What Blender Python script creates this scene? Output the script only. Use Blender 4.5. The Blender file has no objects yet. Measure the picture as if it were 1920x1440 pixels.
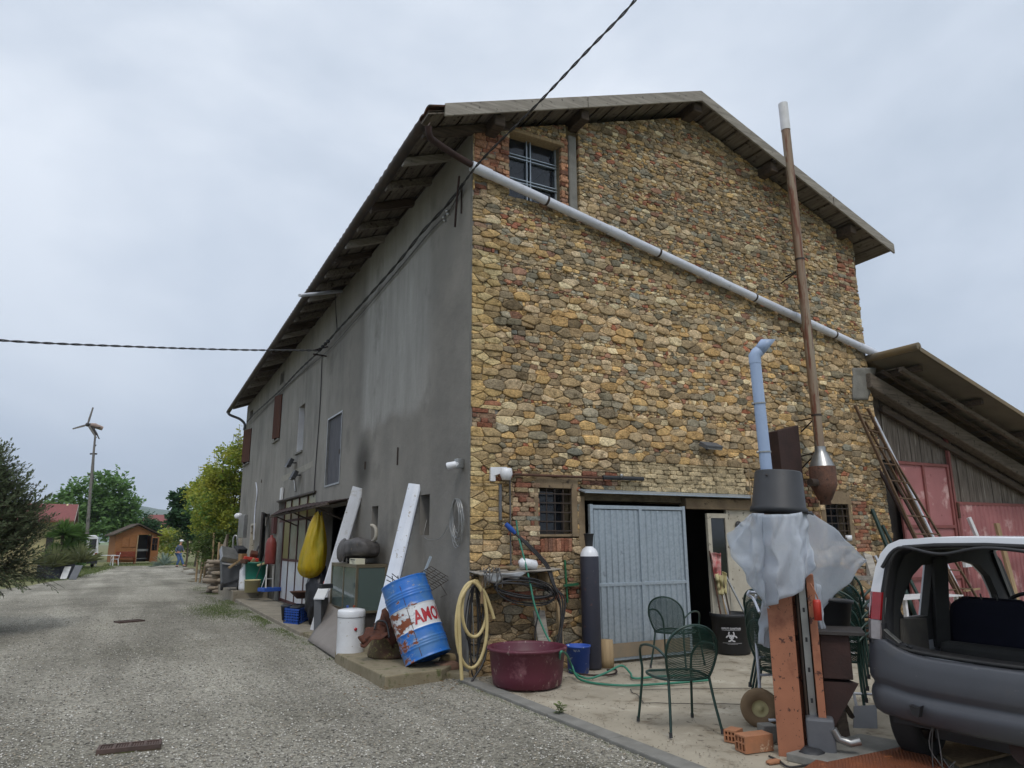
import bpy, math, random
import numpy as np
from mathutils import Vector as V, Matrix, Euler, noise, geometry
random.seed(7); rnd = random.random
def ru(a, b): return random.uniform(a, b)
C = bpy.context.scene.collection
PI = math.pi
# ------------------------------------------------------------------ camera
F = 1330.; PITCH = math.atan(295 / F); ROLL = -0.0048; YAW = math.atan(730 / (F / math.cos(PITCH)))
def basis():
    sy, cy, sp, cp = math.sin(YAW), math.cos(YAW), math.sin(PITCH), math.cos(PITCH)
    f = V((sy * cp, cy * cp, sp)); r = V((cy, -sy, 0)); u = V((-sy * sp, -cy * sp, cp))
    c, s = math.cos(ROLL), math.sin(ROLL)
    return c * r + s * u, -s * r + c * u, f
RV, UV_, FV = basis()
CAM = V((-3.8007, -8.2375, 1.6))
def ray(x, y): return (x - 960) * RV + (720 - y) * UV_ + F * FV
def on(x, y, ax, v):
    d = ray(x, y); return CAM + d * ((v - CAM[ax]) / d[ax])
def G(x, y, z=0): return on(x, y, 2, z)
def W(x, y, Y=0): return on(x, y, 1, Y)
def L(x, y, X=0): return on(x, y, 0, X)
HF = V((math.sin(YAW), math.cos(YAW), 0)); HR = V((math.cos(YAW), -math.sin(YAW), 0))
def D(x, y, d):
    r = ray(x, y); return CAM + r * (d / r.dot(HF))
# ------------------------------------------------------------------ mesh helpers
class MB:
    def __init__(s): s.v = []; s.f = []; s.s = []
    def add(s, vs, fs, smooth=False):
        n = len(s.v); s.v += [tuple(p) for p in vs]
        s.f += [tuple(i + n for i in f) for f in fs]; s.s += [smooth] * len(fs); return s
    def box(s, x0, x1, y0, y1, z0, z1):
        return s.add([(x, y, z) for x in (x0, x1) for y in (y0, y1) for z in (z0, z1)],
                     [(0, 1, 3, 2), (4, 6, 7, 5), (0, 4, 5, 1), (2, 3, 7, 6), (0, 2, 6, 4), (1, 5, 7, 3)])
    def obox(s, c, d, rot=(0, 0, 0)):
        m = Euler([math.radians(a) for a in rot]).to_matrix(); c = V(c)
        vs = [c + m @ V((sx * d[0] / 2, sy * d[1] / 2, sz * d[2] / 2)) for sx in (-1, 1) for sy in (-1, 1) for sz in (-1, 1)]
        return s.add(vs, [(0, 1, 3, 2), (4, 6, 7, 5), (0, 4, 5, 1), (2, 3, 7, 6), (0, 2, 6, 4), (1, 5, 7, 3)])
    def bar(s, p, q, w, h, up=(0, 0, 1)):
        p, q = V(p), V(q); d = (q - p).normalized(); u = V(up)
        a = d.cross(u)
        if a.length < 1e-4: a = d.cross(V((0, 1, 0)))
        a.normalize(); b = a.cross(d).normalized()
        vs = [e + a * sx * w / 2 + b * sz * h / 2 for e in (p, q) for sx in (-1, 1) for sz in (-1, 1)]
        return s.add(vs, [(0, 1, 3, 2), (4, 6, 7, 5), (0, 4, 5, 1), (2, 3, 7, 6), (0, 2, 6, 4), (1, 5, 7, 3)])
    def tube(s, pts, r, n=8, cap=True):
        pts = [V(p) for p in pts]; k = len(pts)
        rs = r if isinstance(r, (list, tuple)) else [r] * k
        t0 = (pts[1] - pts[0]).normalized()
        a = t0.cross(V((0, 0, 1)));
        if a.length < .05: a = t0.cross(V((0, 1, 0)))
        a.normalize(); vs = []
        for i in range(k):
            t = (pts[min(i + 1, k - 1)] - pts[max(i - 1, 0)])
            if t.length < 1e-9: t = t0
            t = t.normalized(); a = (a - t * a.dot(t))
            if a.length < 1e-6: a = t.orthogonal()
            a.normalize(); b = t.cross(a)
            for j in range(n):
                th = 2 * PI * j / n; vs.append(pts[i] + (a * math.cos(th) + b * math.sin(th)) * rs[i])
        fs = [(i * n + j, i * n + (j + 1) % n, (i + 1) * n + (j + 1) % n, (i + 1) * n + j) for i in range(k - 1) for j in range(n)]
        s.add(vs, fs, True)
        if cap:
            s.add(vs[:n], [tuple(range(n))[::-1]]); s.add(vs[-n:], [tuple(range(n))])
        return s
    def lathe(s, prof, c=(0, 0, 0), n=28, M=None, smooth=True, arc=2 * PI):
        c = V(c); vs = []
        full = arc > 6.28; m = n if full else n + 1
        for (r, z) in prof:
            for j in range(m):
                th = arc * j / n; p = V((r * math.cos(th), r * math.sin(th), z))
                vs.append((M @ p if M else p) + c)
        fs = [(i * m + j, i * m + (j + 1) % m, (i + 1) * m + (j + 1) % m, (i + 1) * m + j) for i in range(len(prof) - 1) for j in range(n)]
        return s.add(vs, fs, smooth)
    def prism(s, poly, d):
        poly = [V(p) for p in poly]; n = len(poly); d = V(d)
        vs = poly + [p + d for p in poly]
        return s.add(vs, [tuple(range(n))[::-1], tuple(range(n, 2 * n))] + [(i, (i + 1) % n, (i + 1) % n + n, i + n) for i in range(n)])
    def holed(s, outer, holes, d):
        # outer / holes: lists of 3D points in one plane, extruded by d with reveals
        rings = [[V(p) for p in r] for r in [outer] + holes]; d = V(d)
        tris = geometry.tessellate_polygon(rings); flat = [p for r in rings for p in r]; n = len(flat)
        s.add(flat + [p + d for p in flat], [tuple(t) for t in tris] + [tuple(i + n for i in t[::-1]) for t in tris])
        for r in rings:
            m = len(r); s.add(r + [p + d for p in r], [(i, (i + 1) % m, (i + 1) % m + m, i + m) for i in range(m)])
        return s
    def grid(s, fn, nu, nv, smooth=True, closeu=False):
        mu = nu if closeu else nu + 1
        vs = [fn(i / nu, j / nv) for j in range(nv + 1) for i in range(mu)]
        fs = [(j * mu + i, j * mu + (i + 1) % mu, (j + 1) * mu + (i + 1) % mu, (j + 1) * mu + i) for j in range(nv) for i in range(nu)]
        return s.add(vs, fs, smooth)
    def ball(s, c, r, n=12, sc=(1, 1, 1)):
        c = V(c)
        return s.grid(lambda u, v: c + V((sc[0] * math.cos(2 * PI * u) * math.sin(PI * v), sc[1] * math.sin(2 * PI * u) * math.sin(PI * v), sc[2] * -math.cos(PI * v))) * r, n, n // 2 + 1, closeu=True)
    def build(s, name, m, parent=None, bevel=0, solid=0, flip=False):
        me = bpy.data.meshes.new(name); vs = s.v
        if parent is not None:
            top = parent
            while top.parent: top = top.parent
            if top.type == 'EMPTY':
                M = (Matrix.Translation(top.location) @ top.rotation_euler.to_matrix().to_4x4()).inverted()
                if not s.__dict__.get('local'): vs = [tuple(M @ V(p)) for p in vs]
        me.from_pydata(vs, [], s.f); me.update()
        me.polygons.foreach_set('use_smooth', s.s)
        o = bpy.data.objects.new(name, me); C.objects.link(o)
        if m: me.materials.append(m)
        o.parent = parent
        if solid:
            md = o.modifiers.new('Solidify', 'SOLIDIFY'); md.thickness = solid; md.offset = 0
        if bevel:
            md = o.modifiers.new('Bevel', 'BEVEL'); md.width = bevel; md.segments = 2; md.limit_method = 'ANGLE'; md.angle_limit = .7
        return o
def LM():
    m = MB(); m.local = True; return m
def smooth(pts, n=6):
    P = [V(p) for p in pts]; out = []
    for i in range(len(P) - 1):
        a, b, c, d = P[max(i - 1, 0)], P[i], P[i + 1], P[min(i + 2, len(P) - 1)]
        for k in range(n):
            t = k / n
            out.append(.5 * ((2 * b) + (c - a) * t + (2 * a - 5 * b + 4 * c - d) * t * t + (3 * b - a - 3 * c + d) * t ** 3))
    out.append(P[-1]); return out
def resample(P, n):
    P = [V(p) for p in P]; Ls = [0]
    for i in range(1, len(P)): Ls.append(Ls[-1] + (P[i] - P[i - 1]).length)
    out = []; k = 0
    for i in range(n):
        t = Ls[-1] * i / (n - 1)
        while k < len(P) - 2 and Ls[k + 1] < t: k += 1
        f = (t - Ls[k]) / max(Ls[k + 1] - Ls[k], 1e-9); out.append(P[k].lerp(P[k + 1], min(max(f, 0), 1)))
    return out
def loft(m, A, B, nu, nv, disp=None):
    A, B = resample(A, nu + 1), resample(B, nu + 1)
    def fn(u, v):
        i = round(u * nu); p = A[i].lerp(B[i], v)
        return p + disp(u, v) if disp else p
    return m.grid(fn, nu, nv)
def tag(o, label, cat=None, group=None, kind=None):
    if label: o['label'] = label
    if cat: o['category'] = cat
    if group: o['group'] = group
    if kind: o['kind'] = kind
    return o
def thing(name, label, cat, loc=(0, 0, 0), rz=0, group=None):
    o = bpy.data.objects.new(name, None); C.objects.link(o); o.empty_display_size = .1
    o.location = loc; o.rotation_euler = (0, 0, rz)
    return tag(o, label, cat, group)
def struct(m, name, mt): return tag(m.build(name, mt), None, kind='structure')
def dup(root, loc, rz, label=None, tilt=None):
    r = root.copy(); C.objects.link(r); r.location = loc; r.rotation_euler = tilt or (0, 0, rz)
    if label: r['label'] = label
    for ch in list(root.children):
        c = ch.copy(); C.objects.link(c); c.parent = r
        for g in ch.children:
            d = g.copy(); C.objects.link(d); d.parent = c
    return r
# ------------------------------------------------------------------ materials
def lin(c):
    def f(x):
        x /= 255.; return x / 12.92 if x <= .04045 else ((x + .055) / 1.055) ** 2.4
    return (f(c[0]), f(c[1]), f(c[2]), 1)
def nodes(name):
    m = bpy.data.materials.new(name); m.use_nodes = True; nt = m.node_tree
    return m, nt, nt.nodes['Principled BSDF']
def N(nt, t, **kw):
    n = nt.nodes.new(t)
    for k, v in kw.items():
        if k.startswith('_'): n.inputs[k[1:]].default_value = v
        else: setattr(n, k, v)
    return n
def ramp(nt, src, stops):
    r = nt.nodes.new('ShaderNodeValToRGB'); e = r.color_ramp.elements
    while len(e) < len(stops): e.new(.5)
    for i, (p, c) in enumerate(stops): e[i].position = p; e[i].color = c if len(c) == 4 else (*c, 1)
    nt.links.new(src, r.inputs[0]); return r.outputs[0]
def mixc(nt, f, a, b, mode='MIX'):
    n = nt.nodes.new('ShaderNodeMix'); n.data_type = 'RGBA'; n.blend_type = mode
    for sock, v in ((n.inputs[0], f), (n.inputs[6], a), (n.inputs[7], b)):
        if hasattr(v, 'is_linked'): nt.links.new(v, sock)
        else: sock.default_value = v
    return n.outputs[2]
def tex(nt, kind='noise', scale=5, stretch=(1, 1, 1), detail=6, rough=.6, coord='Object', rot=(0, 0, 0)):
    tc = nt.nodes.new('ShaderNodeTexCoord'); mp = nt.nodes.new('ShaderNodeMapping')
    mp.inputs['Scale'].default_value = stretch; mp.inputs['Rotation'].default_value = rot
    nt.links.new(tc.outputs[coord], mp.inputs[0])
    if kind == 'noise':
        n = N(nt, 'ShaderNodeTexNoise', _Scale=scale, _Detail=detail, _Roughness=rough); o = n.outputs['Fac']
    elif kind == 'voronoi':
        n = N(nt, 'ShaderNodeTexVoronoi', _Scale=scale); o = n
    elif kind == 'wave':
        n = N(nt, 'ShaderNodeTexWave', _Scale=scale, _Distortion=2.); o = n.outputs['Fac']
    nt.links.new(mp.outputs[0], n.inputs['Vector']); return o
def mat(name, c, c2=None, rough=.7, metal=0, scale=6, stretch=(1, 1, 1), spots=None, bump=.15, bscale=40, spec=.5, bd=.01, coat=0):
    m, nt, b = nodes(name); a = lin(c); d = lin(c2) if c2 else tuple(x * .75 for x in a[:3]) + (1,)
    f = ramp(nt, tex(nt, 'noise', scale, stretch), [(.3, (0, 0, 0)), (.7, (1, 1, 1))])
    col = mixc(nt, f, a, d)
    for sp in (spots or []):
        g = ramp(nt, tex(nt, 'noise', sp[1], sp[4] if len(sp) > 4 else (1, 1, 1), 8, .65), [(sp[2], (0, 0, 0)), (sp[2] + sp[3], (1, 1, 1))])
        col = mixc(nt, g, col, lin(sp[0]))
    nt.links.new(col, b.inputs['Base Color'])
    b.inputs['Roughness'].default_value = rough; b.inputs['Metallic'].default_value = metal
    b.inputs['Specular IOR Level'].default_value = spec; b.inputs['Coat Weight'].default_value = coat
    if bump:
        bp = N(nt, 'ShaderNodeBump', _Strength=bump, _Distance=bd)
        nt.links.new(tex(nt, 'noise', bscale, stretch, 5), bp.inputs['Height']); nt.links.new(bp.outputs[0], b.inputs['Normal'])
    return m
def wood(name, c, c2, axis='x', scale=3, rough=.8, spots=None, bump=.5):
    st = {'x': (.12, 1.6, 1.6), 'y': (1.6, .12, 1.6), 'z': (1.6, 1.6, .12)}[axis]
    return mat(name, c, c2, rough, 0, scale * 6, st, spots, bump, scale * 14, bd=.004, spec=.25)
RUST = (96, 56, 34); RUSTD = (62, 38, 28)
M = {}
M['black'] = mat('black_plastic', (34, 35, 38), (44, 45, 48), .55, bump=.05)
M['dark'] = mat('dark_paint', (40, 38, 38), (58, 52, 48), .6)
M['iron'] = mat('dark_iron', (52, 48, 46), (74, 60, 50), .6, .4)
M['rust'] = mat('rusty_steel', (98, 66, 50), (68, 48, 38), .85, .1, 9, spots=[((48, 34, 28), 22, .56, .1)], bump=.5)
M['rustdark'] = mat('dark_rust', (62, 42, 38), (44, 33, 30), .8, .2, 5, bump=.3)
M['white'] = mat('white_paint', (214, 214, 216), (196, 196, 196), .5, spots=[((150, 146, 136), 14, .62, .1)], bump=.05)
M['whiteclean'] = mat('white_enamel', (222, 224, 228), (208, 209, 212), .3, 0, 5, spots=[((178, 172, 160), 6, .62, .08), ((128, 104, 84), 22, .69, .02)], bump=0, coat=.2)
M['pvc'] = mat('white_plastic_pipe', (208, 212, 222), (186, 190, 200), .4, scale=3, stretch=(1, 1, 1), spots=[((150, 150, 148), 12, .63, .08)], bump=.03)
M['bluegrey'] = mat('blue_grey_plastic_pipe', (150, 168, 196), (140, 158, 186), .4, bump=.02, scale=2)
M['grey'] = mat('grey_plastic', (92, 94, 98), (80, 82, 86), .5, bump=.05)
M['galv'] = mat('galvanised_steel', (172, 182, 190), (150, 160, 168), .42, .55, 26, spots=[((84, 84, 82), 5, .66, .1)], bump=.05)
M['alu'] = mat('aluminium', (168, 168, 166), (140, 140, 138), .35, .8, bump=.05)
M['concrete'] = mat('concrete', (142, 134, 118), (118, 110, 96), .9, 0, 3, spots=[((90, 84, 72), 9, .58, .1)], bump=.5, bscale=60)
M['cement'] = mat('grey_cement', (128, 126, 120), (104, 102, 96), .9, 0, 5, bump=.5)
M['woodgrey'] = wood('weathered_grey_wood', (158, 152, 142), (118, 112, 104), 'x', spots=[((78, 72, 66), 14, .6, .06)])
M['woodgrey_y'] = wood('weathered_board', (124, 116, 104), (84, 76, 68), 'y', spots=[((54, 46, 40), 10, .58, .06)])
M['wooddark'] = wood('old_dark_wood', (86, 74, 62), (54, 46, 40), 'x')
M['plankz'] = wood('barn_board', (128, 119, 110), (78, 69, 62), 'z', spots=[((150, 144, 134), 11, .6, .08, (1.6, 1.6, .12))])
M['hatchwood'] = wood('grey_shutter_wood', (98, 98, 102), (72, 72, 78), 'z')
M['shutter'] = wood('brown_shutter', (92, 56, 40), (66, 42, 34), 'z')
M['pine'] = wood('orange_pine', (150, 104, 66), (124, 82, 50), 'x')
M['lumber'] = wood('raw_timber', (168, 146, 112), (132, 112, 86), 'z')
M['green'] = mat('dark_green_paint', (26, 54, 46), (22, 46, 40), .4, bump=0)
M['navy'] = mat('dark_cylinder_paint', (40, 42, 54), (48, 48, 58), .5, spots=[((84, 60, 56), 12, .64, .04), ((90, 90, 96), 30, .68, .03)], bump=.05)
M['tile'] = mat('roof_tile', (112, 74, 58), (84, 62, 50), .9, 0, 5, spots=[((64, 60, 52), 6, .52, .12)], bump=.5)
M['redroof'] = mat('red_roof', (122, 66, 62), (104, 54, 52), .85, bump=.3)
M['rubber'] = mat('tyre_rubber', (34, 34, 36), (44, 43, 42), .8, bump=.2, bscale=50)
M['cable'] = mat('grey_cable', (92, 90, 88), (70, 68, 66), .6, bump=0)
M['cabledark'] = mat('black_cable', (34, 33, 34), (46, 44, 44), .55, bump=0)
def glassmat(name, c, rough=.05, trans=.0, alpha=1.):
    m, nt, b = nodes(name); b.inputs['Base Color'].default_value = lin(c); b.inputs['Roughness'].default_value = rough
    b.inputs['Transmission Weight'].default_value = trans; b.inputs['Alpha'].default_value = alpha; b.inputs['Specular IOR Level'].default_value = .7
    return m
M['glass'] = glassmat('window_glass', (40, 46, 54), .06, 0, .6)
M['cabglass'] = glassmat('cabinet_glass', (96, 112, 108), .1, 0, .55)
M['darkglass'] = glassmat('dark_glass', (20, 24, 28), .08)
# ------------------------------------------------------------------ camera, world, sun
cam = bpy.data.cameras.new('camera'); co = bpy.data.objects.new('camera', cam); C.objects.link(co)
cam.sensor_width = 36; cam.lens = F / 1920 * 36; cam.clip_end = 20000; cam.clip_start = .05
mw = Matrix((RV, UV_, -FV)).transposed().to_4x4(); mw.translation = CAM; co.matrix_world = mw
bpy.context.scene.camera = co
sc = bpy.context.scene
sc.view_settings.view_transform = 'Standard'; sc.view_settings.look = 'None'; sc.view_settings.exposure = 0.4
SUN_EL, SUN_AZ = math.radians(52), math.radians(200)     # azimuth clockwise from +Y
w = bpy.data.worlds.new('World'); sc.world = w; w.use_nodes = True; nt = w.node_tree
bg = nt.nodes['Background']
sky = nt.nodes.new('ShaderNodeTexSky'); sky.sky_type = 'NISHITA'; sky.sun_disc = False
sky.sun_elevation = SUN_EL; sky.sun_rotation = SUN_AZ; sky.altitude = 200; sky.air_density = 1; sky.dust_density = 2
tc = nt.nodes.new('ShaderNodeTexCoord')
mp = nt.nodes.new('ShaderNodeMapping'); mp.inputs['Scale'].default_value = (1, 1, 1.7); nt.links.new(tc.outputs['Generated'], mp.inputs[0])
n1 = N(nt, 'ShaderNodeTexNoise', _Scale=1.9, _Detail=8, _Roughness=.52, _Distortion=.25); nt.links.new(mp.outputs[0], n1.inputs['Vector'])
c1 = ramp(nt, n1.outputs['Fac'], [(.34, (4.5, 5.15, 6.0)), (.48, (5.6, 6.2, 7.05)), (.64, (7.1, 7.6, 8.3))])
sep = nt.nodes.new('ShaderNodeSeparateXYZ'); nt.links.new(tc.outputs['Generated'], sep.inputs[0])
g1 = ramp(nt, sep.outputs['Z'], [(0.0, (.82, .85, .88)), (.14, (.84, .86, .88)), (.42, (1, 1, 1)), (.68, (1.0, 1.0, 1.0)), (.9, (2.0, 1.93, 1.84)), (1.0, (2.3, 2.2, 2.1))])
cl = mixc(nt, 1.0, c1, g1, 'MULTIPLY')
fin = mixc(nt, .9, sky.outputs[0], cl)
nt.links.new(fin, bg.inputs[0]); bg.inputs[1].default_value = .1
sl = bpy.data.lights.new('sun', 'SUN'); sl.energy = 1.0; sl.angle = math.radians(14); sl.color = (1, .96, .9)
so = bpy.data.objects.new('sun', sl); C.objects.link(so)
sd = V((math.sin(SUN_AZ) * math.cos(SUN_EL), math.cos(SUN_AZ) * math.cos(SUN_EL), math.sin(SUN_EL)))
so.rotation_euler = sd.to_track_quat('Z', 'Y').to_euler()
# ------------------------------------------------------------------ ground
m, nt, b = nodes('gravel')
vo = tex(nt, 'voronoi', 55); vo2 = tex(nt, 'voronoi', 24)
hsv = ramp(nt, vo.outputs['Color'], [(0, lin((92, 89, 82))), (.45, lin((144, 141, 131))), (1, lin((202, 198, 187)))])
hs2 = ramp(nt, vo2.outputs['Color'], [(0, lin((92, 90, 84))), (.5, lin((130, 127, 120))), (1, lin((168, 165, 156)))])
col = mixc(nt, .45, hsv, hs2)
big = ramp(nt, tex(nt, 'noise', .32, (1, 1, 1), 6), [(.34, (.70, .69, .65)), (.5, (.98, .97, .95)), (.66, (1.18, 1.17, 1.15))])
col = mixc(nt, 1, col, big, 'MULTIPLY'); trk = ramp(nt, tex(nt, 'noise', .9, (1, .10, 1), 4), [(.42, (.80, .79, .76)), (.58, (1.14, 1.13, 1.10))]); col = mixc(nt, 1, col, trk, 'MULTIPLY')
moss = ramp(nt, tex(nt, 'noise', .9, (1, 1, 1), 8, .7), [(.66, (0, 0, 0)), (.76, (.4, .4, .4))])
col = mixc(nt, moss, col, lin((96, 92, 66)))
nt.links.new(col, b.inputs['Base Color']); b.inputs['Roughness'].default_value = .92; b.inputs['Specular IOR Level'].default_value = .2
bp = N(nt, 'ShaderNodeBump', _Strength=.9, _Distance=.02); nt.links.new(vo.outputs['Distance'], bp.inputs['Height'])
bp.invert = True; nt.links.new(bp.outputs[0], b.inputs['Normal']); M['gravel'] = m
M['field'] = mat('rough_grass', (86, 92, 52), (112, 108, 66), .95, 0, 1.4, spots=[((120, 108, 82), 2.5, .6, .1)], bump=.6, bscale=30)
M['dirt'] = mat('brown_earth', (88, 76, 58), (70, 60, 46), .95, 0, 3, spots=[((84, 92, 48), 4, .55, .1)], bump=.8, bscale=30)
g = MB().grid(lambda u, v: V((-2500 + 5000 * u, -1500 + 5500 * v, -.06)), 2, 2, False); struct(g, 'ground', M['field'])
def wav(x, y): return .025 * noise.noise(V((x * .35, y * .35, 0))) + .012 * noise.noise(V((x * 1.3, y * 1.3, 3)))
poly_l = [(-34, 0), (-12, 8), (-6.2, 26), (-5.6, 36), (-4.6, 46), (-4.4, 51)]
def road_edge(y):
    L_ = [(-16, -30), (-16, 8), (-9, 18), (-6.9, 26), (-5.6, 33), (-4.9, 40), (-4.2, 50), (-4.2, 51)]
    for (a, b) in zip(L_[:-1], L_[1:]):
        if a[1] <= y <= b[1]: t = (y - a[1]) / (b[1] - a[1]); return a[0] + (b[0] - a[0]) * t
    return -4.2
def road(u, v):
    y = -14 + 65 * v ** 1.4; x0 = road_edge(y); x1 = 1.2 if y > 21.2 else .3
    if y > 21: x1 = 1.1 - .04 * (y - 21)
    x = x0 + (x1 - x0) * u + .3 * noise.noise(V((u * 7, y * .4, 1))) * (1 - u); return V((x, y, wav(x, y) * min(1, max(0, -x) / .8)))
struct(MB().grid(road, 90, 220), 'gravel_road', M['gravel'])
# loose gravel stones near the camera: one uncountable mass
def pebbles(n, seed, rmin, rmax, fmin, fmax, name, cols):
    R = np.random.RandomState(seed)
    d = fmin * (fmax / fmin) ** R.rand(n); la = (R.rand(n) * 1.62 - .80) * d
    x = CAM.x + HR.x * la + HF.x * d; y = CAM.y + HR.y * la + HF.y * d
    k = (x < -.12) & ~((x > -1.05) & (y > 0.1)) ; x, y, d = x[k], y[k], d[k]; n = len(x)
    z = np.array([wav(a, c_) * min(1, -a / .8) for a, c_ in zip(x, y)])
    base = np.array([(1, 0, 0), (0, 1, 0), (-1, 0, 0), (0, -1, 0), (0, 0, 1), (0, 0, -.6)], float)
    r = (rmin + (rmax - rmin) * R.rand(n) ** 2.2)[:, None, None]
    P = base[None] * (1 + .45 * (R.rand(n, 6, 1) - .5)) + .25 * (R.rand(n, 6, 3) - .5)
    P[:, :, 2] *= .55; a = R.rand(n) * 6.283; ca, sa = np.cos(a)[:, None], np.sin(a)[:, None]
    X = P[:, :, 0] * ca - P[:, :, 1] * sa; Y = P[:, :, 0] * sa + P[:, :, 1] * ca
    P = np.stack([X, Y, P[:, :, 2]], 2) * r; P[:, :, 0] += x[:, None]; P[:, :, 1] += y[:, None]; P[:, :, 2] += z[:, None] + .3 * r[:, :, 0]
    fb = np.array([(0, 1, 4), (1, 2, 4), (2, 3, 4), (3, 0, 4), (1, 0, 5), (2, 1, 5), (3, 2, 5), (0, 3, 5)])
    Fc = (fb[None] + 6 * np.arange(n)[:, None, None]).reshape(-1, 3)
    me = bpy.data.meshes.new(name); me.vertices.add(n * 6); me.vertices.foreach_set('co', P.reshape(-1))
    me.loops.add(len(Fc) * 3); me.loops.foreach_set('vertex_index', Fc.reshape(-1).astype(np.int32))
    me.polygons.add(len(Fc)); me.polygons.foreach_set('loop_start', np.arange(0, len(Fc) * 3, 3, dtype=np.int32))
    at = me.attributes.new('Col', 'FLOAT_COLOR', 'POINT'); pal = np.array([lin(c) for c in cols])
    cc = pal[R.randint(len(pal), size=n)] * (.8 + .4 * R.rand(n, 1)); cc[:, 3] = 1
    at.data.foreach_set('color', np.repeat(cc, 6, 0).reshape(-1)); me.update(calc_edges=True)
    me.materials.append(M['pebble']); o = bpy.data.objects.new(name, me); C.objects.link(o); return o
m, nt, b = nodes('pebble'); a = N(nt, 'ShaderNodeAttribute', attribute_name='Col'); nt.links.new(a.outputs['Color'], b.inputs['Base Color'])
b.inputs['Roughness'].default_value = .9; b.inputs['Specular IOR Level'].default_value = .25; M['pebble'] = m
o = pebbles(150000, 3, .0045, .0145, 3.0, 22, 'loose_gravel', [(178, 174, 164), (154, 150, 142), (128, 125, 117), (100, 97, 90), (158, 148, 132), (200, 196, 187), (140, 135, 126)])
tag(o, 'loose pale grey gravel covering the driveway', 'gravel', kind='stuff')
# concrete yard in front of the stone gable
m = mat('yard_concrete', (164, 155, 138), (138, 130, 114), .9, 0, 1.6, spots=[((112, 100, 82), 3.2, .55, .12), ((176, 168, 152), 2.3, .57, .1), ((88, 78, 66), 11, .62, .04)], bump=.35, bscale=70); M['yard'] = m
struct(MB().grid(lambda u, v: V((.0 + 14 * u, -8 + 8.2 * v, .012 + .01 * noise.noise(V((u * 9, v * 6, 0))))), 60, 40), 'concrete_yard', M['yard'])
k = MB()
for i in range(8):
    y0 = -.1 - i * 1.0; k.box(-.17 + ru(-.01, .01), -.004, y0 - .985, y0, -.05, .035 + ru(-.006, .006))
tag(k.build('kerb', M['cement'], bevel=.01), None, kind='structure')
k = MB()
for (a, b_) in (((1.2, -1.6), (2.6, -2.3)), ((2.6, -2.3), (2.2, -3.2)), ((1.2, -1.6), (.9, -2.2)), ((.9, -2.2), (1.8, -2.75)), ((3.6, -1.2), (4.4, -1.55))):
    pts = [V((*a, .03)).lerp(V((*b_, .03)), t / 8) + V((ru(-.02, .02), ru(-.02, .02), 0)) for t in range(9)]
    for p, q in zip(pts[:-1], pts[1:]): k.bar(p, q, .007, .005)
tag(k.build('crack_joints', M['dark']), None, kind='structure')
# concrete path along the plaster wall, the raised step and the broken slab
pa = MB().prism([(-.93, 5.0, -.05), (-.02, 5.0, -.05), (-.02, 13.6, -.05), (-.9, 13.6, -.05)], (0, 0, .12)); tag(pa.build('path', M['concrete'], bevel=.015), None, kind='structure')
pa = MB().prism([(-.97, 13.62, -.05), (-.02, 13.62, -.05), (-.02, 19.6, -.05), (-.95, 19.6, -.05)], (0, 0, .33)); tag(pa.build('raised_step', M['concrete'], bevel=.02), None, kind='structure')
def slabpoly(pts, z0, h, name):
    P = [V((p.x, p.y, z0)) for p in pts]; tag(MB().prism(P, (0, 0, h)).build(name, M['slab'], bevel=.015), None, kind='structure')
M['slab'] = mat('mossy_slab', (138, 128, 106), (116, 106, 84), .95, 0, 4, spots=[((84, 86, 52), 7, .55, .1)], bump=.6, bscale=40)
s1 = [G(628, 1222, .13), G(652, 1235, .13), G(690, 1252, .13), G(722, 1268, .13), G(828, 1255, .13), V((-.04, .32, 0)), V((-.04, 3.2, 0))]
slabpoly(s1, -.05, .18, 'broken_slab')
slabpoly([V((-.66, 3.3, 0)), V((-.04, 3.3, 0)), V((-.04, 4.9, 0)), V((-.9, 4.9, 0)), V((-.85, 4.0, 0))], -.05, .13, 'broken_slab')
s2 = [G(828, 1258, .08), G(880, 1262, .08), V((.02, .02, 0)), V((-.02, .3, 0))]
slabpoly(s2, -.05, .12, 'broken_slab')
# grass tufts and moss along the path edge and the garden end
def tufts(spots, name, label, colr, hmax=.05, nper=1):
    mb = MB()
    for (x, y, z) in spots:
        for _ in range(nper):
            a = ru(0, 6.28); h = hmax * ru(.4, 1); l = ru(.2, .7) * h; wd = hmax * .08; px, py = x + ru(-.02, .02), y + ru(-.02, .02)
            dx, dy = math.cos(a), math.sin(a)
            mb.add([(px - dy * wd, py + dx * wd, z), (px + dy * wd, py - dx * wd, z), (px + dx * l, py + dy * l, z + h)], [(0, 1, 2)])
    o = mb.build(name, colr); return tag(o, label, 'grass', kind='stuff')
M['blade'] = mat('grass_blade', (96, 110, 52), (70, 88, 40), .8, 0, 3, bump=0)
sp = []
for _ in range(9000):
    y = ru(2.2, 14) if rnd() < .7 else ru(14, 22); x = -.98 - abs(random.gauss(0, .16 if y < 9 else .3))
    if noise.noise(V((x * 1.5, y * .9, 5))) > -.12: sp.append((x, y, 0))
for _ in range(6000):
    x, y = random.gauss(-1.6, .33), random.gauss(10.8, 1.1); sp.append((x, y, 0))
tufts(sp, 'path_edge_grass', 'short green weeds along the concrete path edge', M['blade'], .045)
sp = [(ru(-5, 6), ru(51, 60), -.05) for _ in range(5000)] + [(road_edge(y) - ru(-.4, 2.2), y, -.04) for y in [ru(30, 50) for _ in range(5000)]]
tufts(sp, 'garden_grass', 'green lawn in front of the garden shed', M['blade'], .13)
sp = [(-.19 - abs(random.gauss(0, .03)), ru(-5, -.2), .0) for _ in range(1500)]
tufts(sp, 'kerb_moss', 'thin moss line where gravel meets the kerb', M['blade'], .018)
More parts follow.
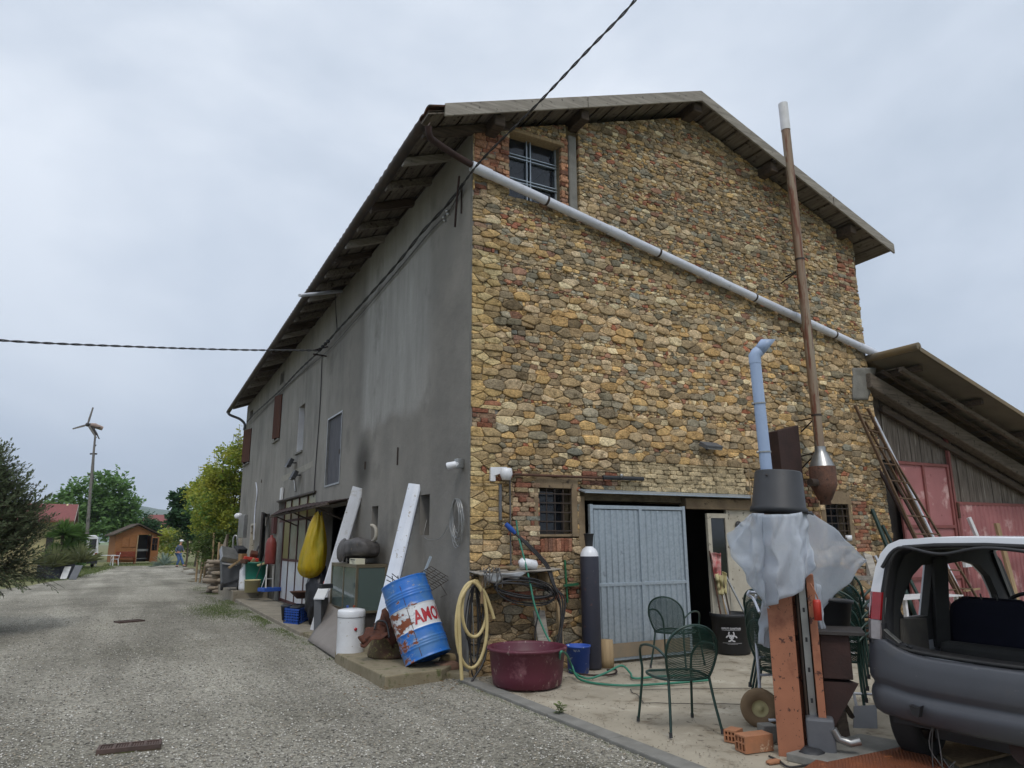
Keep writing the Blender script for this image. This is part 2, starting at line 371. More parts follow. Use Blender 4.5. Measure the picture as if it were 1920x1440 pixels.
k = MB().grid(lambda u, v: V((.9 - .03 * v * 20 - (1 - u) * (1.6 + .5 * math.sin(v * 5)), 22 + 22 * v, -.02 + .03 * u + .05 * noise.noise(V((u * 3, v * 9, 2))))), 10, 24)
struct(k, 'earth_verge', M['dirt'])
# small weed on the kerb
t = thing('weed', 'small green weed sprouting from the kerb joint', 'weed', (-.06, -2.17, .03)); mb = LM()
for i in range(60):
    a = ru(0, 6.28); l = ru(.02, .06); z = ru(0, .09); dx, dy = math.cos(a), math.sin(a)
    mb.add([(0, 0, z), (dx * l - dy * .008, dy * l + dx * .008, z + .012), (dx * l * 1.4, dy * l * 1.4, z + .01), (dx * l + dy * .008, dy * l - dx * .008, z + .012)], [(0, 1, 2, 3)])
mb.build('leaves', M['blade'], t)
# drain grates
def grate(name, label, c, L_, Wd, rz, nx, ny):
    t = thing(name, label, 'drain', (c[0], c[1], .02), rz); f = LM()
    f.box(-L_ / 2, L_ / 2, -Wd / 2, -Wd / 2 + .02, -.01, .02).box(-L_ / 2, L_ / 2, Wd / 2 - .02, Wd / 2, -.01, .02)
    for i in range(5): x = -L_ / 2 + (L_ - .02) * i / 4; f.box(x, x + .02, -Wd / 2 + .02, Wd / 2 - .02, -.01, .019)
    f.build('frame', M['grate'], t); g = LM()
    for i in range(nx): x = -L_ / 2 + .03 + (L_ - .06) * i / (nx - 1); g.box(x - .004, x + .004, -Wd / 2 + .02, Wd / 2 - .02, -.01, .012)
    for i in range(ny): y = -Wd / 2 + .03 + (Wd - .06) * i / (ny - 1); g.box(-L_ / 2 + .02, L_ / 2 - .02, y - .004, y + .004, -.01, .010)
    g.build('bars', M['grate'], t); LM().box(-L_ / 2, L_ / 2, -Wd / 2, Wd / 2, -.03, -.012).build('sump', M['dirt'], t)
M['grate'] = mat('brown_grate', (96, 78, 72), (74, 62, 56), .8, .2, 6, bump=.3)
a, b_ = G(182, 1412), G(302, 1400); grate('drain_grate', 'rusty brown drain grate set in the gravel nearest the camera', (a + b_) / 2, (b_ - a).length, .17, math.atan2((b_ - a).y, (b_ - a).x), 22, 6)
a, b_ = G(218, 1169), G(266, 1165); grate('drain_grate', 'grey drain grate farther up the gravel drive', (a + b_) / 2, (b_ - a).length, .3, math.atan2((b_ - a).y, (b_ - a).x), 16, 5)
# hills
def hill(name, pts, y, depth, mt, seed):
    mb = MB()
    def fn(u, v):
        x = -2200 + 4600 * u; h = 0
        for (cx, wd, hh) in pts: h += hh * math.exp(-((x - cx) / wd) ** 2)
        h += 6 * noise.noise(V((x * .012, seed, 0))) * (y / 1000); return V((x, y + depth * v, -2 + max(0, h) * math.sin(PI * min(1, .02 + v * .9)) ))
    struct(mb.grid(fn, 160, 14), name, mt)
M['hillfar'] = mat('wooded_hill', (64, 84, 66), (84, 98, 74), 1, 0, .02, bump=0); M['hillnear'] = mat('green_field', (112, 128, 74), (96, 112, 66), 1, 0, .03, bump=0)
hill('hills', [(-1000, 800, 60), (200, 420, 72), (-330, 300, 62), (1400, 900, 80)], 1900, 500, M['hillfar'], 1.5)
hill('hills', [(260, 180, 50), (700, 400, 36)], 900, 260, M['hillnear'], 4.2)
# air
hz = MB().box(-2450, 2550, -1400, 3900, -8, 420).build('haze', None); hm = bpy.data.materials.new('haze'); hm.use_nodes = True; nt = hm.node_tree; nt.nodes.clear()
ou = nt.nodes.new('ShaderNodeOutputMaterial'); pv = nt.nodes.new('ShaderNodeVolumePrincipled'); pv.inputs['Color'].default_value = (.75, .84, 1, 1); pv.inputs['Density'].default_value = .00022
nt.links.new(pv.outputs[0], ou.inputs['Volume']); hz.data.materials.append(hm); tag(hz, 'pale bluish air over the far hills', 'haze', kind='stuff')
# ------------------------------------------------------------------ farmhouse
HOUSE = thing('farmhouse', 'tall old farmhouse with rubble stone gable and grey plastered long wall', 'farmhouse', (0, 0, 0))
GW = 8.12; LEN = 21.0
def roofz(x): return 7.30 + .352 * x if x < 4.1 else 8.743 - .37 * (x - 4.1)          # underside of the roof at the gable
def lz(y): return 7.30 - .0215 * y                                      # top of the plaster wall
def gx(z): return GW + (0 if z > 4.9 else (4.9 - z) * .05)             # the right edge batters outwards
UW = (.585, 1.46, 6.42, 7.49); GWN = (.99, 1.52, 1.69, 2.30); RW_ = (6.6, 7.19, 1.58, 2.2); DR = (1.72, 4.9, 0, 2.15)
def rect(r, y=0): return [(r[0], y, r[2]), (r[1], y, r[2]), (r[1], y, r[3]), (r[0], y, r[3])]
outer = [(0.02, .04, -.2), (gx(0) - .02, .04, -.2), (gx(4.9) - .02, .04, 4.9), (GW - .02, .04, roofz(GW)), (4.1, .04, roofz(4.1)), (.02, .04, 7.30)]
M['mortar'] = mat('lime_mortar', (128, 114, 90), (92, 82, 64), .95, 0, 7, spots=[((134, 132, 126), 3, .64, .06)], bump=.8, bscale=50, bd=.03)
gw = MB().holed(outer, [rect(r, .04) for r in (UW, GWN, RW_)] + [rect((DR[0], DR[1], -.1, DR[3]), .04)], (0, .46, 0)).build('gable_wall', M['mortar'], HOUSE)
# stones: weighted Voronoi cells laid in rough courses
AX = .50
def clip(poly, nx, ny, c):
    out = []; k = len(poly)
    for i in range(k):
        p, q = poly[i], poly[(i + 1) % k]; a = p[0] * nx + p[1] * ny - c; b = q[0] * nx + q[1] * ny - c
        if a <= 0: out.append(p)
        if (a < 0) != (b < 0) and a != b:
            t = a / (a - b); out.append((p[0] + (q[0] - p[0]) * t, p[1] + (q[1] - p[1]) * t))
    return out
bricks_r = [(.02, .585, 6.68, 7.34), (1.46, 1.59, 6.42, 7.6), (.6, 1.02, 1.3, 2.36), (.02, .36, 3.05, 3.30), (.02, .3, 5.84, 5.92), (.02, .22, 6.3, 6.5), (1.02, 1.52, 1.46, 1.64),
            (1.7, 2.3, 2.36, 2.58), (2.35, 4.8, 2.3, 2.72), (.02, .34, 5.5, 5.56), (7.6, 8.1, 6.2, 6.95), (4.97, 6.45, 1.5, 2.3), (7.28, 7.7, 1.4, 2.3), (5.9, 7.9, .85, 1.15), (.5, 1.6, .86, 1.0), (.6, .82, 4.3, 4.5), (.3, .75, 2.36, 2.5), (5.6, 6.4, 2.35, 2.6)]
holes_r = [UW, (.96, 1.6, 1.64, 2.44), (6.56, 7.24, 1.50, 2.4), (DR[0] - .06, DR[1] + .12, -1, DR[3] + .15), (1.56, 1.78, 6.3, 8.0)]
def excluded(x, z, rs): return any(r[0] < x < r[1] and r[2] < z < r[3] for r in rs)
sites = []; z = -.05
while z < 8.9:
    h = random.choice([.03, .04, .048, .058, .07, .085, .10]) * (1.0 if z > .9 else 1.4)
    if 2.6 < z < 5 and rnd() < .3: h = .125
    x = -.1
    while x < 8.6:
        hh = h * ru(.7, 1.35); wd = min(.36, hh * ru(1.0, 2.6)); cx = x + wd / 2
        if x < .2 and rnd() < .75: wd = max(wd, .28); hh = max(hh, .12); cx = x + wd / 2
        cz = z + h / 2 + ru(-.25, .25) * h + .05 * noise.noise(V((cx * .8, z, 7)))
        if -.02 < cx < gx(cz) + .05 and cz < roofz(cx) + .1 and not excluded(cx, cz, holes_r + bricks_r):
            if rnd() < .12 and h > .1:                                 # two thin stones instead of one
                sites += [(cx, cz - h * .25, hh * .5, wd), (cx, cz + h * .25, hh * .5, wd)]
            else: sites.append((cx, cz, hh, wd))
        x += wd
    z += h * .92
bk = {}
for i, s in enumerate(sites): bk.setdefault((int(s[0] / .3), int(s[1] / .2)), []).append(i)
stv, stf, stc = [], [], []
PAL = [((172, 150, 118), 9), ((162, 142, 110), 9), ((184, 166, 138), 8), ((152, 136, 110), 9), ((138, 127, 108), 7), ((124, 118, 102), 4), ((200, 186, 154), 4), ((172, 144, 102), 6), ((126, 112, 90), 5), ((188, 160, 114), 4), ((152, 146, 130), 4), ((150, 116, 98), .9), ((134, 134, 124), 1)]
pal = [lin(c) for c, k in PAL]; pw = [k for c, k in PAL]; BR = [lin(c) for c in ((156, 104, 82), (142, 96, 78), (168, 122, 98), (156, 128, 106), (132, 98, 82), (176, 154, 126))]
def stone(poly, colr, hgt, gap=.0038, rough=.0035, jit=.0):
    k = len(poly)
    if k < 3: return
    ar = 0; cx = cz = 0
    for i in range(k):
        p, q = poly[i], poly[(i + 1) % k]; c = p[0] * q[1] - q[0] * p[1]; ar += c; cx += (p[0] + q[0]) * c; cz += (p[1] + q[1]) * c
    if abs(ar) < 8e-4: return
    cx /= 3 * ar; cz /= 3 * ar
    r = []
    for i in range(k):                                                  # corner cutting
        p, q = poly[i], poly[(i + 1) % k]; a = ru(.03, .15)
        r.append((p[0] + (q[0] - p[0]) * a, p[1] + (q[1] - p[1]) * a)); r.append((p[0] + (q[0] - p[0]) * (1 - a), p[1] + (q[1] - p[1]) * (1 - a)))
    out = []
    for (x, z) in r:
        dx, dz = x - cx, z - cz; l = math.hypot(dx, dz) + 1e-6; e = max(.4, 1 - (gap + ru(-rough, rough)) / l); out.append((cx + dx * e, cz + dz * e))
    hgt *= ru(.7, 1.35); n = len(out); b0 = len(stv); tx, tz = ru(-.12, .12), ru(-.12, .12); ph = ru(0, 99)
    for (sc_, y) in ((1.0, .045), (1.0, -hgt * .68), (.955, -hgt * .93), (.76, -hgt * 1.0)):
        for (x, z) in out:
            X, Z = cx + (x - cx) * sc_, cz + (z - cz) * sc_
            yy = y if y > 0 else y + tx * (X - cx) + tz * (Z - cz) + .011 * noise.noise(V((X * 20, Z * 20, ph)))
            stv.append((X, yy, Z)); stc.append(colr)
    stv.append((cx, -hgt * 1.0 + .008 * (rnd() - .5), cz)); stc.append(colr)
    for j in range(3):
        for i in range(n): stf.append((b0 + j * n + i, b0 + j * n + (i + 1) % n, b0 + (j + 1) * n + (i + 1) % n, b0 + (j + 1) * n + i))
    t_ = b0 + 3 * n
    for i in range(n): stf.append((t_ + i, t_ + (i + 1) % n, b0 + 4 * n))
for i, (x, z, h, wd) in enumerate(sites):
    X = x * AX; P = [(X - .18, z - .2), (X + .18, z - .2), (X + .18, z + .2), (X - .18, z + .2)]; wi = (h * .5) ** 2 * .8
    bx, bz = int(x / .3), int(z / .2); nb = []
    for a in (-2, -1, 0, 1, 2):
        for b in (-2, -1, 0, 1, 2): nb += bk.get((bx + a, bz + b), [])
    nb = sorted(((sites[j][0] * AX - X) ** 2 + (sites[j][1] - z) ** 2, j) for j in nb if j != i)
    for d2, j in nb[:26]:
        if d2 > .16: break
        xj, zj = sites[j][0] * AX, sites[j][1]; wj = (sites[j][2] * .5) ** 2 * .8
        nx, nz = xj - X, zj - z; P = clip(P, nx, nz, (xj * xj + zj * zj - X * X - z * z + wi - wj) / 2)
        if len(P) < 3: break
    if len(P) < 3: continue
    P = [(p[0] / AX, p[1]) for p in P]
    P = clip(P, -1, 0, -.004 if z > 0 else 0); P = clip(P, 1, .0, gx(z) + .02)
    P = clip(P, -.352, 1, 7.30); P = clip(P, .37, 1, 8.743 + .37 * 4.1)
    for r in holes_r + bricks_r:
        if len(P) < 3: break
        if max(p[0] for p in P) > r[0] and min(p[0] for p in P) < r[1] and max(p[1] for p in P) > r[2] and min(p[1] for p in P) < r[3]:
            ds = [(r[0] - x, (1, 0, r[0])), (x - r[1], (-1, 0, -r[1])), (r[2] - z, (0, 1, r[2])), (z - r[3], (0, -1, -r[3]))]
            P = clip(P, *max(ds, key=lambda a: a[0])[1])
    if len(P) < 3: continue
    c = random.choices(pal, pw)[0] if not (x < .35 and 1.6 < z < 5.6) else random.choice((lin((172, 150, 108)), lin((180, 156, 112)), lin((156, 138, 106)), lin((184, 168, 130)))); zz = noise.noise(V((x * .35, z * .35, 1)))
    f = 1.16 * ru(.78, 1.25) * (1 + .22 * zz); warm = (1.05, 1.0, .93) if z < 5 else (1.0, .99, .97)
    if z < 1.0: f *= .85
    if h < .075 and rnd() < .10: c = random.choice(BR)
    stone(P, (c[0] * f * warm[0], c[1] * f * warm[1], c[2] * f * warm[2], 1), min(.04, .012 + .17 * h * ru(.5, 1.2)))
for r in bricks_r:
    z = r[2]; k = 0
    soldier = r == bricks_r[6]
    while z < r[3] - .02:
        hh = (r[3] - r[2]) if soldier else min(ru(.055, .07), r[3] - z); x = r[0] - (ru(.0, .14) if not soldier else 0)
        while x < r[1] - .01:
            wd = .062 if soldier else (ru(.2, .27) if rnd() < .6 else ru(.1, .14))
            a, b = max(x, r[0]), min(x + wd, r[1])
            if b - a > .025:
                c = random.choice(BR) if (rnd() < .75 or r[0] == .02) else random.choice(pal)
                if r in (bricks_r[0], bricks_r[1]) and rnd() < .6: c = lin((176, 132, 104))
                if r == bricks_r[8]: c = lin((190, 172, 138))
                f = ru(.75, 1.2); j = .006
                stone([(a, z + ru(-j, 0)), (b, z + ru(-j, 0)), (b, z + hh + ru(-j, j)), (a, z + hh + ru(-j, j))], (c[0] * f, c[1] * f, c[2] * f, 1), ru(.008, .03), .006, .002)
            x += wd
        z += hh; k += 1
m, nt, b = nodes('field_stone'); a = N(nt, 'ShaderNodeAttribute', attribute_name='Col')
v1 = ramp(nt, tex(nt, 'noise', 9, (1, 1, 1.3), 12, .8), [(.38, (.42, .40, .36)), (.47, (.92, .92, .92)), (.55, (1.04, 1.04, 1.04)), (.64, (1.5, 1.46, 1.36))])
v2 = ramp(nt, tex(nt, 'noise', 36, (1, 1, 2.2), 6, .8), [(.38, (.55, .55, .55)), (.62, (1.32, 1.32, 1.32))])
col = mixc(nt, 1, mixc(nt, 1, a.outputs['Color'], v1, 'MULTIPLY'), v2, 'MULTIPLY')
li = ramp(nt, tex(nt, 'noise', 2.2, (1, 1, 1), 9, .75), [(.58, (0, 0, 0)), (.72, (.55, .55, .55))])
col = mixc(nt, li, col, lin((98, 92, 76))); nt.links.new(col, b.inputs['Base Color'])
b.inputs['Roughness'].default_value = .93; b.inputs['Specular IOR Level'].default_value = .2
bp = N(nt, 'ShaderNodeBump', _Strength=1.0, _Distance=.02); nt.links.new(tex(nt, 'noise', 34, (1, 1, 1), 9, .7), bp.inputs['Height']); nt.links.new(bp.outputs[0], b.inputs['Normal'])
M['stone'] = m
me = bpy.data.meshes.new('stonework'); me.from_pydata(stv, [], stf); me.update(); me.polygons.foreach_set('use_smooth', [True] * len(stf))
at = me.attributes.new('Col', 'FLOAT_COLOR', 'POINT'); at.data.foreach_set('color', np.array(stc, dtype=np.float32).reshape(-1)); me.materials.append(m)
o = bpy.data.objects.new('stonework', me); C.objects.link(o); o.parent = gw
print('stones', len(sites), 'verts', len(stv))
# ---- plaster wall along X = 0
m, nt, b = nodes('grey_plaster'); 
base = mixc(nt, ramp(nt, tex(nt, 'noise', .55, (1, 1, 1), 7, .6), [(.35, (0, 0, 0)), (.65, (1, 1, 1))]), lin((114, 111, 106)), lin((138, 134, 127)))
stk = ramp(nt, tex(nt, 'noise', 1.7, (1, 1.6, .30), 9, .72), [(.42, (0, 0, 0)), (.66, (1, 1, 1))])
tcn = nt.nodes.new('ShaderNodeTexCoord'); se = nt.nodes.new('ShaderNodeSeparateXYZ'); nt.links.new(tcn.outputs['Object'], se.inputs[0])
def mrange(src, a, b_, to0=0., to1=1.):
    n = N(nt, 'ShaderNodeMapRange', interpolation_type='SMOOTHSTEP'); nt.links.new(src, n.inputs[0]); n.inputs[1].default_value = a; n.inputs[2].default_value = b_; n.inputs[3].default_value = to0; n.inputs[4].default_value = to1; return n.outputs[0]
def mul(a, b_):
    n = N(nt, 'ShaderNodeMath', operation='MULTIPLY'); nt.links.new(a, n.inputs[0]); nt.links.new(b_, n.inputs[1]); return n.outputs[0]
wob = N(nt, 'ShaderNodeMath', operation='MULTIPLY_ADD'); nt.links.new(tex(nt, 'noise', .8, (1, 1, 1), 4), wob.inputs[0]); wob.inputs[1].default_value = .5; nt.links.new(se.outputs['Z'], wob.inputs[2])
up = mul(mrange(wob.outputs[0], 3.75, 4.05), mrange(se.outputs['Y'], 5.2, 4.7)); up = mul(up, mrange(se.outputs['Y'], 1.0, 2.2))
um = N(nt, 'ShaderNodeMath', operation='MULTIPLY'); nt.links.new(mul(up, stk), um.inputs[0]); um.inputs[1].default_value = .4
base = mixc(nt, up, base, lin((142, 140, 135))); base = mixc(nt, um.outputs[0], base, lin((182, 180, 176)))
far = mul(mrange(se.outputs['Y'], 5.2, 8.5), stk); fm = N(nt, 'ShaderNodeMath', operation='MULTIPLY'); nt.links.new(far, fm.inputs[0]); fm.inputs[1].default_value = .5
base = mixc(nt, fm.outputs[0], base, lin((160, 157, 150)))
stain = ramp(nt, tex(nt, 'noise', 1.1, (1, 1, .7), 6, .6), [(.58, (0, 0, 0)), (.74, (.7, .7, .7))]); base = mixc(nt, stain, base, lin((92, 90, 85)))
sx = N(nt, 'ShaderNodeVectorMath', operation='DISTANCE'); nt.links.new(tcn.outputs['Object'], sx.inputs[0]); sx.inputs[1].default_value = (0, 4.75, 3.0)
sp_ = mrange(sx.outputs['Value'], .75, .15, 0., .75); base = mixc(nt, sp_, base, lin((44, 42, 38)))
low = mul(mrange(se.outputs['Z'], 1.3, .1), mrange(tex(nt, 'noise', 2, (1, 1, 1), 6), .35, .6)); base = mixc(nt, low, base, lin((84, 80, 72)))
nt.links.new(base, b.inputs['Base Color']); b.inputs['Roughness'].default_value = .88; b.inputs['Specular IOR Level'].default_value = .25
bp = N(nt, 'ShaderNodeBump', _Strength=.45, _Distance=.03); nt.links.new(tex(nt, 'noise', 5, (1, 1, 1), 9, .7), bp.inputs['Height']); nt.links.new(bp.outputs[0], b.inputs['Normal']); M['plaster'] = m
def lrect(r): return [(0, r[0], r[2]), (0, r[1], r[2]), (0, r[1], r[3]), (0, r[0], r[3])]
LH = {'slot_a': (3.74, 4.1, 1.64, 2.21), 'slot_b': (1.36, 1.74, 1.69, 2.27), 'garage': (8.45, 12.95, .07, 2.72), 'bay': (5.65, 8.38, .07, 2.38), 'hatch': (6.38, 7.62, 2.78, 4.31), 'win': (10.2, 10.96, 3.9, 5.13),
      'sh2': (13.5, 14.5, 4.63, 6.0), 'sh1': (19.35, 20.75, 4.5, 5.78), 'vent1': (13.5, 14.1, 6.35, 6.72), 'vent2': (19.4, 20.1, 6.2, 6.5), 'door1': (14.3, 15.6, .28, 2.45), 'door2': (16.9, 17.8, .28, 2.2), 'door3': (19.7, 20.6, .28, 2.1)}
yo = [(0, 0, -.2), (0, LEN, -.2), (0, LEN, lz(LEN)), (0, 0, 7.30)]
MB().holed(yo, [lrect(r) for r in LH.values()], (.4, 0, 0)).build('plaster_wall', M['plaster'], HOUSE)
MB().box(.4, GW - .1, LEN - .4, LEN, -.2, 6.7).prism([(0.4, LEN, 6.7), (GW - .1, LEN, 6.7), (4.1, LEN, 8.3)], (0, -.4, 0)).build('rear_wall', M['plaster'], HOUSE)
MB().box(GW - .5, GW - .1, .5, LEN - .4, -.2, 6.9).build('east_wall', M['plaster'], HOUSE)
MB().box(.4, GW - .5, .5, LEN - .4, 3.1, 3.3).box(.4, GW - .5, .5, LEN - .4, 5.9, 6.05).build('upper_floor', M['wooddark'], HOUSE)
MB().box(.4, GW - .5, .5, LEN - .4, -.1, .02).build('interior_floor', M['dirt'], HOUSE)
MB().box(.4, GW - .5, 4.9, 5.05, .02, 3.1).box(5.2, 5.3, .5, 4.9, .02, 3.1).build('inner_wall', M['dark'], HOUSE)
MB().box(-.002, .004, -.004, .05, -.1, 7.15).build('corner_cement_strip', M['cement'], HOUSE)
# ---- roof
EY0, EY1 = -.4, 21.35
def eave(y): t = (y - EY0) / (EY1 - EY0); return V((-.82 + .22 * t, y, 7.06 - .31 * t))
def ridge(y): return V((4.02, y, 8.83 - .018 * (y - EY0)))
def reave(y): return V((8.78, y, 7.03 - .018 * (y - EY0)))
def tiles(m_, e, r, n_, rows, up):
    st = MB() if m_ is None else m_
    for k in range(rows):
        def fn(u, v):
            y = EY0 - .03 + (EY1 - EY0 + .06) * u; t = (k + v * 1.12) / rows; t = min(t, 1); p = e(y).lerp(r(y), t)
            ph = abs(math.sin(u * n_ * PI)); lift = .035 * ph + .035 * (1 - v) + .03 + .01 * noise.noise(V((int(u * n_), k, 3))); return p + V((0, 0, lift + up))
        st.grid(fn, n_ * 4, 1, smooth=False)
    return st
RF = MB(); tiles(RF, eave, ridge, 96, 14, .065); tiles(RF, reave, ridge, 96, 14, .065)
RF.build('roof_tiles', M['tile'], HOUSE, solid=.02)
MB().tube([ridge(y) + V((0, 0, .05 + .012 * (i % 2))) for i, y in enumerate(np.linspace(EY0 + .25, EY1, 60))], .08, 8).build('ridge_tiles', M['tile'], HOUSE)
bd = MB()                                                               # roof boards under the tiles, laid along the slope with gaps
for (e, sgn) in ((eave, 1), (reave, -1)):
    nB = 17
    for k in range(nB):
        t0, t1 = k / nB, (k + .86) / nB
        for (ya, yb) in ((EY0 + .02, 7.2 + ru(-.5, .5)), (7.3, 14.5), (14.6, EY1 - .03)):
            a, b_, c, d = e(ya).lerp(ridge(ya), t0), e(ya).lerp(ridge(ya), t1), e(yb).lerp(ridge(yb), t1), e(yb).lerp(ridge(yb), t0)
            z0 = .03 + ru(-.008, .008); bd.prism([p + V((0, 0, z0)) for p in (a, b_, c, d)], (0, 0, .022))
bd.build('roof_boards', M['woodgrey_y'], HOUSE)
dk = MB()
for e in (eave, reave): dk.prism([e(EY0 + .01) + V((0, 0, .062)), ridge(EY0 + .01) + V((0, 0, .062)), ridge(EY1) + V((0, 0, .062)), e(EY1) + V((0, 0, .062))], (0, 0, .01))
dk.build('roof_underlay', M['wooddark'], HOUSE)
for i in range(27):                                                     # rafter tails carrying the long eave
    y = -.02 + i * .8; a = eave(y) + V((.04, 0, -.05)); b_ = eave(y).lerp(ridge(y), .30) + V((0, 0, -.05))
    MB().bar(a, b_, ru(.08, .11), ru(.1, .13)).build('rafter', M['woodgrey'] if i % 4 == 1 else M['woodgrey_y'] if i % 3 else M['wooddark'], HOUSE)
for (x, zo, wd) in ((.28, .0, .17), (1.72, .0, .15), (4.02, .05, .2), (5.75, .0, .16), (7.75, .0, .16)):   # purlin ends under the verge
    t = (x + .8) / 4.82 if x < 4.1 else (8.78 - x) / 4.76; e = eave if x < 4.1 else reave
    p = e(EY0 + .06).lerp(ridge(EY0 + .06), t); q = e(1.2).lerp(ridge(1.2), t); MB().bar(p + V((0, 0, -.1 + zo * 0)), q + V((0, 0, -.1)), wd, .18).build('purlin', M['wooddark'], HOUSE, bevel=.02)
def fascia(e, ta, tb, nm):
    a, b_ = e(EY0).lerp(ridge(EY0), ta), e(EY0).lerp(ridge(EY0), tb)
    MB().prism([a + V((0, -.035, -.04)), b_ + V((0, -.035, -.04)), b_ + V((0, -.035, .15)), a + V((0, -.035, .15))], (0, .035, 0)).build(nm, M['woodgrey'], HOUSE, bevel=.006)
fascia(eave, .045, .52, 'fascia_board'); fascia(eave, .522, 1.0, 'fascia_board'); fascia(reave, .35, 1.0, 'fascia_board'); fascia(reave, .0, .345, 'fascia_board')
# gutter
gut = MB()
def gfn(u, v):
    y = EY0 - .02 + (EY1 - EY0) * v; c = eave(y) + V((-.06, 0, -.11)); th = PI + PI * u; return c + V((math.cos(th) * .075, 0, math.sin(th) * .075 + .01 * math.sin(v * 60)))
gut.grid(gfn, 8, 80); gut.build('gutter', M['iron'], HOUSE, solid=.006)
dn = smooth([eave(-.28) + V((-.06, 0, -.02)), eave(-.28) + V((-.06, 0, -.2)), eave(-.28) + V((.02, -.0, -.34)), V((-.25, -.16, 6.62)), V((-.02, -.13, 6.72))], 6)
dn = smooth([L(803, 236, -.85), L(806, 256, -.8), W(822, 270, -.28), W(852, 290, -.2), W(884, 309, -.16)], 6)
MB().tube(dn, .045, 12).build('downpipe', M['rustdark'], HOUSE)
for nm, dx in (('far', 0),):
    e = eave(21.1); MB().tube(smooth([e + V((-.06, 0, -.05)), e + V((-.04, 0, -.25)), e + V((.35, 0, -.4)), V((-.06, 21.0, 6.15)), V((-.06, 21.0, 5.9))], 6), .05, 10).build('downpipe', M['grey'], HOUSE)
a, b_ = W(884, 311, -.12), W(1652, 668, -.12); pp = [a.lerp(b_, t) for t in np.linspace(0, 1, 30)]
dp = MB().tube(pp, .066, 14).build('long_drainpipe', M['pvc'], HOUSE)
for t in (.0, .27, .5, .73, .93): MB().tube([a.lerp(b_, t), a.lerp(b_, t + .035)], .074, 14).build('pipe_collar', M['pvc'], dp)
for t in (.14, .38, .52, .62, .85): p = a.lerp(b_, t); MB().tube([p, a.lerp(b_, t + .004)], .069, 14).bar(p + V((0, .02, 0)), p + V((0, .16, 0)), .012, .012).build('pipe_clip', M['iron'], dp)
MB().tube([L(562, 554, -1.25), L(640, 546, -.1)], .035, 8).build('roof_drip_spout', M['pvc'], HOUSE)
# ---- gable openings
def frame(mb, r, y0, y1, w_):
    mb.box(r[0], r[0] + w_, y0, y1, r[2], r[3]); mb.box(r[1] - w_, r[1], y0, y1, r[2], r[3]); mb.box(r[0] + w_, r[1] - w_, y0, y1, r[2], r[2] + w_); mb.box(r[0] + w_, r[1] - w_, y0, y1, r[3] - w_, r[3]); return mb
win = frame(MB(), UW, .12, .15, .025)
for f in (.40, .47): x = UW[0] + (UW[1] - UW[0]) * f; win.box(x, x + .014, .11, .15, UW[2], UW[3])
for f in (.30, .345, .66, .705): zz = UW[2] + (UW[3] - UW[2]) * f; win.box(UW[0], UW[1], .105, .145, zz, zz + .012)
wo = win.build('attic_window', M['galv'], HOUSE); MB().box(UW[0], UW[1], .155, .162, UW[2], UW[3]).build('pane', M['glass'], wo)
MB().box(UW[1] - .002, UW[1] + .13, -.03, .3, UW[2], UW[3]).build('window_jamb', M['wooddark'], HOUSE) if 0 else None
MB().box(UW[0] - .02, UW[1] + .05, -.04, .2, 7.455, 7.51).build('lintel', M['lumber'], HOUSE, bevel=.01)
MB().box(1.60, 1.74, -.03, .02, 6.3, 7.68).build('cement_band', M['cement'], HOUSE, bevel=.02)
for r, sr in ((GWN, (.93, 1.62, 1.66, 2.46)), (RW_, (6.5, 7.28, 1.52, 2.42))):
    MB().holed([(sr[0], -.02, sr[2]), (sr[1], -.02, sr[2]), (sr[1], -.02, sr[3]), (sr[0], -.02, sr[3])], [rect(r, -.02)], (0, .1, 0)).build('window_surround', M['surround'] if 'surround' in M else M.setdefault('surround', mat('worn_render', (140, 122, 96), (108, 92, 72), .95, 0, 4, spots=[((74, 62, 50), 9, .58, .08)], bump=.6)), HOUSE, bevel=.01)
    mg = MB()
    for i in range(5): x = r[0] + (r[1] - r[0]) * (i + .02) / 4.05; mg.box(x, x + .013, .0, .013, r[2], r[3])
    for i in range(5): zz = r[2] + (r[3] - r[2]) * (i + .3) / 5; mg.box(r[0], r[1], -.004, .006, zz, zz + .016)
    go = mg.build('iron_grille', M['iron'], HOUSE); fr = frame(MB(), r, .2, .24, .035).build('window', M['dark'], HOUSE); MB().box(r[0], r[1], .222, .228, r[2], r[3]).build('pane', M['glass'], fr)
# metal canopy strip, door header, posts
MB().prism([(1.62, -.19, 2.235), (4.98, -.19, 2.235), (4.98, .02, 2.29), (1.62, .02, 2.29)], (0, 0, .018)).build('canopy_strip', M['galv'], HOUSE)
MB().box(3.5, 4.95, -.06, .1, 2.06, 2.22).build('door_header', M['surround'], HOUSE, bevel=.01)
MB().box(4.9, 4.98, -.06, .35, 0, 2.1).build('door_post', M['surround'], HOUSE, bevel=.008); MB().box(1.62, 1.72, -.03, .3, 0, 2.2).build('door_post', M['surround'], HOUSE, bevel=.008)
MB().box(1.75, 4.9, -.05, .5, -.02, .045).build('threshold', M['concrete'], HOUSE, bevel=.01)
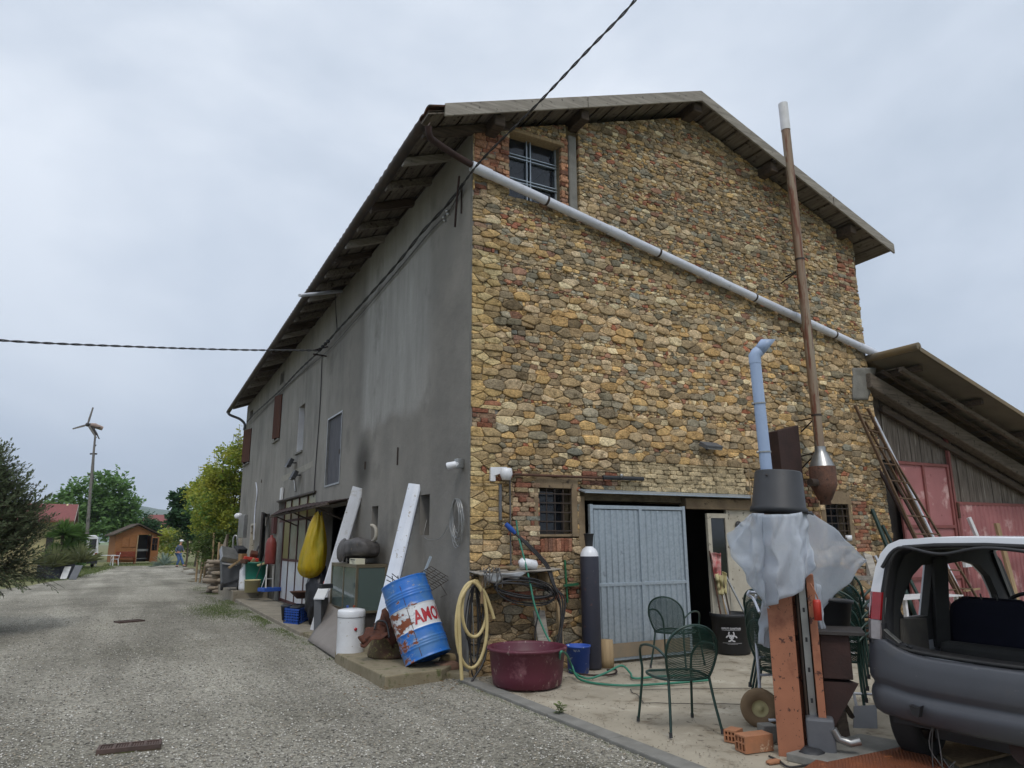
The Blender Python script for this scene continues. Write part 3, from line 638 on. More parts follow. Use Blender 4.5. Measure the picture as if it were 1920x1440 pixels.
# corrugated sheet door, leaning slightly open
m, nt, b = nodes('ribbed_galvanised'); M['ribbed'] = M['galv']
sd_ = MB()
def rib(x): p = (x % .1) / .1; return -.018 if p < .3 else 0
A_, B_ = V((1.745, -.07, .05)), V((3.50, -.07, .05)); H_ = 2.04
def sheet(x0, x1, z0, z1):
    n = int((x1 - x0) / .0125)
    sd_.grid(lambda u, v: V((x0 + (x1 - x0) * u, -.09 + rib(x0 + (x1 - x0) * u), z0 + (z1 - z0) * v)), n, 1, False)
sheet(1.80, 2.58, .13, 1.0); sheet(2.62, 3.37, .13, 1.0); sheet(1.80, 2.58, 1.04, 2.02); sheet(2.62, 3.37, 1.04, 2.02)
DO = sd_.build('corrugated_door', M['galv'], HOUSE, solid=.003)
fr = MB().box(1.745, 1.795, -.115, -.06, .05, 2.09).box(2.575, 2.625, -.118, -.062, .05, 2.04).box(3.375, 3.425, -.115, -.06, .05, 2.09).box(1.795, 3.375, -.114, -.064, 2.03, 2.08).box(1.795, 3.375, -.112, -.066, 1.0, 1.045).box(1.795, 3.375, -.112, -.066, .05, .09).build('door_frame', M['galv'], DO, bevel=.004)
M['doordirt'] = mat('muddy_sheet', (140, 122, 98), (124, 114, 98), .85, .1, 5, bump=.3)
MB().box(1.80, 3.37, -.124, -.119, .09, .27).build('kick_sheet', M['doordirt'], DO)
# white half-glazed door standing open
fz = MB().box(3.93, 4.0, -.03, .02, .06, 2.0).box(4.29, 4.35, -.03, .02, .06, 2.0).box(4.0, 4.29, -.03, .02, 1.93, 2.0).box(4.0, 4.29, -.028, .015, .95, 1.02).box(4.0, 4.29, -.02, .01, .06, .95)
M['oldwhite'] = mat('flaking_white_paint', (186, 180, 164), (164, 156, 140), .7, 0, 5, spots=[((70, 62, 52), 9, .60, .03), ((112, 98, 78), 4, .6, .1)], bump=.3)
wd = fz.build('glazed_white_door', M['oldwhite'], HOUSE, bevel=.004); MB().box(4.0, 4.29, -.01, -.004, 1.02, 1.93).build('pane', M['darkglass'], wd)
MB().box(4.35, 4.9, .0, .05, .04, 2.06).build('whitewashed_panel', M['oldwhite'], HOUSE)
MB().lathe([(0, 0), (.06, 0), (.06, .02), (0, .03)], (4.56, -.02, 1.83), 14, Euler((PI / 2, 0, 0)).to_matrix()).build('bulkhead_lamp', M['black'], HOUSE)
# dark clutter inside the doorway
def clutter(x0, x1, y0, y1, n, label, name):
    mb = MB()
    for i in range(n):
        x, y = ru(x0, x1), ru(y0, y1); h = ru(.3, 1.6); a = V((x, y, .04)); mb.tube(smooth([a, a + V((ru(-.2, .2), ru(-.1, .1), h * .5)), a + V((ru(-.3, .3), ru(-.1, .1), h))], 4), ru(.008, .03), 6)
    return mb
tag(clutter(3.52, 3.84, .6, 1.0, 14, '', '').build('tool_bundle', M['rust']), 'dim rusty tools and hoses just inside the dark doorway', 'tools')
# ---- long wall openings
def fr_l(mb, r, x0, x1, w_): mb.box(x0, x1, r[0], r[0] + w_, r[2], r[3]); mb.box(x0, x1, r[1] - w_, r[1], r[2], r[3]); mb.box(x0, x1, r[0] + w_, r[1] - w_, r[2], r[2] + w_); mb.box(x0, x1, r[0] + w_, r[1] - w_, r[3] - w_, r[3]); return mb
r = LH['hatch']; h_ = MB()
for i in range(7): y = r[0] + .04 + i * (r[1] - r[0] - .08) / 7; h_.box(.03, .05 + .003 * (i % 2), y, y + (r[1] - r[0] - .08) / 7 - .006, r[2] + .04, r[3] - .04)
ho = h_.build('loft_door', M['hatchwood'], HOUSE); fr_l(MB(), r, -.015, .06, .035).build('frame', M['alu'], ho); MB().box(-.01, .03, r[0] + .12, r[0] + .16, 3.4, 3.5).build('handle', M['iron'], ho)
r = LH['win']; wf = fr_l(MB(), r, .2, .25, .06).build('white_window', M['whiteclean'], HOUSE); MB().box(.005, .2, r[1] - .012, r[1] - .002, r[2], r[3]).build('reveal_lining', M['whiteclean'], wf)
bl = MB(); zz = r[3] - .06
while zz > r[2] + .45: bl.box(.17, .185, r[0] + .06, r[1] - .06, zz - .042, zz); zz -= .047
bl.build('roller_blind', M['shutter'], wf); MB().box(.21, .22, r[0], r[1], r[2], r[3]).build('pane', M['darkglass'], wf); MB().box(-.05, .2, r[0] - .04, r[1] + .04, r[2] - .05, r[2]).build('sill', M['cement'], wf)
def shutters(r, op):
    f = fr_l(MB(), r, .1, .16, .06).build('shuttered_window', M['shutter'], HOUSE); MB().box(.15, .16, r[0], r[1], r[2], r[3]).build('pane', M['darkglass'], f); w2 = (r[1] - r[0]) / 2
    for s, yh in ((1, r[0]), (-1, r[1])):
        ang = math.radians(op[0] if s > 0 else op[1]); d = V((-math.sin(ang), s * math.cos(ang), 0)); n_ = V((-d.y, d.x, 0)).normalized() * .03
        a = V((.0, yh + s * .02, r[2] + .03)); mb = MB()
        for i in range(5): p, q = a + d * (w2 * i / 5), a + d * (w2 * (i + 1) / 5 - .006); mb.prism([p, q, q + V((0, 0, r[3] - r[2] - .06)), p + V((0, 0, r[3] - r[2] - .06))], n_)
        mb.build('shutter', M['shutter'], f)
    MB().box(-.06, .1, r[0] - .04, r[1] + .04, r[2] - .05, r[2]).build('sill', M['cement'], f)
shutters(LH['sh2'], (14, 10)); shutters(LH['sh1'], (14, 12))
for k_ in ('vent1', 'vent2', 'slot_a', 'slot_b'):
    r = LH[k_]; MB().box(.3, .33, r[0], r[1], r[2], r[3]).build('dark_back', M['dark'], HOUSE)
for k_ in ('slot_a', 'slot_b'): r = LH[k_]; MB().tube([V((.15, r[0] + .1, r[2])), V((.15, r[0] + .1, r[3]))], .008, 6).tube([V((.15, r[0], r[2] + .15)), V((.15, r[1], r[2] + .15))], .008, 6).build('slot_bars', M['iron'], HOUSE)
for k_, mt in (('door2', M['shutter']), ('door3', M['shutter'])):
    r = LH[k_]; d = MB().box(.12, .16, r[0], r[1], r[2], r[3]).build('door', mt, HOUSE); fr_l(MB(), (r[0] - .03, r[1] + .03, r[2], r[3] + .03), -.012, .1, .06).build('frame', M['oldwhite'], d)
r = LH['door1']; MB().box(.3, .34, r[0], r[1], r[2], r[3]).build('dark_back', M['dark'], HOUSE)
M['redbrown'] = mat('red_brown_paint', (84, 44, 40), (66, 38, 36), .7, bump=.2)
dd = MB().obox((-.16, 14.35, 1.42), (.05, 1.25, 2.1), (0, 0, -14)).build('open_plank_door', M['dark'], HOUSE, bevel=.005)
M['sign'] = mat('worn_sign', (190, 186, 178), (120, 116, 112), .6, 0, 30, bump=0); MB().obox((-.14, 14.0, 2.2), (.012, .5, .24), (0, 0, -14)).build('notice', M['sign'], dd)
# glazed workshop front inside the big opening
r = (8.5, 12.9, .1, 2.7); gf = MB().box(.04, .09, 8.5, 12.9, 2.14, 2.2).box(.04, .09, 8.5, 12.3, 1.12, 1.18).box(.04, .09, 8.5, 12.3, .08, .15)
for y in (8.5, 9.46, 10.42, 11.38, 12.25): gf.box(.035, .095, y, y + .05, .08, 2.7)
gl = gf.build('workshop_front', M['redbrown'], HOUSE); M['frost'] = mat('frosted_glass', (150, 158, 146), (128, 132, 108), .25, bump=0, scale=1.2); M['ypane'] = mat('yellowed_pane', (146, 140, 96), (132, 128, 84), .3, bump=0)
for i, y in enumerate((8.5, 9.46, 10.42, 11.38)):
    MB().box(.06, .07, y + .05, y + (.96 if i < 3 else .87), 1.18, 2.14).build('pane', M['ypane'] if i == 3 else M['frost'], gl); MB().box(.055, .075, y + .05, y + (.96 if i < 3 else .87), .15, 1.12).build('lower_panel', M['whiteclean'], gl)
    MB().box(.062, .072, y + .05, y + .96, 2.2, 2.7).build('fanlight', M['ypane'], gl)
MB().box(.02, .1, 12.3, 12.95, .07, 2.14).build('cement_panel', M['cement'], gl)
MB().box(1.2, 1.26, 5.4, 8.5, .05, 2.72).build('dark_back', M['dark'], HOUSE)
# sagging tin canopy over the workshop front
cn = MB(); c1_, c2_, c3_ = L(652, 940, -.02), L(528, 968, -.55), L(655, 941, -.75)
fA = [V((-.02, 5.3, 2.42)), V((-.02, 9.2, 2.50)), V((-.02, 12.7, 2.50))]; fB = [V((-.62, 4.6, 2.30)), V((-.72, 8.4, 2.27)), V((-.62, 10.6, 2.24))]
loft(cn, fA, fB, 60, 4, lambda u, v: V((0, 0, .012 * math.sin(u * 120)))); cn.build('tin_canopy', M['rustdark'], HOUSE, solid=.006)
cb = MB()
for y in (5.7, 8.0, 10.2): cb.bar((-.02, y, 2.0), (-.6, y, 2.25), .03, .03).bar((-.02, y, 2.40), (-.66, y, 2.25), .04, .04)
cb.bar((-.62, 4.7, 2.275), (-.62, 10.6, 2.22), .04, .04).build('canopy_bracket', M['wooddark'], HOUSE)
MB().box(-.05, .0, 8.4, 13.1, 2.72, 2.76).build('drip_rail', M['iron'], HOUSE)
# small marks: wall ties and patches
mk = MB()
for (x, y, h_) in ((745, 872, 40), (490, 905, 14), (684, 880, 20), (865, 400, 60)): p = L(x, y, -.012); mk.bar(p, p + V((0, 0, h_ / 140)), .025, .012, (0, 1, 0))
mk.build('wall_tie', M['iron'], HOUSE)
pm = MB().prism([L(x, y, -.003) for x, y in ((527, 901), (528, 893), (540, 888), (562, 876), (586, 864), (587, 874), (570, 884), (548, 894), (532, 903))], (.004, 0, 0)); pm.build('plaster_patch', mat('fresh_plaster', (150, 146, 136), (132, 128, 118), .9), HOUSE)
# ------------------------------------------------------------------ barn on the right
BARN = thing('barn', 'weathered plank barn with faded red doors right of the stone gable', 'barn', (8.4, 0, 0))
YB = .15
M['beam'] = wood('old_roof_beam', (116, 106, 95), (78, 70, 62), 'x', spots=[((54, 48, 42), 10, .58, .08)])
def bz(x): return 4.56 - .318 * (x - 8.07)
bw = MB(); x = 8.3
while x < 17.5:
    wd = ru(.12, .2); zb = 3.06 if x < 10.45 else 2.32 if x < 14 else 0.0
    o_ = ru(-.012, .012); bw.prism([(x, YB + o_, zb + (0 if zb < 1 else ru(-.04, .0))), (x + wd - .008, YB + o_, zb), (x + wd - .008, YB + o_, bz(x + wd) - .05), (x, YB + o_, bz(x) - .05)], (0, .03, 0)); x += wd
bw.build('board_wall', M['plankz'], BARN)
MB().box(8.3, 17.5, YB + .06, YB + .1, 0, 2.0).prism([(8.3, YB + .06, 2), (17.5, YB + .06, 2), (17.5, YB + .06, 2.2), (8.3, YB + .06, 4.4)], (0, .04, 0)).build('back_lining', M['dark'], BARN)
MB().prism([(8.0, -.16, bz(8.0) + .02), (17.6, -.16, bz(17.6) + .02), (17.6, -.16, bz(17.6) - .26), (8.0, -.16, bz(8.0) - .26)], (0, .24, 0)).build('verge_beam', M['beam'], BARN, bevel=.02)
MB().bar((8.5, .05, bz(8.5) - .42), (17.5, .05, bz(17.5) - .42), .08, .12).build('lower_beam', M['wooddark'], BARN)
def rz_(x): return 4.86 - .31 * (x - 8.15)
rs = MB().grid(lambda u, v: V((8.17 + 10 * u, -1.02 + 9 * v, rz_(8.17 + 10 * u) + .03 + .018 * math.sin(v * 9 / .18 * PI))), 2, 500, True)
M['sheetroof'] = mat('ochre_sheet_roof', (122, 104, 72), (104, 96, 82), .7, 0, 3, bump=.1)
M['soffit'] = mat('beige_soffit_sheet', (104, 98, 84), (84, 79, 68), .8, 0, 1.5, bump=.05)
rs.build('roof_sheet', M['sheetroof'], BARN, solid=.01)
MB().prism([(8.17, -1.0, rz_(8.17) - .02), (18.1, -1.0, rz_(18.1) - .02), (18.1, -.1, rz_(18.1) - .02), (8.17, -.1, rz_(8.17) - .02)], (0, 0, .008)).build('soffit', M['soffit'], BARN)
MB().prism([(8.17, -1.035, rz_(8.17) - .03), (18.1, -1.035, rz_(18.1) - .03), (18.1, -1.035, rz_(18.1) + .05), (8.17, -1.035, rz_(8.17) + .05)], (0, .012, 0)).build('verge_flashing', M['sheetroof'], BARN)
MB().tube([(8.17, y, rz_(8.17) + .06) for y in np.linspace(-1.02, 1, 8)], .07, 8).build('ridge_cap', M['sheetroof'], BARN)
for i, x in enumerate((8.6, 10.2, 11.8, 13.4, 15, 16.6)): MB().bar((x, -.85 if i % 2 else -.75, rz_(x) - .1), (x, .3, rz_(x) - .1), .09, .1).build('rafter', M['wooddark'], BARN)
MB().bar((8.3, -.55, rz_(8.3) - .2), (17.8, -.5, rz_(17.8) - .2), .07, .08).build('roof_batten', M['beam'], BARN)
MB().bar((8.3, -.2, rz_(8.3) - .17), (17.8, -.2, rz_(17.8) - .17), .05, .06).build('roof_batten', M['wooddark'], BARN)
for i in range(18): x = 8.5 + i * .5; MB().bar((x, -.5, rz_(x) - .06), (x + .02, .14, rz_(x) - .06), .05, .02).build('roof_lath', M['woodgrey_y'], BARN)
M['pinkred'] = mat('faded_red_metal', (166, 108, 108), (146, 92, 92), .6, 0, 1.6, spots=[((196, 162, 158), 2.2, .55, .12), ((120, 70, 68), 7, .64, .06)], bump=.08)
M['pinkframe'] = mat('red_oxide_frame', (138, 80, 76), (112, 64, 60), .65, 0, 4, bump=.1)
def bdoor(x0, x1, z1, cols, rows, name='metal_door', corr=False):
    d = MB()
    if corr: d.grid(lambda u, v: V((x0 + (x1 - x0) * u, YB - .06 - (.022 if (u * (x1 - x0) / .15) % 1 < .3 else 0), .1 + (z1 - .12) * v)), int((x1 - x0) / .02), 1, False)
    else: d.box(x0 + .03, x1 - .03, YB - .05, YB - .03, .1, z1 - .03)
    o = d.build(name, M['pinkred'], BARN); f = MB(); w_ = .055
    xs = [x0 + (x1 - x0 - w_) * i / cols for i in range(cols + 1)]; zs = [.05 + (z1 - w_ - .05) * q for q in rows]
    for x in xs: f.box(x, x + w_, YB - .085, YB - .051, .05, z1)
    for q in zs:
        for i in range(cols): f.box(xs[i] + w_, xs[i + 1], YB - .083, YB - .053, q, q + w_)
    f.build('door_frame', M['pinkframe'], o); return o
o = bdoor(8.78, 10.42, 3.04, 2, (0, .28, .60, 1.0)); MB().box(10.44, 10.5, YB - .1, YB - .04, 0, 4.0 - .2).build('door_post', M['pinkframe'], BARN)
bdoor(10.54, 13.9, 2.32, 1, (0, 1.0), corr=True)
hg = MB()
for z in (2.0, 1.2): hg.box(10.47, 10.53, YB - .13, YB - .07, z, z + .3)
hg.build('door_hinges', M['rust'], BARN)
MB().box(17.4, 17.5, .3, 8, 0, 2.1).box(8.6, 17.4, 7.9, 8, 0, 2.0).build('rear_walls', M['plankz'], BARN)
# ------------------------------------------------------------------ vegetation
def leafmat(name, c, c2, sub=.0, spots=None):
    m = mat(name, c, c2, .6, 0, 1.1, spots=spots, bump=0, spec=.3)
    b = m.node_tree.nodes['Principled BSDF']; b.inputs['Subsurface Weight'].default_value = 0
    nt = m.node_tree; tr = N(nt, 'ShaderNodeBsdfTranslucent'); mx = N(nt, 'ShaderNodeMixShader'); mx.inputs[0].default_value = .42
    l = b.inputs['Base Color'].links[0].from_socket; nt.links.new(l, tr.inputs[0]); nt.links.new(b.outputs[0], mx.inputs[1]); nt.links.new(tr.outputs[0], mx.inputs[2]); nt.links.new(mx.outputs[0], nt.nodes['Material Output'].inputs[0])
    return m
M['leafyellow'] = leafmat('yellow_green_leaf', (150, 162, 68), (176, 168, 68), spots=[((98, 130, 58), 1.2, .46, .15)])
M['leafgreen'] = leafmat('green_leaf', (120, 152, 90), (94, 128, 74)); M['leafdark'] = leafmat('dark_green_leaf', (68, 98, 62), (52, 82, 52))
M['leafhedge'] = leafmat('dull_green_leaf', (98, 116, 58), (76, 96, 50)); M['leafolive'] = leafmat('needle_leaf', (112, 122, 92), (88, 102, 76), spots=[((134, 128, 92), 3, .70, .1)])
M['bark'] = mat('bark', (92, 82, 68), (62, 54, 46), .95, 0, 8, bump=.6)
def leaves(mb, c, r, n, sz, asp=.5, droop=.0):
    for _ in range(n):
        d = V((random.gauss(0, 1), random.gauss(0, 1), random.gauss(0, 1))).normalized() * (rnd() ** .45)
        p = c + V((d.x * r[0], d.y * r[1], d.z * r[2])); a = V((random.gauss(0, 1), random.gauss(0, 1), random.gauss(0, .6) - droop)).normalized(); b = a.orthogonal(); b.rotate(Matrix.Rotation(ru(0, 6.28), 3, a)); b.z *= .6
        s = sz * ru(.6, 1.3); mb.add([p, p + a * s * .5 + b * s * asp * .5, p + a * s, p + a * s * .5 - b * s * asp * .5], [(0, 1, 2, 3)])
def tree(name, label, base, h, clumps, leafm, n, sz, trunk_r=.12, group=None, cat='tree', stems=1, asp=.5, twigs=0):
    t = thing(name, label, cat, base, 0, group); tk = LM(); cr = LM()
    for s in range(stems):
        ox = ru(-.4, .4) * (stems > 1); top = V((ox * 1.6, 0, h * .8)); tr = smooth([V((ox, ox * .4, -.15)), V((ox * 1.1 + .05, .03, h * .25)), V((ox * 1.3 - .05, 0, h * .5)), top], 4)
        tk.tube(tr, [trunk_r * (1 - .8 * i / (len(tr) - 1)) for i in range(len(tr))], 8)
    for (c, r) in clumps:
        c = V(c); s = V((0, 0, min(h * .6, max(.2, c.z * .55)))); q = s.lerp(c, .6) + V((0, 0, -.1)); tk.tube(smooth([s, q, c], 3), [trunk_r * .4, trunk_r * .35, trunk_r * .28, trunk_r * .2, trunk_r * .15, trunk_r * .1, .01][:7], 5)
        k = max(3, int(7 * min(r) / max(r)) + 3)
        tot = int(n * r[0] * r[2])
        subs = []
        for _ in range(k + 4):
            d = V((random.gauss(0, 1), random.gauss(0, 1), random.gauss(0, 1))).normalized() * ru(.45, 1.0); subs.append(c + V((d.x * r[0], d.y * r[1], d.z * r[2])))
        for q in subs: leaves(cr, q, [a * ru(.28, .5) for a in r], tot // (k + 4), sz, asp)
        leaves(cr, c, r, tot // 3, sz, asp)
        for _ in range(twigs):
            d = V((random.gauss(0, .5), random.gauss(0, .5), 1)).normalized(); a = c + V((d.x * r[0], d.y * r[1], d.z * r[2] * .8)); e = a + V((ru(-.2, .2), ru(-.2, .2), ru(.3, .9))); tk.tube([a, e], .008, 4)
            for f in np.linspace(.1, 1, 6): leaves(cr, a.lerp(e, f), (.05, .05, .05), 2, sz, asp)
    tk.build('trunk', M['bark'], t); cr.build('crown', leafm, t); return t
def gp(px, d, z=0):      # a point on the ground below image column px at forward distance d
    p = D(px, 1015, d); return V((p.x, p.y, z))
# yellow-green row of small trees behind the far end of the house
b0 = gp(432, 30); tree('yellow_tree', 'tall yellow green tree whose crown touches the far end of the farmhouse', b0, 6.2, [((0, 0, 4.6), (1.25, 1.3, 1.2)), ((-.2, .3, 3.3), (1.4, 1.3, 1.1)), ((.3, 0, 5.4), (.8, .8, .5)), ((0, 0, 2.2), (1.3, 1.1, .8))], M['leafyellow'], 2300, .15, .09, 'trees behind the farmhouse', stems=3, twigs=7)
b0 = gp(402, 34); tree('yellow_tree', 'lower yellow tinged tree between the fig tree and the tallest yellow one', b0, 5, [((-.2, 0, 3.5), (1.2, 1.1, 1.0)), ((0, 0, 2.4), (1.2, 1.1, .8)), ((.5, 0, 4.4), (.8, .8, .6))], M['leafyellow'], 2000, .16, .09, 'trees behind the farmhouse', stems=3, twigs=6)
b0 = gp(392, 39); tree('yellow_tree', 'leftmost yellow green tree above the fence posts', b0, 5.2, [((-.5, 0, 4.1), (1.2, 1.1, 1.0)), ((.3, 0, 3.4), (1.3, 1.2, 1.0)), ((0, 0, 5.0), (.9, .9, .6))], M['leafyellow'], 1500, .18, .09, 'trees behind the farmhouse', stems=2, twigs=6)
b0 = gp(424, 29); tree('hedge_tree', 'dull green undergrowth tree low behind the stone pile', b0, 2.5, [((0, 0, 1.5), (1.0, .8, .9)), ((-.6, .5, 1.4), (.7, .7, .8))], M['leafhedge'], 1900, .12, .05, stems=5)
b0 = gp(358, 52); tree('fig_tree', 'dark fig tree with large glossy leaves left of the yellow trees', b0, 5.2, [((-1.1, 0, 4.5), (.6, .6, .9)), ((-.9, 0, 3.4), (.8, .8, .8)), ((0, 0, 2.8), (.9, .8, .9))], M['leafdark'], 1300, .3, .08, stems=2, asp=.7)
b0 = gp(178, 68); tree('walnut_tree', 'large fresh green tree behind the wind turbine mast', b0, 10, [((-1.5, 0, 5.5), (2.4, 2, 1.7)), ((1.4, 0, 5.2), (2.4, 2, 1.9)), ((.2, 0, 6.9), (2.2, 2, 1.4)), ((0, 0, 3.2), (3.2, 2.4, 1.8)), ((2.6, 0, 4.2), (1.3, 1.3, 1.1)), ((-2.9, 0, 4.7), (1.3, 1.3, .9))], M['leafgreen'], 330, .42, .22, stems=1, twigs=3)
b0 = gp(250, 76); tree('plum_tree', 'small round green tree just left of the shed roof', b0, 5, [((0, 0, 3.6), (1.8, 1.6, 1.3)), ((.6, 0, 2.2), (2.2, 1.6, 1.5)), ((1.7, 0, 3.2), (1.3, 1.3, 1.0))], M['leafdark'], 330, .36, .12)
b0 = gp(318, 66); tree('shrub', 'pale green shrub at the right side of the wooden shed', b0, 3, [((0, 0, 2.3), (1.5, 1.4, .9)), ((-.3, 0, 1.2), (1.6, 1.4, 1.1))], M['leafyellow'], 420, .28, .06)
b0 = gp(352, 60); tree('shrub', 'dark green bushy shrub behind the walking person', b0, 3, [((0, 0, 1.9), (1.4, 1.2, 1.2)), ((.3, 0, 3.0), (1.2, 1.1, .9))], M['leafhedge'], 450, .28, .06)
for i, (px, d, h) in enumerate(((60, 95, 7), (215, 120, 7), (120, 105, 8))):
    b0 = gp(px, d); tree('distant_tree', ['round distant tree half hidden by the dark bush', 'distant tree at the foot of the blue hill', 'distant tree above the red roof'][i], b0, h, [((0, 0, h * .6), (2.6, 2.4, h * .33)), ((1.5, 0, h * .45), (2, 2, h * .25))], M['leafdark'], 110, .6, .2)
# the dark needle bush at the left edge of the drive: long arching twigs with small leaves
bc = gp(-112, 13.2); BT = thing('needle_bush', 'large dark feathery bush with spiky twigs at the left edge of the drive', 'bush', bc); tw = LM(); lf = LM()
for i in range(3600):
    a = ru(0, 6.28); rr = 1.34 * (rnd() ** .5) ; z0 = ru(.95, 3.1); taper = 1.0 if z0 < 2.0 else max(.25, 1 - (z0 - 2.0) * .62); rr *= taper
    s = V((math.cos(a) * rr, math.sin(a) * rr, z0)); up = ru(.0, 1.0) if z0 > 1.3 else ru(-.35, .5)
    d = V((math.cos(a) * ru(.3, 1), math.sin(a) * ru(.3, 1), up)).normalized(); l = ru(.35, .75)
    P = [s + d * l * t + V((0, 0, -.08 * t * t)) for t in (0, .33, .66, 1)]; tw.tube(P, .004, 3, False)
    for j in range(22):
        t = j / 21.; p = P[0].lerp(P[-1], t); q = V((random.gauss(0, 1), random.gauss(0, 1), random.gauss(0, 1)))  .normalized() * .05 + d * .06; n_ = q.cross(V((0, 0, 1))).normalized() * .013
        lf.add([p - n_, p + q * .6 - n_ * 1.3, p + q, p + q * .5 + n_ * 1.6], [(0, 1, 2, 3)])
tw.tube([V((0, 0, -.1)), V((.05, 0, 1)), V((0, 0, 2.6))], [.08, .06, .02], 8); tw.build('trunk', M['bark'], BT); lf.build('crown', M['leafolive'], BT)
# ------------------------------------------------------------------ far left yard
M['cream'] = mat('cream_render', (186, 176, 132), (168, 158, 118), .9, 0, 1, bump=.1)
hb = gp(128, 44)
def face(px, ex=0.):
    f = D(px, 1015, 1) - CAM; f.z = 0; f.rotate(Matrix.Rotation(math.radians(-ex), 3, 'Z')); f.normalize(); return V((f.y, -f.x, 0)), f
H2 = thing('small_house', 'low cream house with red brown roof left of the wind turbine', 'house', hb); r_, f_ = face(128, 2)
def q2(a, b, z): return V((hb.x, hb.y, 0)) + r_ * a + f_ * b + V((0, 0, z))
def boxq(mb, a0, a1, b0, b1, z0, z1): return mb.prism([q2(a0, b0, z0), q2(a1, b0, z0), q2(a1, b1, z0), q2(a0, b1, z0)], (0, 0, z1 - z0))
wl = MB(); boxq(wl, -7, -.35, .3, 6, -.2, 2.95); wl.prism([q2(-.35, 0, 2.95), q2(-.35, 6, 2.95), q2(-.35, 3, 4.1)], r_ * -.1); wl.build('wall', M['cream'], H2)
rf = MB().prism([q2(-6.5, -.5, 2.85), q2(.2, -.5, 2.85), q2(.2, 3, 3.98), q2(-6.5, 3, 3.98)], (0, 0, .1)).prism([q2(-6.5, 6.5, 2.85), q2(.2, 6.5, 2.85), q2(.2, 3, 3.98), q2(-6.5, 3, 3.98)], (0, 0, .1)); rf.build('roof', M['redroof'], H2)
bb = MB().bar(q2(.21, -.55, 2.84), q2(.21, 3, 3.98), .04, .16).bar(q2(.21, 6.5, 2.84), q2(.21, 3, 3.98), .04, .16).build('barge_board', M['woodgrey'], H2)
wn = MB(); boxq(wn, -1.15, -.75, .26, .3, .0, 2.3); wn.build('dark_doorway', M['dark'], H2); MB().bar(q2(-.9, -.2, 2.45), q2(.75, -1.2, 1.9), .08, .08).build('awning_arm', M['lumber'], H2)
r_, f_ = HR, HF; hb = gp(300, 125); H3 = thing('distant_house', 'distant house with a dull red tiled roof behind the shed', 'house', hb)
wl = MB(); boxq(wl, -5, 5, 0, 8, -.2, 4.6); wl.build('wall', M['cream'], H3); rf = MB().prism([q2(-6, -.7, 4.5), q2(6, -.7, 4.5), q2(4, 4, 6.4), q2(-4, 4, 6.4)], (0, 0, .15)).prism([q2(-6, 8.7, 4.5), q2(6, 8.7, 4.5), q2(4, 4, 6.4), q2(-4, 4, 6.4)], (0, 0, .15)); rf.build('roof', M['redroof'], H3)
cw = MB(); boxq(cw, 1.2, 1.8, 2.5, 3.1, 5.4, 7.2); cw.build('chimney', M['cream'], H3)
# wooden garden shed
SA = .78
r_, f_ = face(257, -12); r_ = r_ * SA; hb = gp(256, 59); SH = thing('garden_shed', 'orange wooden garden shed with an open glazed door at the end of the drive', 'shed', hb)
K_ = 1.0
wl = MB()
for i in range(15):
    z = .1 + i * .145; z1 = z + .138
    for (a0, a1) in ((-1.95, .15), (1.45, 1.95)): boxq(wl, a0, a1, 0, .06, z, z1)
boxq(wl, -1.95, -1.89, .06, 2.5, .1, 2.25); boxq(wl, 1.89, 1.95, .06, 2.5, .1, 2.25); boxq(wl, -1.95, 1.95, 2.5, 2.56, .1, 2.25)
wl.prism([q2(-1.95, 0, 2.27), q2(1.95, 0, 2.27), q2(0.0, 0, 3.0)], f_ * .06); wl.build('wall', M['pine'], SH)
rf = MB().prism([q2(-2.35, -.35, 2.18), q2(0, -.35, 3.08), q2(0, 2.8, 3.08), q2(-2.35, 2.8, 2.18)], (0, 0, .09)).prism([q2(2.35, -.35, 2.18), q2(0, -.35, 3.08), q2(0, 2.8, 3.08), q2(2.35, 2.8, 2.18)], (0, 0, .09)); rf.build('roof', M['wooddark'], SH)
iw = MB(); boxq(iw, .15, 1.45, 1.4, 1.45, .1, 2.25); iw.build('dark_interior', M['dark'], SH); iw = MB(); boxq(iw, .3, 1.4, .7, .9, .95, 1.12); boxq(iw, .3, 1.4, .7, .9, .35, .4); iw.build('inner_shelf', M['alu'], SH)
dr = MB(); dz = 1.95
def pd(a, b, z): return q2(1.42, 0, 0) + (r_ * .55 + f_ * -.75).normalized() * a + V((0, 0, z))
for (a0, a1, z0, z1) in ((0, .1, .1, 2.1), (.7, .8, .1, 2.1), (.1, .7, .1, 1.0), (.1, .7, 2.0, 2.1), (.1, .7, 1.5, 1.53), (.38, .41, 1.0, 2.0)): dr.prism([pd(a0, 0, z0), pd(a1, 0, z0), pd(a1, 0, z1), pd(a0, 0, z1)], r_ * .04)
dd = dr.build('open_door', M['pine'], SH); MB().prism([pd(.1, 0, 1.0), pd(.7, 0, 1.0), pd(.7, 0, 2.0), pd(.1, 0, 2.0)], r_ * .01).build('pane', M['darkglass'], dd)
fw = MB(); boxq(fw, .05, .15, -.03, .07, .1, 2.2); boxq(fw, 1.45, 1.55, -.03, .07, .1, 2.2); fw.build('door_frame', M['lumber'], SH)
wn = MB(); boxq(wn, -1.35, -.75, -.05, -.002, 1.3, 2.05); boxq(wn, -.65, -.05, -.05, -.002, 1.3, 2.05); wn.build('closed_shutters', M['pine'], SH)
bn = thing('garden_bench', 'red brown wooden bench against the shed front', 'bench', q2(-.95, -.5, 0)); M['redwood'] = wood('red_stained_wood', (140, 70, 48), (112, 56, 40), 'x')
sb = MB(); [boxq(sb, -1.8, 0, -.6 + i * .13, -.5 + i * .13, .42, .45) for i in range(4)]; sb.build('seat', M['redwood'], bn)
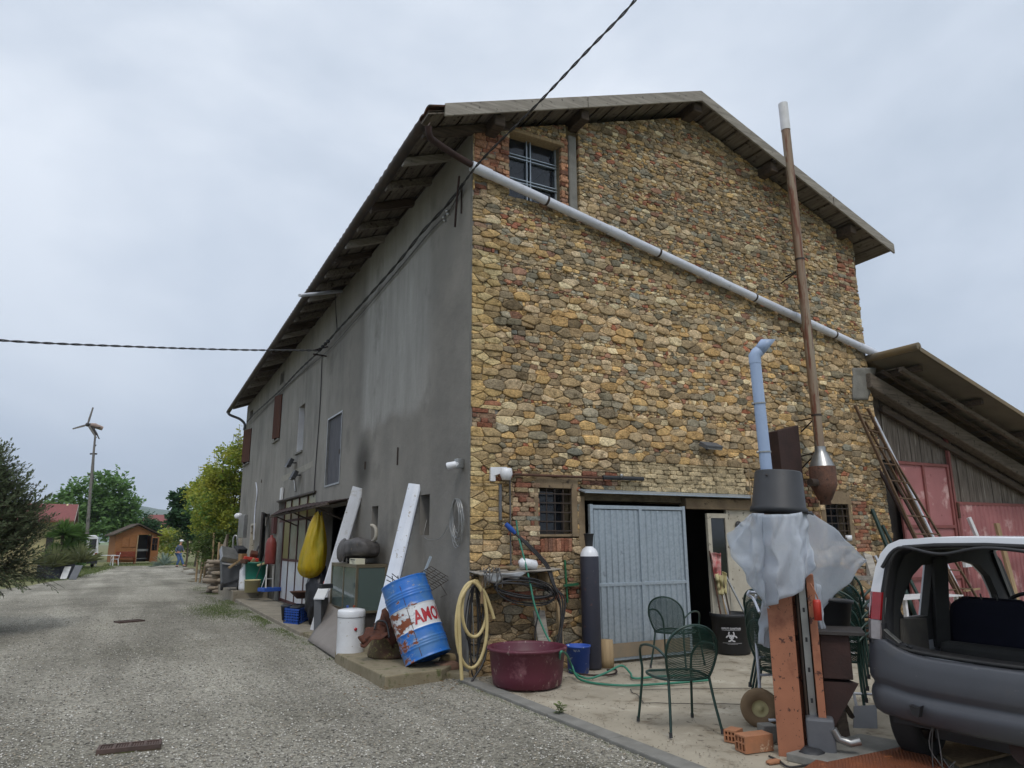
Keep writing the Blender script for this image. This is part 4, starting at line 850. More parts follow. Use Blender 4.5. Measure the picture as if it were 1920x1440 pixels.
sb = MB(); [boxq(sb, -1.8, 0, -.08, -.05, .55 + i * .14, .66 + i * .14) for i in range(3)]; sb.build('backrest', M['redwood'], bn)
for a in (-1.7, -.12):
    for b in (-.58, -.1): lg = MB(); boxq(lg, a, a + .06, b, b + .06, -.03, .42 if b < -.3 else .9); lg.build('leg', M['redwood'], bn)
# white plastic garden table and chair
r_, f_ = face(200); hb = gp(202, 54.5); tb = thing('garden_table', 'white plastic garden table left of the shed', 'table', hb); mb = MB(); boxq(mb, -.75, .65, -.4, .4, .70, .74); mb.build('tabletop', M['whiteclean'], tb, bevel=.01)
for a in (-.62, .5):
    for b in (-.33, .3): MB().bar(q2(a, b, -.04), q2(a + (.06 if a < 0 else -.02), b, .7), .09, .06).build('leg', M['whiteclean'], tb)
hb = gp(219, 55.5); cc = thing('garden_chair', 'white plastic garden armchair beside the white table', 'chair', hb)
mb = MB(); boxq(mb, -.25, .25, -.25, .25, .4, .44); mb.build('seat', M['whiteclean'], cc); mb = MB()
for i in range(5): mb.bar(q2(.24, -.2 + i * .1, .44), q2(.33, -.2 + i * .1, .86), .05, .02)
mb.bar(q2(.33, -.25, .86), q2(.33, .25, .86), .04, .05); mb.build('backrest', M['whiteclean'], cc)
for b in (-.25, .25): MB().tube(smooth([q2(.28, b, .66), q2(0, b, .68), q2(-.24, b, .64), q2(-.26, b, .42)], 4), .022, 6).build('armrest', M['whiteclean'], cc)
for a in (-.22, .22):
    for b in (-.22, .22): MB().bar(q2(a, b, .42), q2(a * 1.25, b * 1.2, -.04), .05, .04).build('leg', M['whiteclean'], cc)
# white camper van seen end on
r_, f_ = face(158, 0); hb = gp(156, 50); vn = thing('parked_van', 'white van parked behind the potted yucca', 'van', hb)
mb = MB(); prof = [(-1.3, .35), (-1.32, 1.0), (-1.22, 1.95), (-1.05, 2.15), (.72, 2.15), (.88, 2.0), (.98, 1.0), (.96, .35)]
mb.prism([q2(a, 0, z) for a, z in prof], f_ * 4.6); mb.build('body', M['whiteclean'], vn, bevel=.06)
for (a0, a1, z0, z1, nm, mt) in ((.38, .8, 1.2, 1.9, 'rear_window', 'darkglass'), (-.75, .2, 1.2, 1.9, 'rear_window', 'darkglass'), (-1.33, .99, .22, .45, 'bumper', 'black'), (.78, .94, .5, .95, 'tail_light', 'redwood'), (-.7, -.1, .55, .75, 'number_plate', 'white')):
    x = MB(); boxq(x, a0, a1, -.03, .01, z0, z1); x.build(nm, M[mt], vn)
for a in (-1.05, .72):
    for b in (.8, 3.6): MB().lathe([(.12, -.1), (.33, -.1), (.34, 0), (.33, .1), (.12, .1)], q2(a, b, .3), 18, Matrix((V((0, 0, 1)), f_, -r_)).transposed()).build('wheel', M['rubber'], vn)
# home made wind turbine on a two legged mast
base = gp(164, 66); tl = lambda px, py: D(px, py, 66)
WT = thing('wind_turbine', 'home made wind turbine with wooden blades on a tall two legged pole mast', 'wind turbine', base)
M['pole'] = mat('grey_wood_pole', (124, 120, 116), (96, 92, 88), .8, bump=.1)
MB().tube([V((base.x, base.y, -.2)), tl(163, 1005), tl(171, 900), tl(179, 812)], [.17, .16, .12, .08], 10).build('mast_pole', M['pole'], WT)
MB().tube([tl(146, 1000) + HF * 2.5, tl(158, 890) + HF * 1.4, tl(178, 815)], [.09, .08, .06], 8).build('mast_pole', M['pole'], WT)
br = MB()
for (a, b_) in (((165, 850), (181, 851)), ((172, 835), (179, 835)), ((161, 889), (173, 890))): br.bar(tl(*a) + HF * .4, tl(*b_), .14, .14)
br.build('cross_brace', M['dark'], WT)
MB().tube([tl(169, 797), tl(174, 797) + HF * .3, tl(183, 801) + HF * .8], [.2, .24, .2], 12).build('generator', mat('tan_generator', (156, 138, 128), (130, 108, 96), .6), WT)
MB().bar(tl(172, 800), tl(181, 815), .2, .2).bar(tl(178, 803), tl(188, 801), .1, .08).bar(tl(181, 812), tl(186, 823), .14, .06).build('yaw_head', M['dark'], WT)
hub = tl(168, 797) - HF * .3
def blade(px, py, nm):
    e = tl(px, py) - HF * .3; d = (e - hub); mb = MB(); n_ = d.normalized().cross(HF).normalized()
    mb.add([hub + n_ * .05, hub + d * .25 + n_ * .10, e + n_ * .06, e - n_ * .06, hub + d * .25 - n_ * .08, hub - n_ * .05], [(0, 1, 2, 3, 4, 5)]); mb.build('blade', M['pole'], WT, solid=.06)
blade(178, 765, 0); blade(140, 805, 0); blade(184, 822, 0)
MB().ball(hub, .2, 10).build('hub', M['dark'], WT)
# potted yuccas, planters, leaning panels
def rosette(mb, c, n, l, w_, up=.3):
    for i in range(n):
        a = ru(0, 6.28); e = ru(-.15, 1.35); d = V((math.cos(a) * math.cos(e), math.sin(a) * math.cos(e), math.sin(e) + up * .3)).normalized(); s = V((-math.sin(a), math.cos(a), 0)) * w_; ll = l * ru(.7, 1)
        m_ = c + d * ll * .55; t_ = c + d * ll + V((0, 0, -.12 * ll * (1.2 - e))); mb.add([c - s * .6, c + s * .6, m_ + s, t_, m_ - s], [(0, 1, 2, 3, 4)])
M['yucca'] = leafmat('yucca_leaf', (104, 132, 70), (78, 108, 54)); M['drygrass'] = leafmat('dry_leaf', (128, 132, 92), (104, 112, 74)); M['agave'] = leafmat('agave_leaf', (142, 156, 142), (112, 130, 116))
M['planterblue'] = mat('dark_planter', (40, 44, 58), (52, 54, 64), .6)
for i, (px, d, h, nm) in enumerate(((116, 35.5, 2.0, 'potted yucca with bright spiky leaves, the left one of the pair'), (137, 36.5, 1.9, 'potted yucca right of its twin, in front of the white van'))):
    b0 = gp(px, d); t = thing('potted_yucca', nm, 'potted plant', b0, 0, 'potted yuccas by the small house'); LM().tube([V((0, 0, .45)), V((.05, 0, h * .55)), V((0, 0, h))], .07, 8).build('trunk', M['bark'], t)
    cr = LM(); rosette(cr, V((0, 0, h)), 230, 1.0, .03); rosette(cr, V((.3, .1, h * .7)), 130, .8, .028); rosette(cr, V((-.25, 0, h * .6)), 90, .7, .028); cr.build('leaves', M['yucca'], t)
    LM().lathe([(0, 0), (.26, 0), (.34, .5), (.36, .5), (.36, .54), (.31, .54), (.3, .46), (0, .46)], n=20).build('pot', M['planterblue'], t)
b0 = gp(105, 34); t = thing('dry_ornamental_grass', 'tall clump of drooping dry yellow green grass beside the cream house', 'grass clump', b0); cr = LM(); rosette(cr, V((0, 0, .5)), 260, 1.3, .014, 1.5); rosette(cr, V((1.1, .3, .7)), 200, 1.2, .014, 1.5); cr.build('blades', M['drygrass'], t)
b0 = gp(138, 36.8); tree('laurel_bush', 'rounded bright green bush between the yuccas and the white van', b0, 2.2, [((0, 0, 1.5), (.75, .7, .7)), ((.1, 0, .8), (.8, .7, .6))], M['leafgreen'], 1800, .12, .05, cat='bush')
for i, (px, d, w2, h, nm) in enumerate(((105, 34.5, .55, .62, 'long dark blue planter box left of the white panel'), (124, 34.8, .42, .68, 'square dark planter right of the long one'))):
    b0 = gp(px, d); p_ = MB().prism([b0 + HR * -w2 + HF * -.3, b0 + HR * w2 + HF * -.3, b0 + HR * w2 + HF * .3, b0 + HR * -w2 + HF * .3], (0, 0, h)); tag(p_.build('planter', M['planterblue'], bevel=.03), nm, 'planter', 'planters by the small house')
def lean(name, label, cat, px0, px1, d, h, mt, back=.25, lift=0):
    a, b_ = gp(px0, d, lift), gp(px1, d, lift); n_ = V((0, 0, h)) + HF * back
    return tag(MB().prism([a, b_, b_ + n_, a + n_], HF * .04).build(name, mt, bevel=.004), label, cat)
lean('white_board', 'small white panel leaning on the dark planter', 'panel', 121, 133, 33.8, .55, M['white']); lean('metal_sheet', 'grey metal panel leaning right of the white one', 'panel', 137, 151, 33.2, .62, M['grey'], .4)
b0 = gp(312, 49); t = thing('agave', 'spiky grey green agave at the shed corner', 'agave', b0); cr = LM()
rosette(cr, V((0, 0, .15)), 46, 1.1, .06, .6); cr.build('leaves', M['agave'], t)
# garden post fence by the yellow trees
for i, px in enumerate((374, 381, 388, 396, 404, 412, 420)):
    b0 = gp(px, 31 - i * .6); p_ = MB().tube([b0 + V((0, 0, -.1)), b0 + V((ru(-.1, .1), ru(-.1, .1), ru(1.2, 2.0)))], .04, 7); tag(p_.build('rough_post', M['lumber']), 'rough thin wooden post among the bushes behind the stone pile', 'post', 'rough posts behind the stone pile')
r_, f_ = HR, HF
PP = thing('person', 'person in white cap, blue jacket and jeans walking at the end of the drive', 'person', gp(337, 49.3))
def skin(name, pts, edges, mt, par, sub=1):
    me = bpy.data.meshes.new(name); me.from_pydata([tuple(p[0]) for p in pts], edges, []); o = bpy.data.objects.new(name, me); C.objects.link(o)
    o.modifiers.new('Skin', 'SKIN'); me.skin_vertices.new() if not me.skin_vertices else None
    for i, p in enumerate(pts): r = p[1]; me.skin_vertices[0].data[i].radius = (r, r) if not isinstance(r, tuple) else r
    me.skin_vertices[0].data[0].use_root = True; s = o.modifiers.new('Sub', 'SUBSURF'); s.levels = s.render_levels = sub; me.materials.append(mt)
    dg = bpy.context.evaluated_depsgraph_get(); m2 = bpy.data.meshes.new_from_object(o.evaluated_get(dg)); o.modifiers.clear(); o.data = m2; m2.name = name
    for p in m2.polygons: p.use_smooth = True
    o.parent = par; return o
def P_(a, b, z): return r_ * a + f_ * b + V((0, 0, z))       # a along the walking direction (image right), b away from the camera
pel = P_(0, 0, .93); Bd = [(pel, .13), (P_(.0, 0, 1.15), (.13, .11)), (P_(.04, 0, 1.38), (.15, .12)), (P_(.08, 0, 1.48), .06), (P_(.10, 0, 1.56), .055), (P_(.12, 0, 1.68), .10), (P_(.02, -.18, 1.40), .055), (P_(-.10, -.24, 1.14), .045), (P_(.02, -.24, .92), .035), (P_(.08, .18, 1.40), .055), (P_(.14, .24, 1.16), .045), (P_(.28, .22, 1.0), .035),
      (P_(-.02, -.09, .9), .10), (P_(.12, -.1, .50), .065), (P_(-.02, -.1, .10), .045), (P_(.13, -.1, .05), .04), (P_(0, .09, .9), .10), (P_(.2, .1, .52), .065), (P_(.36, .1, .12), .045), (P_(.50, .1, .10), .04)]
Be = [(0, 1), (1, 2), (2, 3), (3, 4), (4, 5), (2, 6), (6, 7), (7, 8), (2, 9), (9, 10), (10, 11), (0, 12), (12, 13), (13, 14), (14, 15), (0, 16), (16, 17), (17, 18), (18, 19)]
M['skin'] = mat('skin', (190, 140, 116), (176, 128, 104), .6, bump=0); M['denim'] = mat('denim', (72, 100, 142), (58, 84, 124), .85, bump=0, scale=8); M['denimgrey'] = mat('grey_blue_jacket', (86, 98, 118), (70, 80, 100), .85, bump=0)
skin('body', Bd, Be, M['skin'], PP, 1)
skin('jacket', [(P_(0, 0, .95), .17), (P_(0, 0, 1.16), .165), (P_(.04, 0, 1.38), .175), (P_(.07, 0, 1.45), .1), (P_(.02, -.19, 1.40), .075), (P_(-.10, -.25, 1.15), .06), (P_(.0, -.25, .98), .05), (P_(.08, .19, 1.40), .075), (P_(.14, .25, 1.17), .06), (P_(.25, .23, 1.04), .05)], [(0, 1), (1, 2), (2, 3), (2, 4), (4, 5), (5, 6), (2, 7), (7, 8), (8, 9)], M['denimgrey'], PP)
skin('jeans', [(P_(0, 0, .94), .155), (P_(-.02, -.09, .85), .12), (P_(.12, -.1, .50), .088), (P_(-.01, -.1, .13), .075), (P_(0, .09, .85), .12), (P_(.2, .1, .52), .088), (P_(.35, .1, .15), .075)], [(0, 1), (1, 2), (2, 3), (0, 4), (4, 5), (5, 6)], M['denim'], PP)
hd = P_(.12, 0, 1.71); c_ = LM(); c_.ball(hd + V((0, 0, .03)), .125, 14, (1.05, 1, .7)); c_.prism([hd + r_ * .08 + f_ * -.07 + V((0, 0, .0)), hd + r_ * .21 + f_ * -.05, hd + r_ * .21 + f_ * .05, hd + r_ * .08 + f_ * .07], (0, 0, .012)); c_.build('cap', M['whiteclean'], PP)
sh = LM()
for p in (Bd[14][0], Bd[18][0]): sh.ball(p + r_ * .08 + V((0, 0, -.04)), .06, 10, (1, 1, .7)).ball(p + r_ * .0 + V((0, 0, -.04)), .06, 10, (1, 1, .7))
sh.build('shoes', M['dark'], PP)
# ------------------------------------------------------------------ things along the plaster wall
UP = V((0, 0, 1))
def frame_m(ax):                                                        # matrix with local z along ax
    z = V(ax).normalized(); x = z.cross(V((0, 1, 0.01))).normalized(); y = z.cross(x); return Matrix((x, y, z)).transposed()
# blue oil drum, tilted and resting on stones
M['drum'] = None
def drum_mat():
    m, nt, b = nodes('drum_paint'); tcn = nt.nodes.new('ShaderNodeTexCoord'); se = nt.nodes.new('ShaderNodeSeparateXYZ'); nt.links.new(tcn.outputs['Object'], se.inputs[0])
    band = N(nt, 'ShaderNodeMapRange'); nt.links.new(se.outputs['Z'], band.inputs[0]); band.inputs[1].default_value = .329 * KD; band.inputs[2].default_value = .331 * KD
    band2 = N(nt, 'ShaderNodeMapRange'); nt.links.new(se.outputs['Z'], band2.inputs[0]); band2.inputs[1].default_value = .601 * KD; band2.inputs[2].default_value = .599 * KD
    mm = N(nt, 'ShaderNodeMath', operation='MULTIPLY'); nt.links.new(band.outputs[0], mm.inputs[0]); nt.links.new(band2.outputs[0], mm.inputs[1])
    blue = mixc(nt, ramp(nt, tex(nt, 'noise', 3, (1, 1, 1), 6), [(.45, (0, 0, 0)), (.62, (1, 1, 1))]), lin((34, 104, 186)), lin((70, 116, 168)))
    col = mixc(nt, mm.outputs[0], blue, lin((206, 208, 210)))
    side = N(nt, 'ShaderNodeMapRange'); dn = N(nt, 'ShaderNodeVectorMath', operation='DOT_PRODUCT'); nt.links.new(tcn.outputs['Object'], dn.inputs[0]); dn.inputs[1].default_value = DS
    nt.links.new(dn.outputs['Value'], side.inputs[0]); side.inputs[1].default_value = .08; side.inputs[2].default_value = .27
    zf = N(nt, 'ShaderNodeMapRange'); nt.links.new(se.outputs['Z'], zf.inputs[0]); zf.inputs[1].default_value = .5; zf.inputs[2].default_value = .72; zf.inputs[3].default_value = 1.0; zf.inputs[4].default_value = .25
    sm = N(nt, 'ShaderNodeMath', operation='MULTIPLY'); nt.links.new(side.outputs[0], sm.inputs[0]); nt.links.new(zf.outputs[0], sm.inputs[1]); side = sm
    nz = tex(nt, 'noise', 9, (1, 1, 1.6), 8, .62); ad = N(nt, 'ShaderNodeMath', operation='MULTIPLY_ADD'); nt.links.new(side.outputs[0], ad.inputs[0]); ad.inputs[1].default_value = .2; nt.links.new(nz, ad.inputs[2])
    pale = ramp(nt, ad.outputs[0], [(.64, (0, 0, 0)), (.69, (.6, .6, .6))]); col = mixc(nt, pale, col, lin((146, 156, 164)))
    ru_ = ramp(nt, ad.outputs[0], [(.70, (0, 0, 0)), (.715, (1, 1, 1))]); col = mixc(nt, ru_, col, lin((126, 66, 38)))
    nt.links.new(col, b.inputs['Base Color']); b.inputs['Roughness'].default_value = .4; return m
dq = (G(780, 1250, .13) - CAM).dot(HF) + .12; BB = D(803, 1236, dq); BT_ = D(757, 1092, dq + .2); ax = (BT_ - BB).normalized(); DL = .94 * dq / 8.75; DRr = .275 * dq / 8.75; KD = dq / 8.75
DM = frame_m(ax)
loc_left = DM.inverted() @ (-HR * 1.0 - HF * .35); DS = tuple(loc_left.normalized())
M['drum'] = drum_mat()
t = bpy.data.objects.new('oil_drum', None); C.objects.link(t); t.location = BB; t.rotation_euler = DM.to_euler(); tag(t, 'tilted blue oil drum with a rusty white band and red lettering at the wall corner', 'oil drum')
pr = [(0, .02), (DRr - .01, .02), (DRr + .004, 0), (DRr + .006, .012), (DRr, .02)]
for z in np.linspace(.04, DL - .04, 90):
    rr = DRr
    for zc in [q_ * KD for q_ in (.14, .17, .20, .325, .605, .72, .75, .78)]: rr += .009 * math.exp(-((z - zc) / .011) ** 2)
    pr.append((rr, z))
pr += [(DRr, DL - .02), (DRr + .006, DL - .012), (DRr + .004, DL), (DRr - .012, DL), (DRr - .014, DL - .03), (0, DL - .035)]
LM().lathe(pr, n=56).build('drum_shell', M['drum'], t)
M['iron2'] = M['rust']
fc = DM.inverted() @ (-HF * 1.0 - HR * .05); th0 = math.atan2(fc.y, fc.x)
LM().tube([V(((DRr + .001) * math.cos(th0 + .0), (DRr + .001) * math.sin(th0), z)) for z in (.03, .5, .9)], .004, 5).build('seam', M['rust'], t)
def textmesh(txt, size, bold=0.0):
    cu = bpy.data.curves.new('t', 'FONT'); cu.body = txt; cu.size = size; cu.offset = bold; cu.resolution_u = 3
    o = bpy.data.objects.new('t', cu); C.objects.link(o); dg = bpy.context.evaluated_depsgraph_get(); me = bpy.data.meshes.new_from_object(o.evaluated_get(dg)); bpy.data.objects.remove(o)
    import bmesh
    bm = bmesh.new(); bm.from_mesh(me); bmesh.ops.triangulate(bm, faces=bm.faces); bmesh.ops.subdivide_edges(bm, edges=[e for e in bm.edges if e.calc_length() > size * .12], cuts=2, use_grid_fill=False); bmesh.ops.triangulate(bm, faces=bm.faces)
    vs = [v.co.copy() for v in bm.verts]; bm.verts.index_update(); fs = [tuple(v.index for v in f.verts) for f in bm.faces]; bm.free(); return vs, fs
M['redprint'] = mat('red_print', (168, 30, 40), (160, 40, 48), .45, spots=[((206, 208, 210), 40, .66, .02)], bump=0)
vs, fs = textmesh('AMOI', .235, .007); R_ = DRr + .004
q = LM(); q.add([V((R_ * math.cos(th0 + .16 + v.x * .68 / R_), R_ * math.sin(th0 + .16 + v.x * .68 / R_), .40 + v.y * .95)) for v in vs], fs); q.build('lettering', M['redprint'], t)
# debris in the drum
mb = MB(); p = BT_ - ax * .05; left = (HR * -1).normalized()
for i in range(14): mb.tube([p + left * ru(-.15, .2) - ax * .1, p + left * ru(-.2, .25) + UP * ru(.03, .16)], .006, 5)
tag(mb.build('scrap_wire', M['black']), 'black wire scraps poking out of the blue drum', 'scrap')
# grill rack on the drum
t = thing('grill_rack', 'wire grill rack with a flat metal handle lying on the blue drum', 'grill rack', D(770, 1085, 9.45)); mb = MB(); A0, A1, A2 = D(745, 1100, 9.25), D(808, 1062, 9.50), D(845, 1085, 9.65)
for i in range(15): q = (A0 - A1) * (i / 14.); mb.tube([A1 + q, A2 + q], .0035, 4, False)
for i in range(5): q = (A2 - A1) * (i / 4.); mb.tube([A1 + q, A0 + q], .0045, 4, False)
mb.build('wire_rack', M['iron'], t); MB().bar(D(793, 1080, 9.45), D(808, 1043, 9.53), .006, .035, (1, 0, 0)).build('handle', M['galv'], t)
MB().tube([D(822, 1090, 9.50), D(838, 1115, 9.50), D(826, 1120, 9.50)], .004, 4).build('folding_leg', M['iron'], t)
# support stones under drum
def rockmesh(mb, c, r, seed=0, n=10):
    c = V(c)
    def fn(u, v):
        d = V((math.cos(2 * PI * u) * math.sin(PI * v), math.sin(2 * PI * u) * math.sin(PI * v), -math.cos(PI * v))); k = 1 + .28 * noise.noise(d * 1.6 + V((seed, 0, 0)))
        d = V([max(-.72, min(.72, a)) for a in d]) * 1.25; return c + V((d.x * r[0], d.y * r[1], d.z * r[2])) * k
    return mb.grid(fn, n, n // 2 + 1, closeu=True)
M['rock'] = mat('rough_stone', (142, 122, 84), (112, 100, 78), .95, 0, 8, spots=[((92, 88, 70), 12, .56, .08)], bump=.7)
for i, (px, py, d, rr, lb) in enumerate(((852, 1233, 9.5, (.19, .13, .06), 'flat yellowish stone propping up the blue drum'), (838, 1249, 9.3, (.15, .13, .06), 'reddish brick chunk beneath the flat stone'))):
    mb = MB(); rockmesh(mb, D(px, py, d), rr, i * 7.1); tag(mb.build('prop_stone', M['rock'] if i == 0 else mat('brick_chunk', (140, 110, 92), (120, 92, 76), .95)), lb, 'stone')
# rusty stove pan and burnt tin plate
t = thing('rusty_stove', 'rusty round cast stove base between white heater and blue drum', 'stove', D(735, 1238, 9.35) * 1.0); c = G(733, 1230, .13); c = V((c.x, c.y, .13))
M['mossrust'] = mat('mossy_rust', (82, 54, 46), (92, 86, 56), .9, 0, 7, spots=[((124, 118, 70), 26, .56, .06)], bump=.5)
MB().lathe([(0, 0), (.30, 0), (.31, .03), (.29, .12), (.25, .3), (.24, .33), (.2, .33), (.19, .1), (0, .08)], c, 30).build('base', M['mossrust'], t)
def crumple(mb, A, B, nu, nv, amp, seed): return loft(mb, A, B, nu, nv, lambda u, v: V((noise.noise(V((u * 3, v * 3, seed))), noise.noise(V((u * 3, v * 3, seed + 5))), noise.noise(V((u * 3, v * 3, seed + 9))))) * amp)
M['orust'] = mat('orange_rust', (98, 54, 34), (64, 38, 30), .85, .05, 8, spots=[((52, 34, 28), 14, .6, .06)], bump=.6)
mb = MB(); crumple(mb, [D(674, 1196, 9.45), D(686, 1178, 9.55), D(722, 1176, 9.65)], [D(676, 1212, 9.45), D(700, 1204, 9.35), D(727, 1190, 9.45)], 16, 8, .05, 2)
crumple(mb, [D(722, 1140, 9.85), D(730, 1150, 9.80), D(742, 1200, 9.65)], [D(700, 1176, 9.65), D(716, 1190, 9.45), D(738, 1212, 9.55)], 14, 10, .08, 8); mb.build('torn_plate', M['orust'], t, solid=.006)
mb = MB(); mb.tube(smooth([D(702, 1180, 9.45), D(708, 1165, 9.55), D(724, 1168, 9.55), D(730, 1195, 9.45)], 5), .012, 6); mb.build('black_hose_end', M['black'], t)
# white water heater
c = G(656, 1226, .10); t = thing('water_heater', 'dented white enamel water heater standing on the broken slab', 'water heater', V((c.x, c.y, .05)))
MB().lathe([(0, 0), (.17, 0), (.183, .015), (.187, .05), (.187, .53), (.19, .54), (.19, .60), (.18, .625), (.1, .64), (0, .645)], V((c.x, c.y, .06)), 40).build('tank', M['whiteclean'], t)
MB().lathe([(.192, 0), (.192, .008)], V((c.x, c.y, .585)), 40).build('lid_seam', M['grey'], t)
cp = MB(); cc_ = V((c.x, c.y, .71)); cp.tube([cc_ + HR * -.06, cc_ + HR * -.06 + UP * .03], .016, 8); cp.build('valve', mat('blue_cap', (50, 80, 160), rough=.4), t); MB().tube([cc_ + HR * .03, cc_ + HR * .03 + UP * .03], .016, 8).build('valve', M['redwood'], t)
e_ = MB(); q = V((c.x, c.y, .44)) - HF * .165 + HR * .10; e_.lathe([(0, .0), (.022, 0), (.022, .006), (0, .007)], q, 16, frame_m(-HF + HR * .55)); e_.build('badge', M['redprint'], t)
# bent sheet of plywood
M['ply'] = mat('grey_plywood', (132, 126, 120), (116, 108, 102), .75, 0, 2.5, spots=[((86, 74, 66), 7, .66, .08)], bump=.1)
mb = MB(); loft(mb, [G(577, 1201, .03), G(603, 1217, .03), G(630, 1235, .03)], [L(617, 1102, -.42), L(640, 1110, -.36), L(671, 1122, -.30)], 10, 12, lambda u, v: -HF * .10 * math.sin(PI * v) + HR * .10 * math.sin(PI * v))
tag(mb.build('plywood_sheet', M['ply'], solid=.012), 'bent grey plywood sheet leaning against the glass cabinet', 'plywood sheet')
# glass cabinet on a dark support
t = thing('glass_cabinet', 'bronze framed glass display cabinet against the wall under the fuel tank', 'cabinet', (-.3, 3.6, 0)); M['bronze'] = mat('bronze_frame', (122, 112, 92), (100, 92, 76), .45, .5, 4, bump=0)
x0, x1, y0, y1, z0, z1 = -.55, -.05, 3.0, 4.55, .52, 1.24; fr = MB(); w_ = .035
for x in (x0, x1 - w_):
    for y in (y0, y1 - w_): fr.box(x, x + w_, y, y + w_, z0, z1)
for z in (z0, z1 - w_):
    fr.box(x0 + w_, x1 - w_, y0 + .002, y0 + w_ - .002, z, z + w_); fr.box(x0 + w_, x1 - w_, y1 - w_ + .002, y1 - .002, z, z + w_); fr.box(x0 + .002, x0 + w_ - .002, y0 + w_, y1 - w_, z, z + w_); fr.box(x1 - w_ + .002, x1 - .002, y0 + w_, y1 - w_, z, z + w_)
fr.box(x0 + .004, x0 + .02, 3.75, 3.78, z0 + w_, z1 - w_); fr.build('frame', M['bronze'], t); MB().box(x0, x1, y0, y1, z1 + .001, z1 + .016).build('top', M['bronze'], t)
MB().box(x0 + .012, x0 + .018, y0 + w_, y1 - w_, z0 + w_, z1 - w_).build('glass_front', M['cabglass'], t); MB().box(x0 + w_, x1 - w_, y0 + .012, y0 + .018, z0 + w_, z1 - w_).build('glass_side', M['cabglass'], t)
MB().box(x0 + w_, x1 - w_, y1 - .018, y1 - .012, z0 + w_, z1 - w_).build('glass_side', M['cabglass'], t); MB().box(x1 - .02, x1 - .014, y0 + w_, y1 - w_, z0 + w_, z1 - w_).build('back_panel', M['grey'], t)
lg = MB().box(x0 + .06, x1 - .02, y0 + .06, y1 - .1, .08, z0 - .002); lg.build('base_box', M['dark'], t)
# dented fuel tank on top
t = thing('fuel_tank', 'dented sooty metal fuel tank lying on top of the glass cabinet', 'fuel tank', (-.3, 3.7, 1.256)); M['soot'] = mat('sooty_metal', (104, 100, 98), (54, 52, 52), .6, .3, 5, spots=[((128, 110, 90), 9, .62, .08)], bump=.3)
tc_ = V((-.32, 3.72, 1.50)); mb = MB()
def tk(u, v):
    a = 2 * PI * u; z = -1 + 2 * v; rr = (1 - abs(z) ** 4.5) ** .5; ex = 2.7; ca, sa = math.cos(a), math.sin(a); s = (abs(ca) ** ex + abs(sa) ** ex) ** (-1 / ex)
    return tc_ + V((.26 * ca * s * rr * 1.0, .66 * sa * s * rr, .165 * z + .02 * math.sin(a * 2))) * (1 + .05 * noise.noise(V((ca * 2, sa * 2, z * 1.4))))
mb.grid(tk, 40, 16, closeu=True); mb.build('tank_shell', M['soot'], t)
mb = MB(); mb.lathe([(0, .07), (.1, .062), (.17, .03), (.2, .0)], tc_ + V((-.245, .1, -.03)), 24, frame_m((-1, -.1, .15))).build('raised_boss', M['soot'], t)
mb = MB(); mb.lathe([(.0, 0), (.27, 0), (.31, .012), (.0, .014)], V((0, 0, 0)), 30); mb.v = [(x * .95 - .32, y * 1.9 + 3.72, z + 1.40) for x, y, z in mb.v]; mb.build('rim', M['soot'], t)
mb = MB(); mb.lathe([(0, 0), (.15, 0), (.16, .075), (0, .08)], V((-.33, 3.78, 1.258)), 24); mb.build('foot', M['dark'], t)
M['nozzle'] = mat('pale_hose', (176, 170, 156), (140, 134, 124), .6); MB().tube(smooth([V((-.25, 3.22, 1.60)), V((-.24, 3.08, 1.66)), V((-.24, 3.05, 1.78)), V((-.26, 3.12, 1.85)), V((-.30, 3.16, 1.86))], 5), .028, 10).build('filler_neck', M['nozzle'], t)
# small printed box on the cabinet
M['cardprint'] = mat('pale_box', (204, 200, 178), (190, 186, 166), .7, bump=0); t = thing('printed_box', 'small cream printed box on the cabinet edge in front of the fuel tank', 'box', (-.48, 3.2, 1.257))
MB().box(-.55, -.40, 3.06, 3.42, 1.257, 1.345).build('carton', M['cardprint'], t); mb = MB()
for i in range(9): mb.box(-.552, -.5505, 3.12 + i * .028, 3.12 + i * .028 + ru(.012, .022), 1.315, 1.335)
mb.box(-.552, -.5505, 3.18, 3.3, 1.295, 1.300).box(-.552, -.5505, 3.15, 3.25, 1.272, 1.280).build('print', M['dark'], t)
# white fascia planks leaning on the wall
def plank(name, label, a, b_, wd, dep, mt, side):
    d = (b_ - a).normalized(); s = V(side); s = (s - d * s.dot(d)).normalized(); n_ = d.cross(s).normalized(); mb = MB()
    prof = [(-wd / 2, dep), (-wd / 2, 0), (-wd / 2 + .02, -.01), (0, -.014), (wd / 2 - .02, -.01), (wd / 2, 0), (wd / 2, dep)]
    P = [(x, y) for x, y in prof]
    mb.grid(lambda u, v: a + (b_ - a) * v + s * P[round(u * 6)][0] + n_ * P[round(u * 6)][1], 6, 10, False); return tag(mb.build(name, mt, solid=.006), label, 'gutter plank')
M['whitedirty'] = mat('dirty_white_panel', (212, 214, 220), (196, 198, 204), .42, 0, 2, spots=[((168, 162, 150), 3.5, .58, .12), ((120, 114, 104), 15, .64, .03)], bump=.05)
M['whiteburn'] = mat('white_scorched_panel', (206, 212, 222), (190, 196, 208), .4, 0, 3, spots=[((40, 38, 38), 3.4, .64, .02), ((150, 146, 140), 14, .60, .03)], bump=.05)
plank('white_gutter_plank', 'wide white plastic plank leaning on the wall behind the cabinet', L(592, 1183, -.62), L(672, 914, -.06), .21, .09, M['whitedirty'], HR)
plank('white_gutter_plank', 'scorched white plastic plank leaning on the wall behind the blue drum', D(716, 1170, 9.9), L(778, 908, -.06), .19, .09, M['whiteburn'], HR)
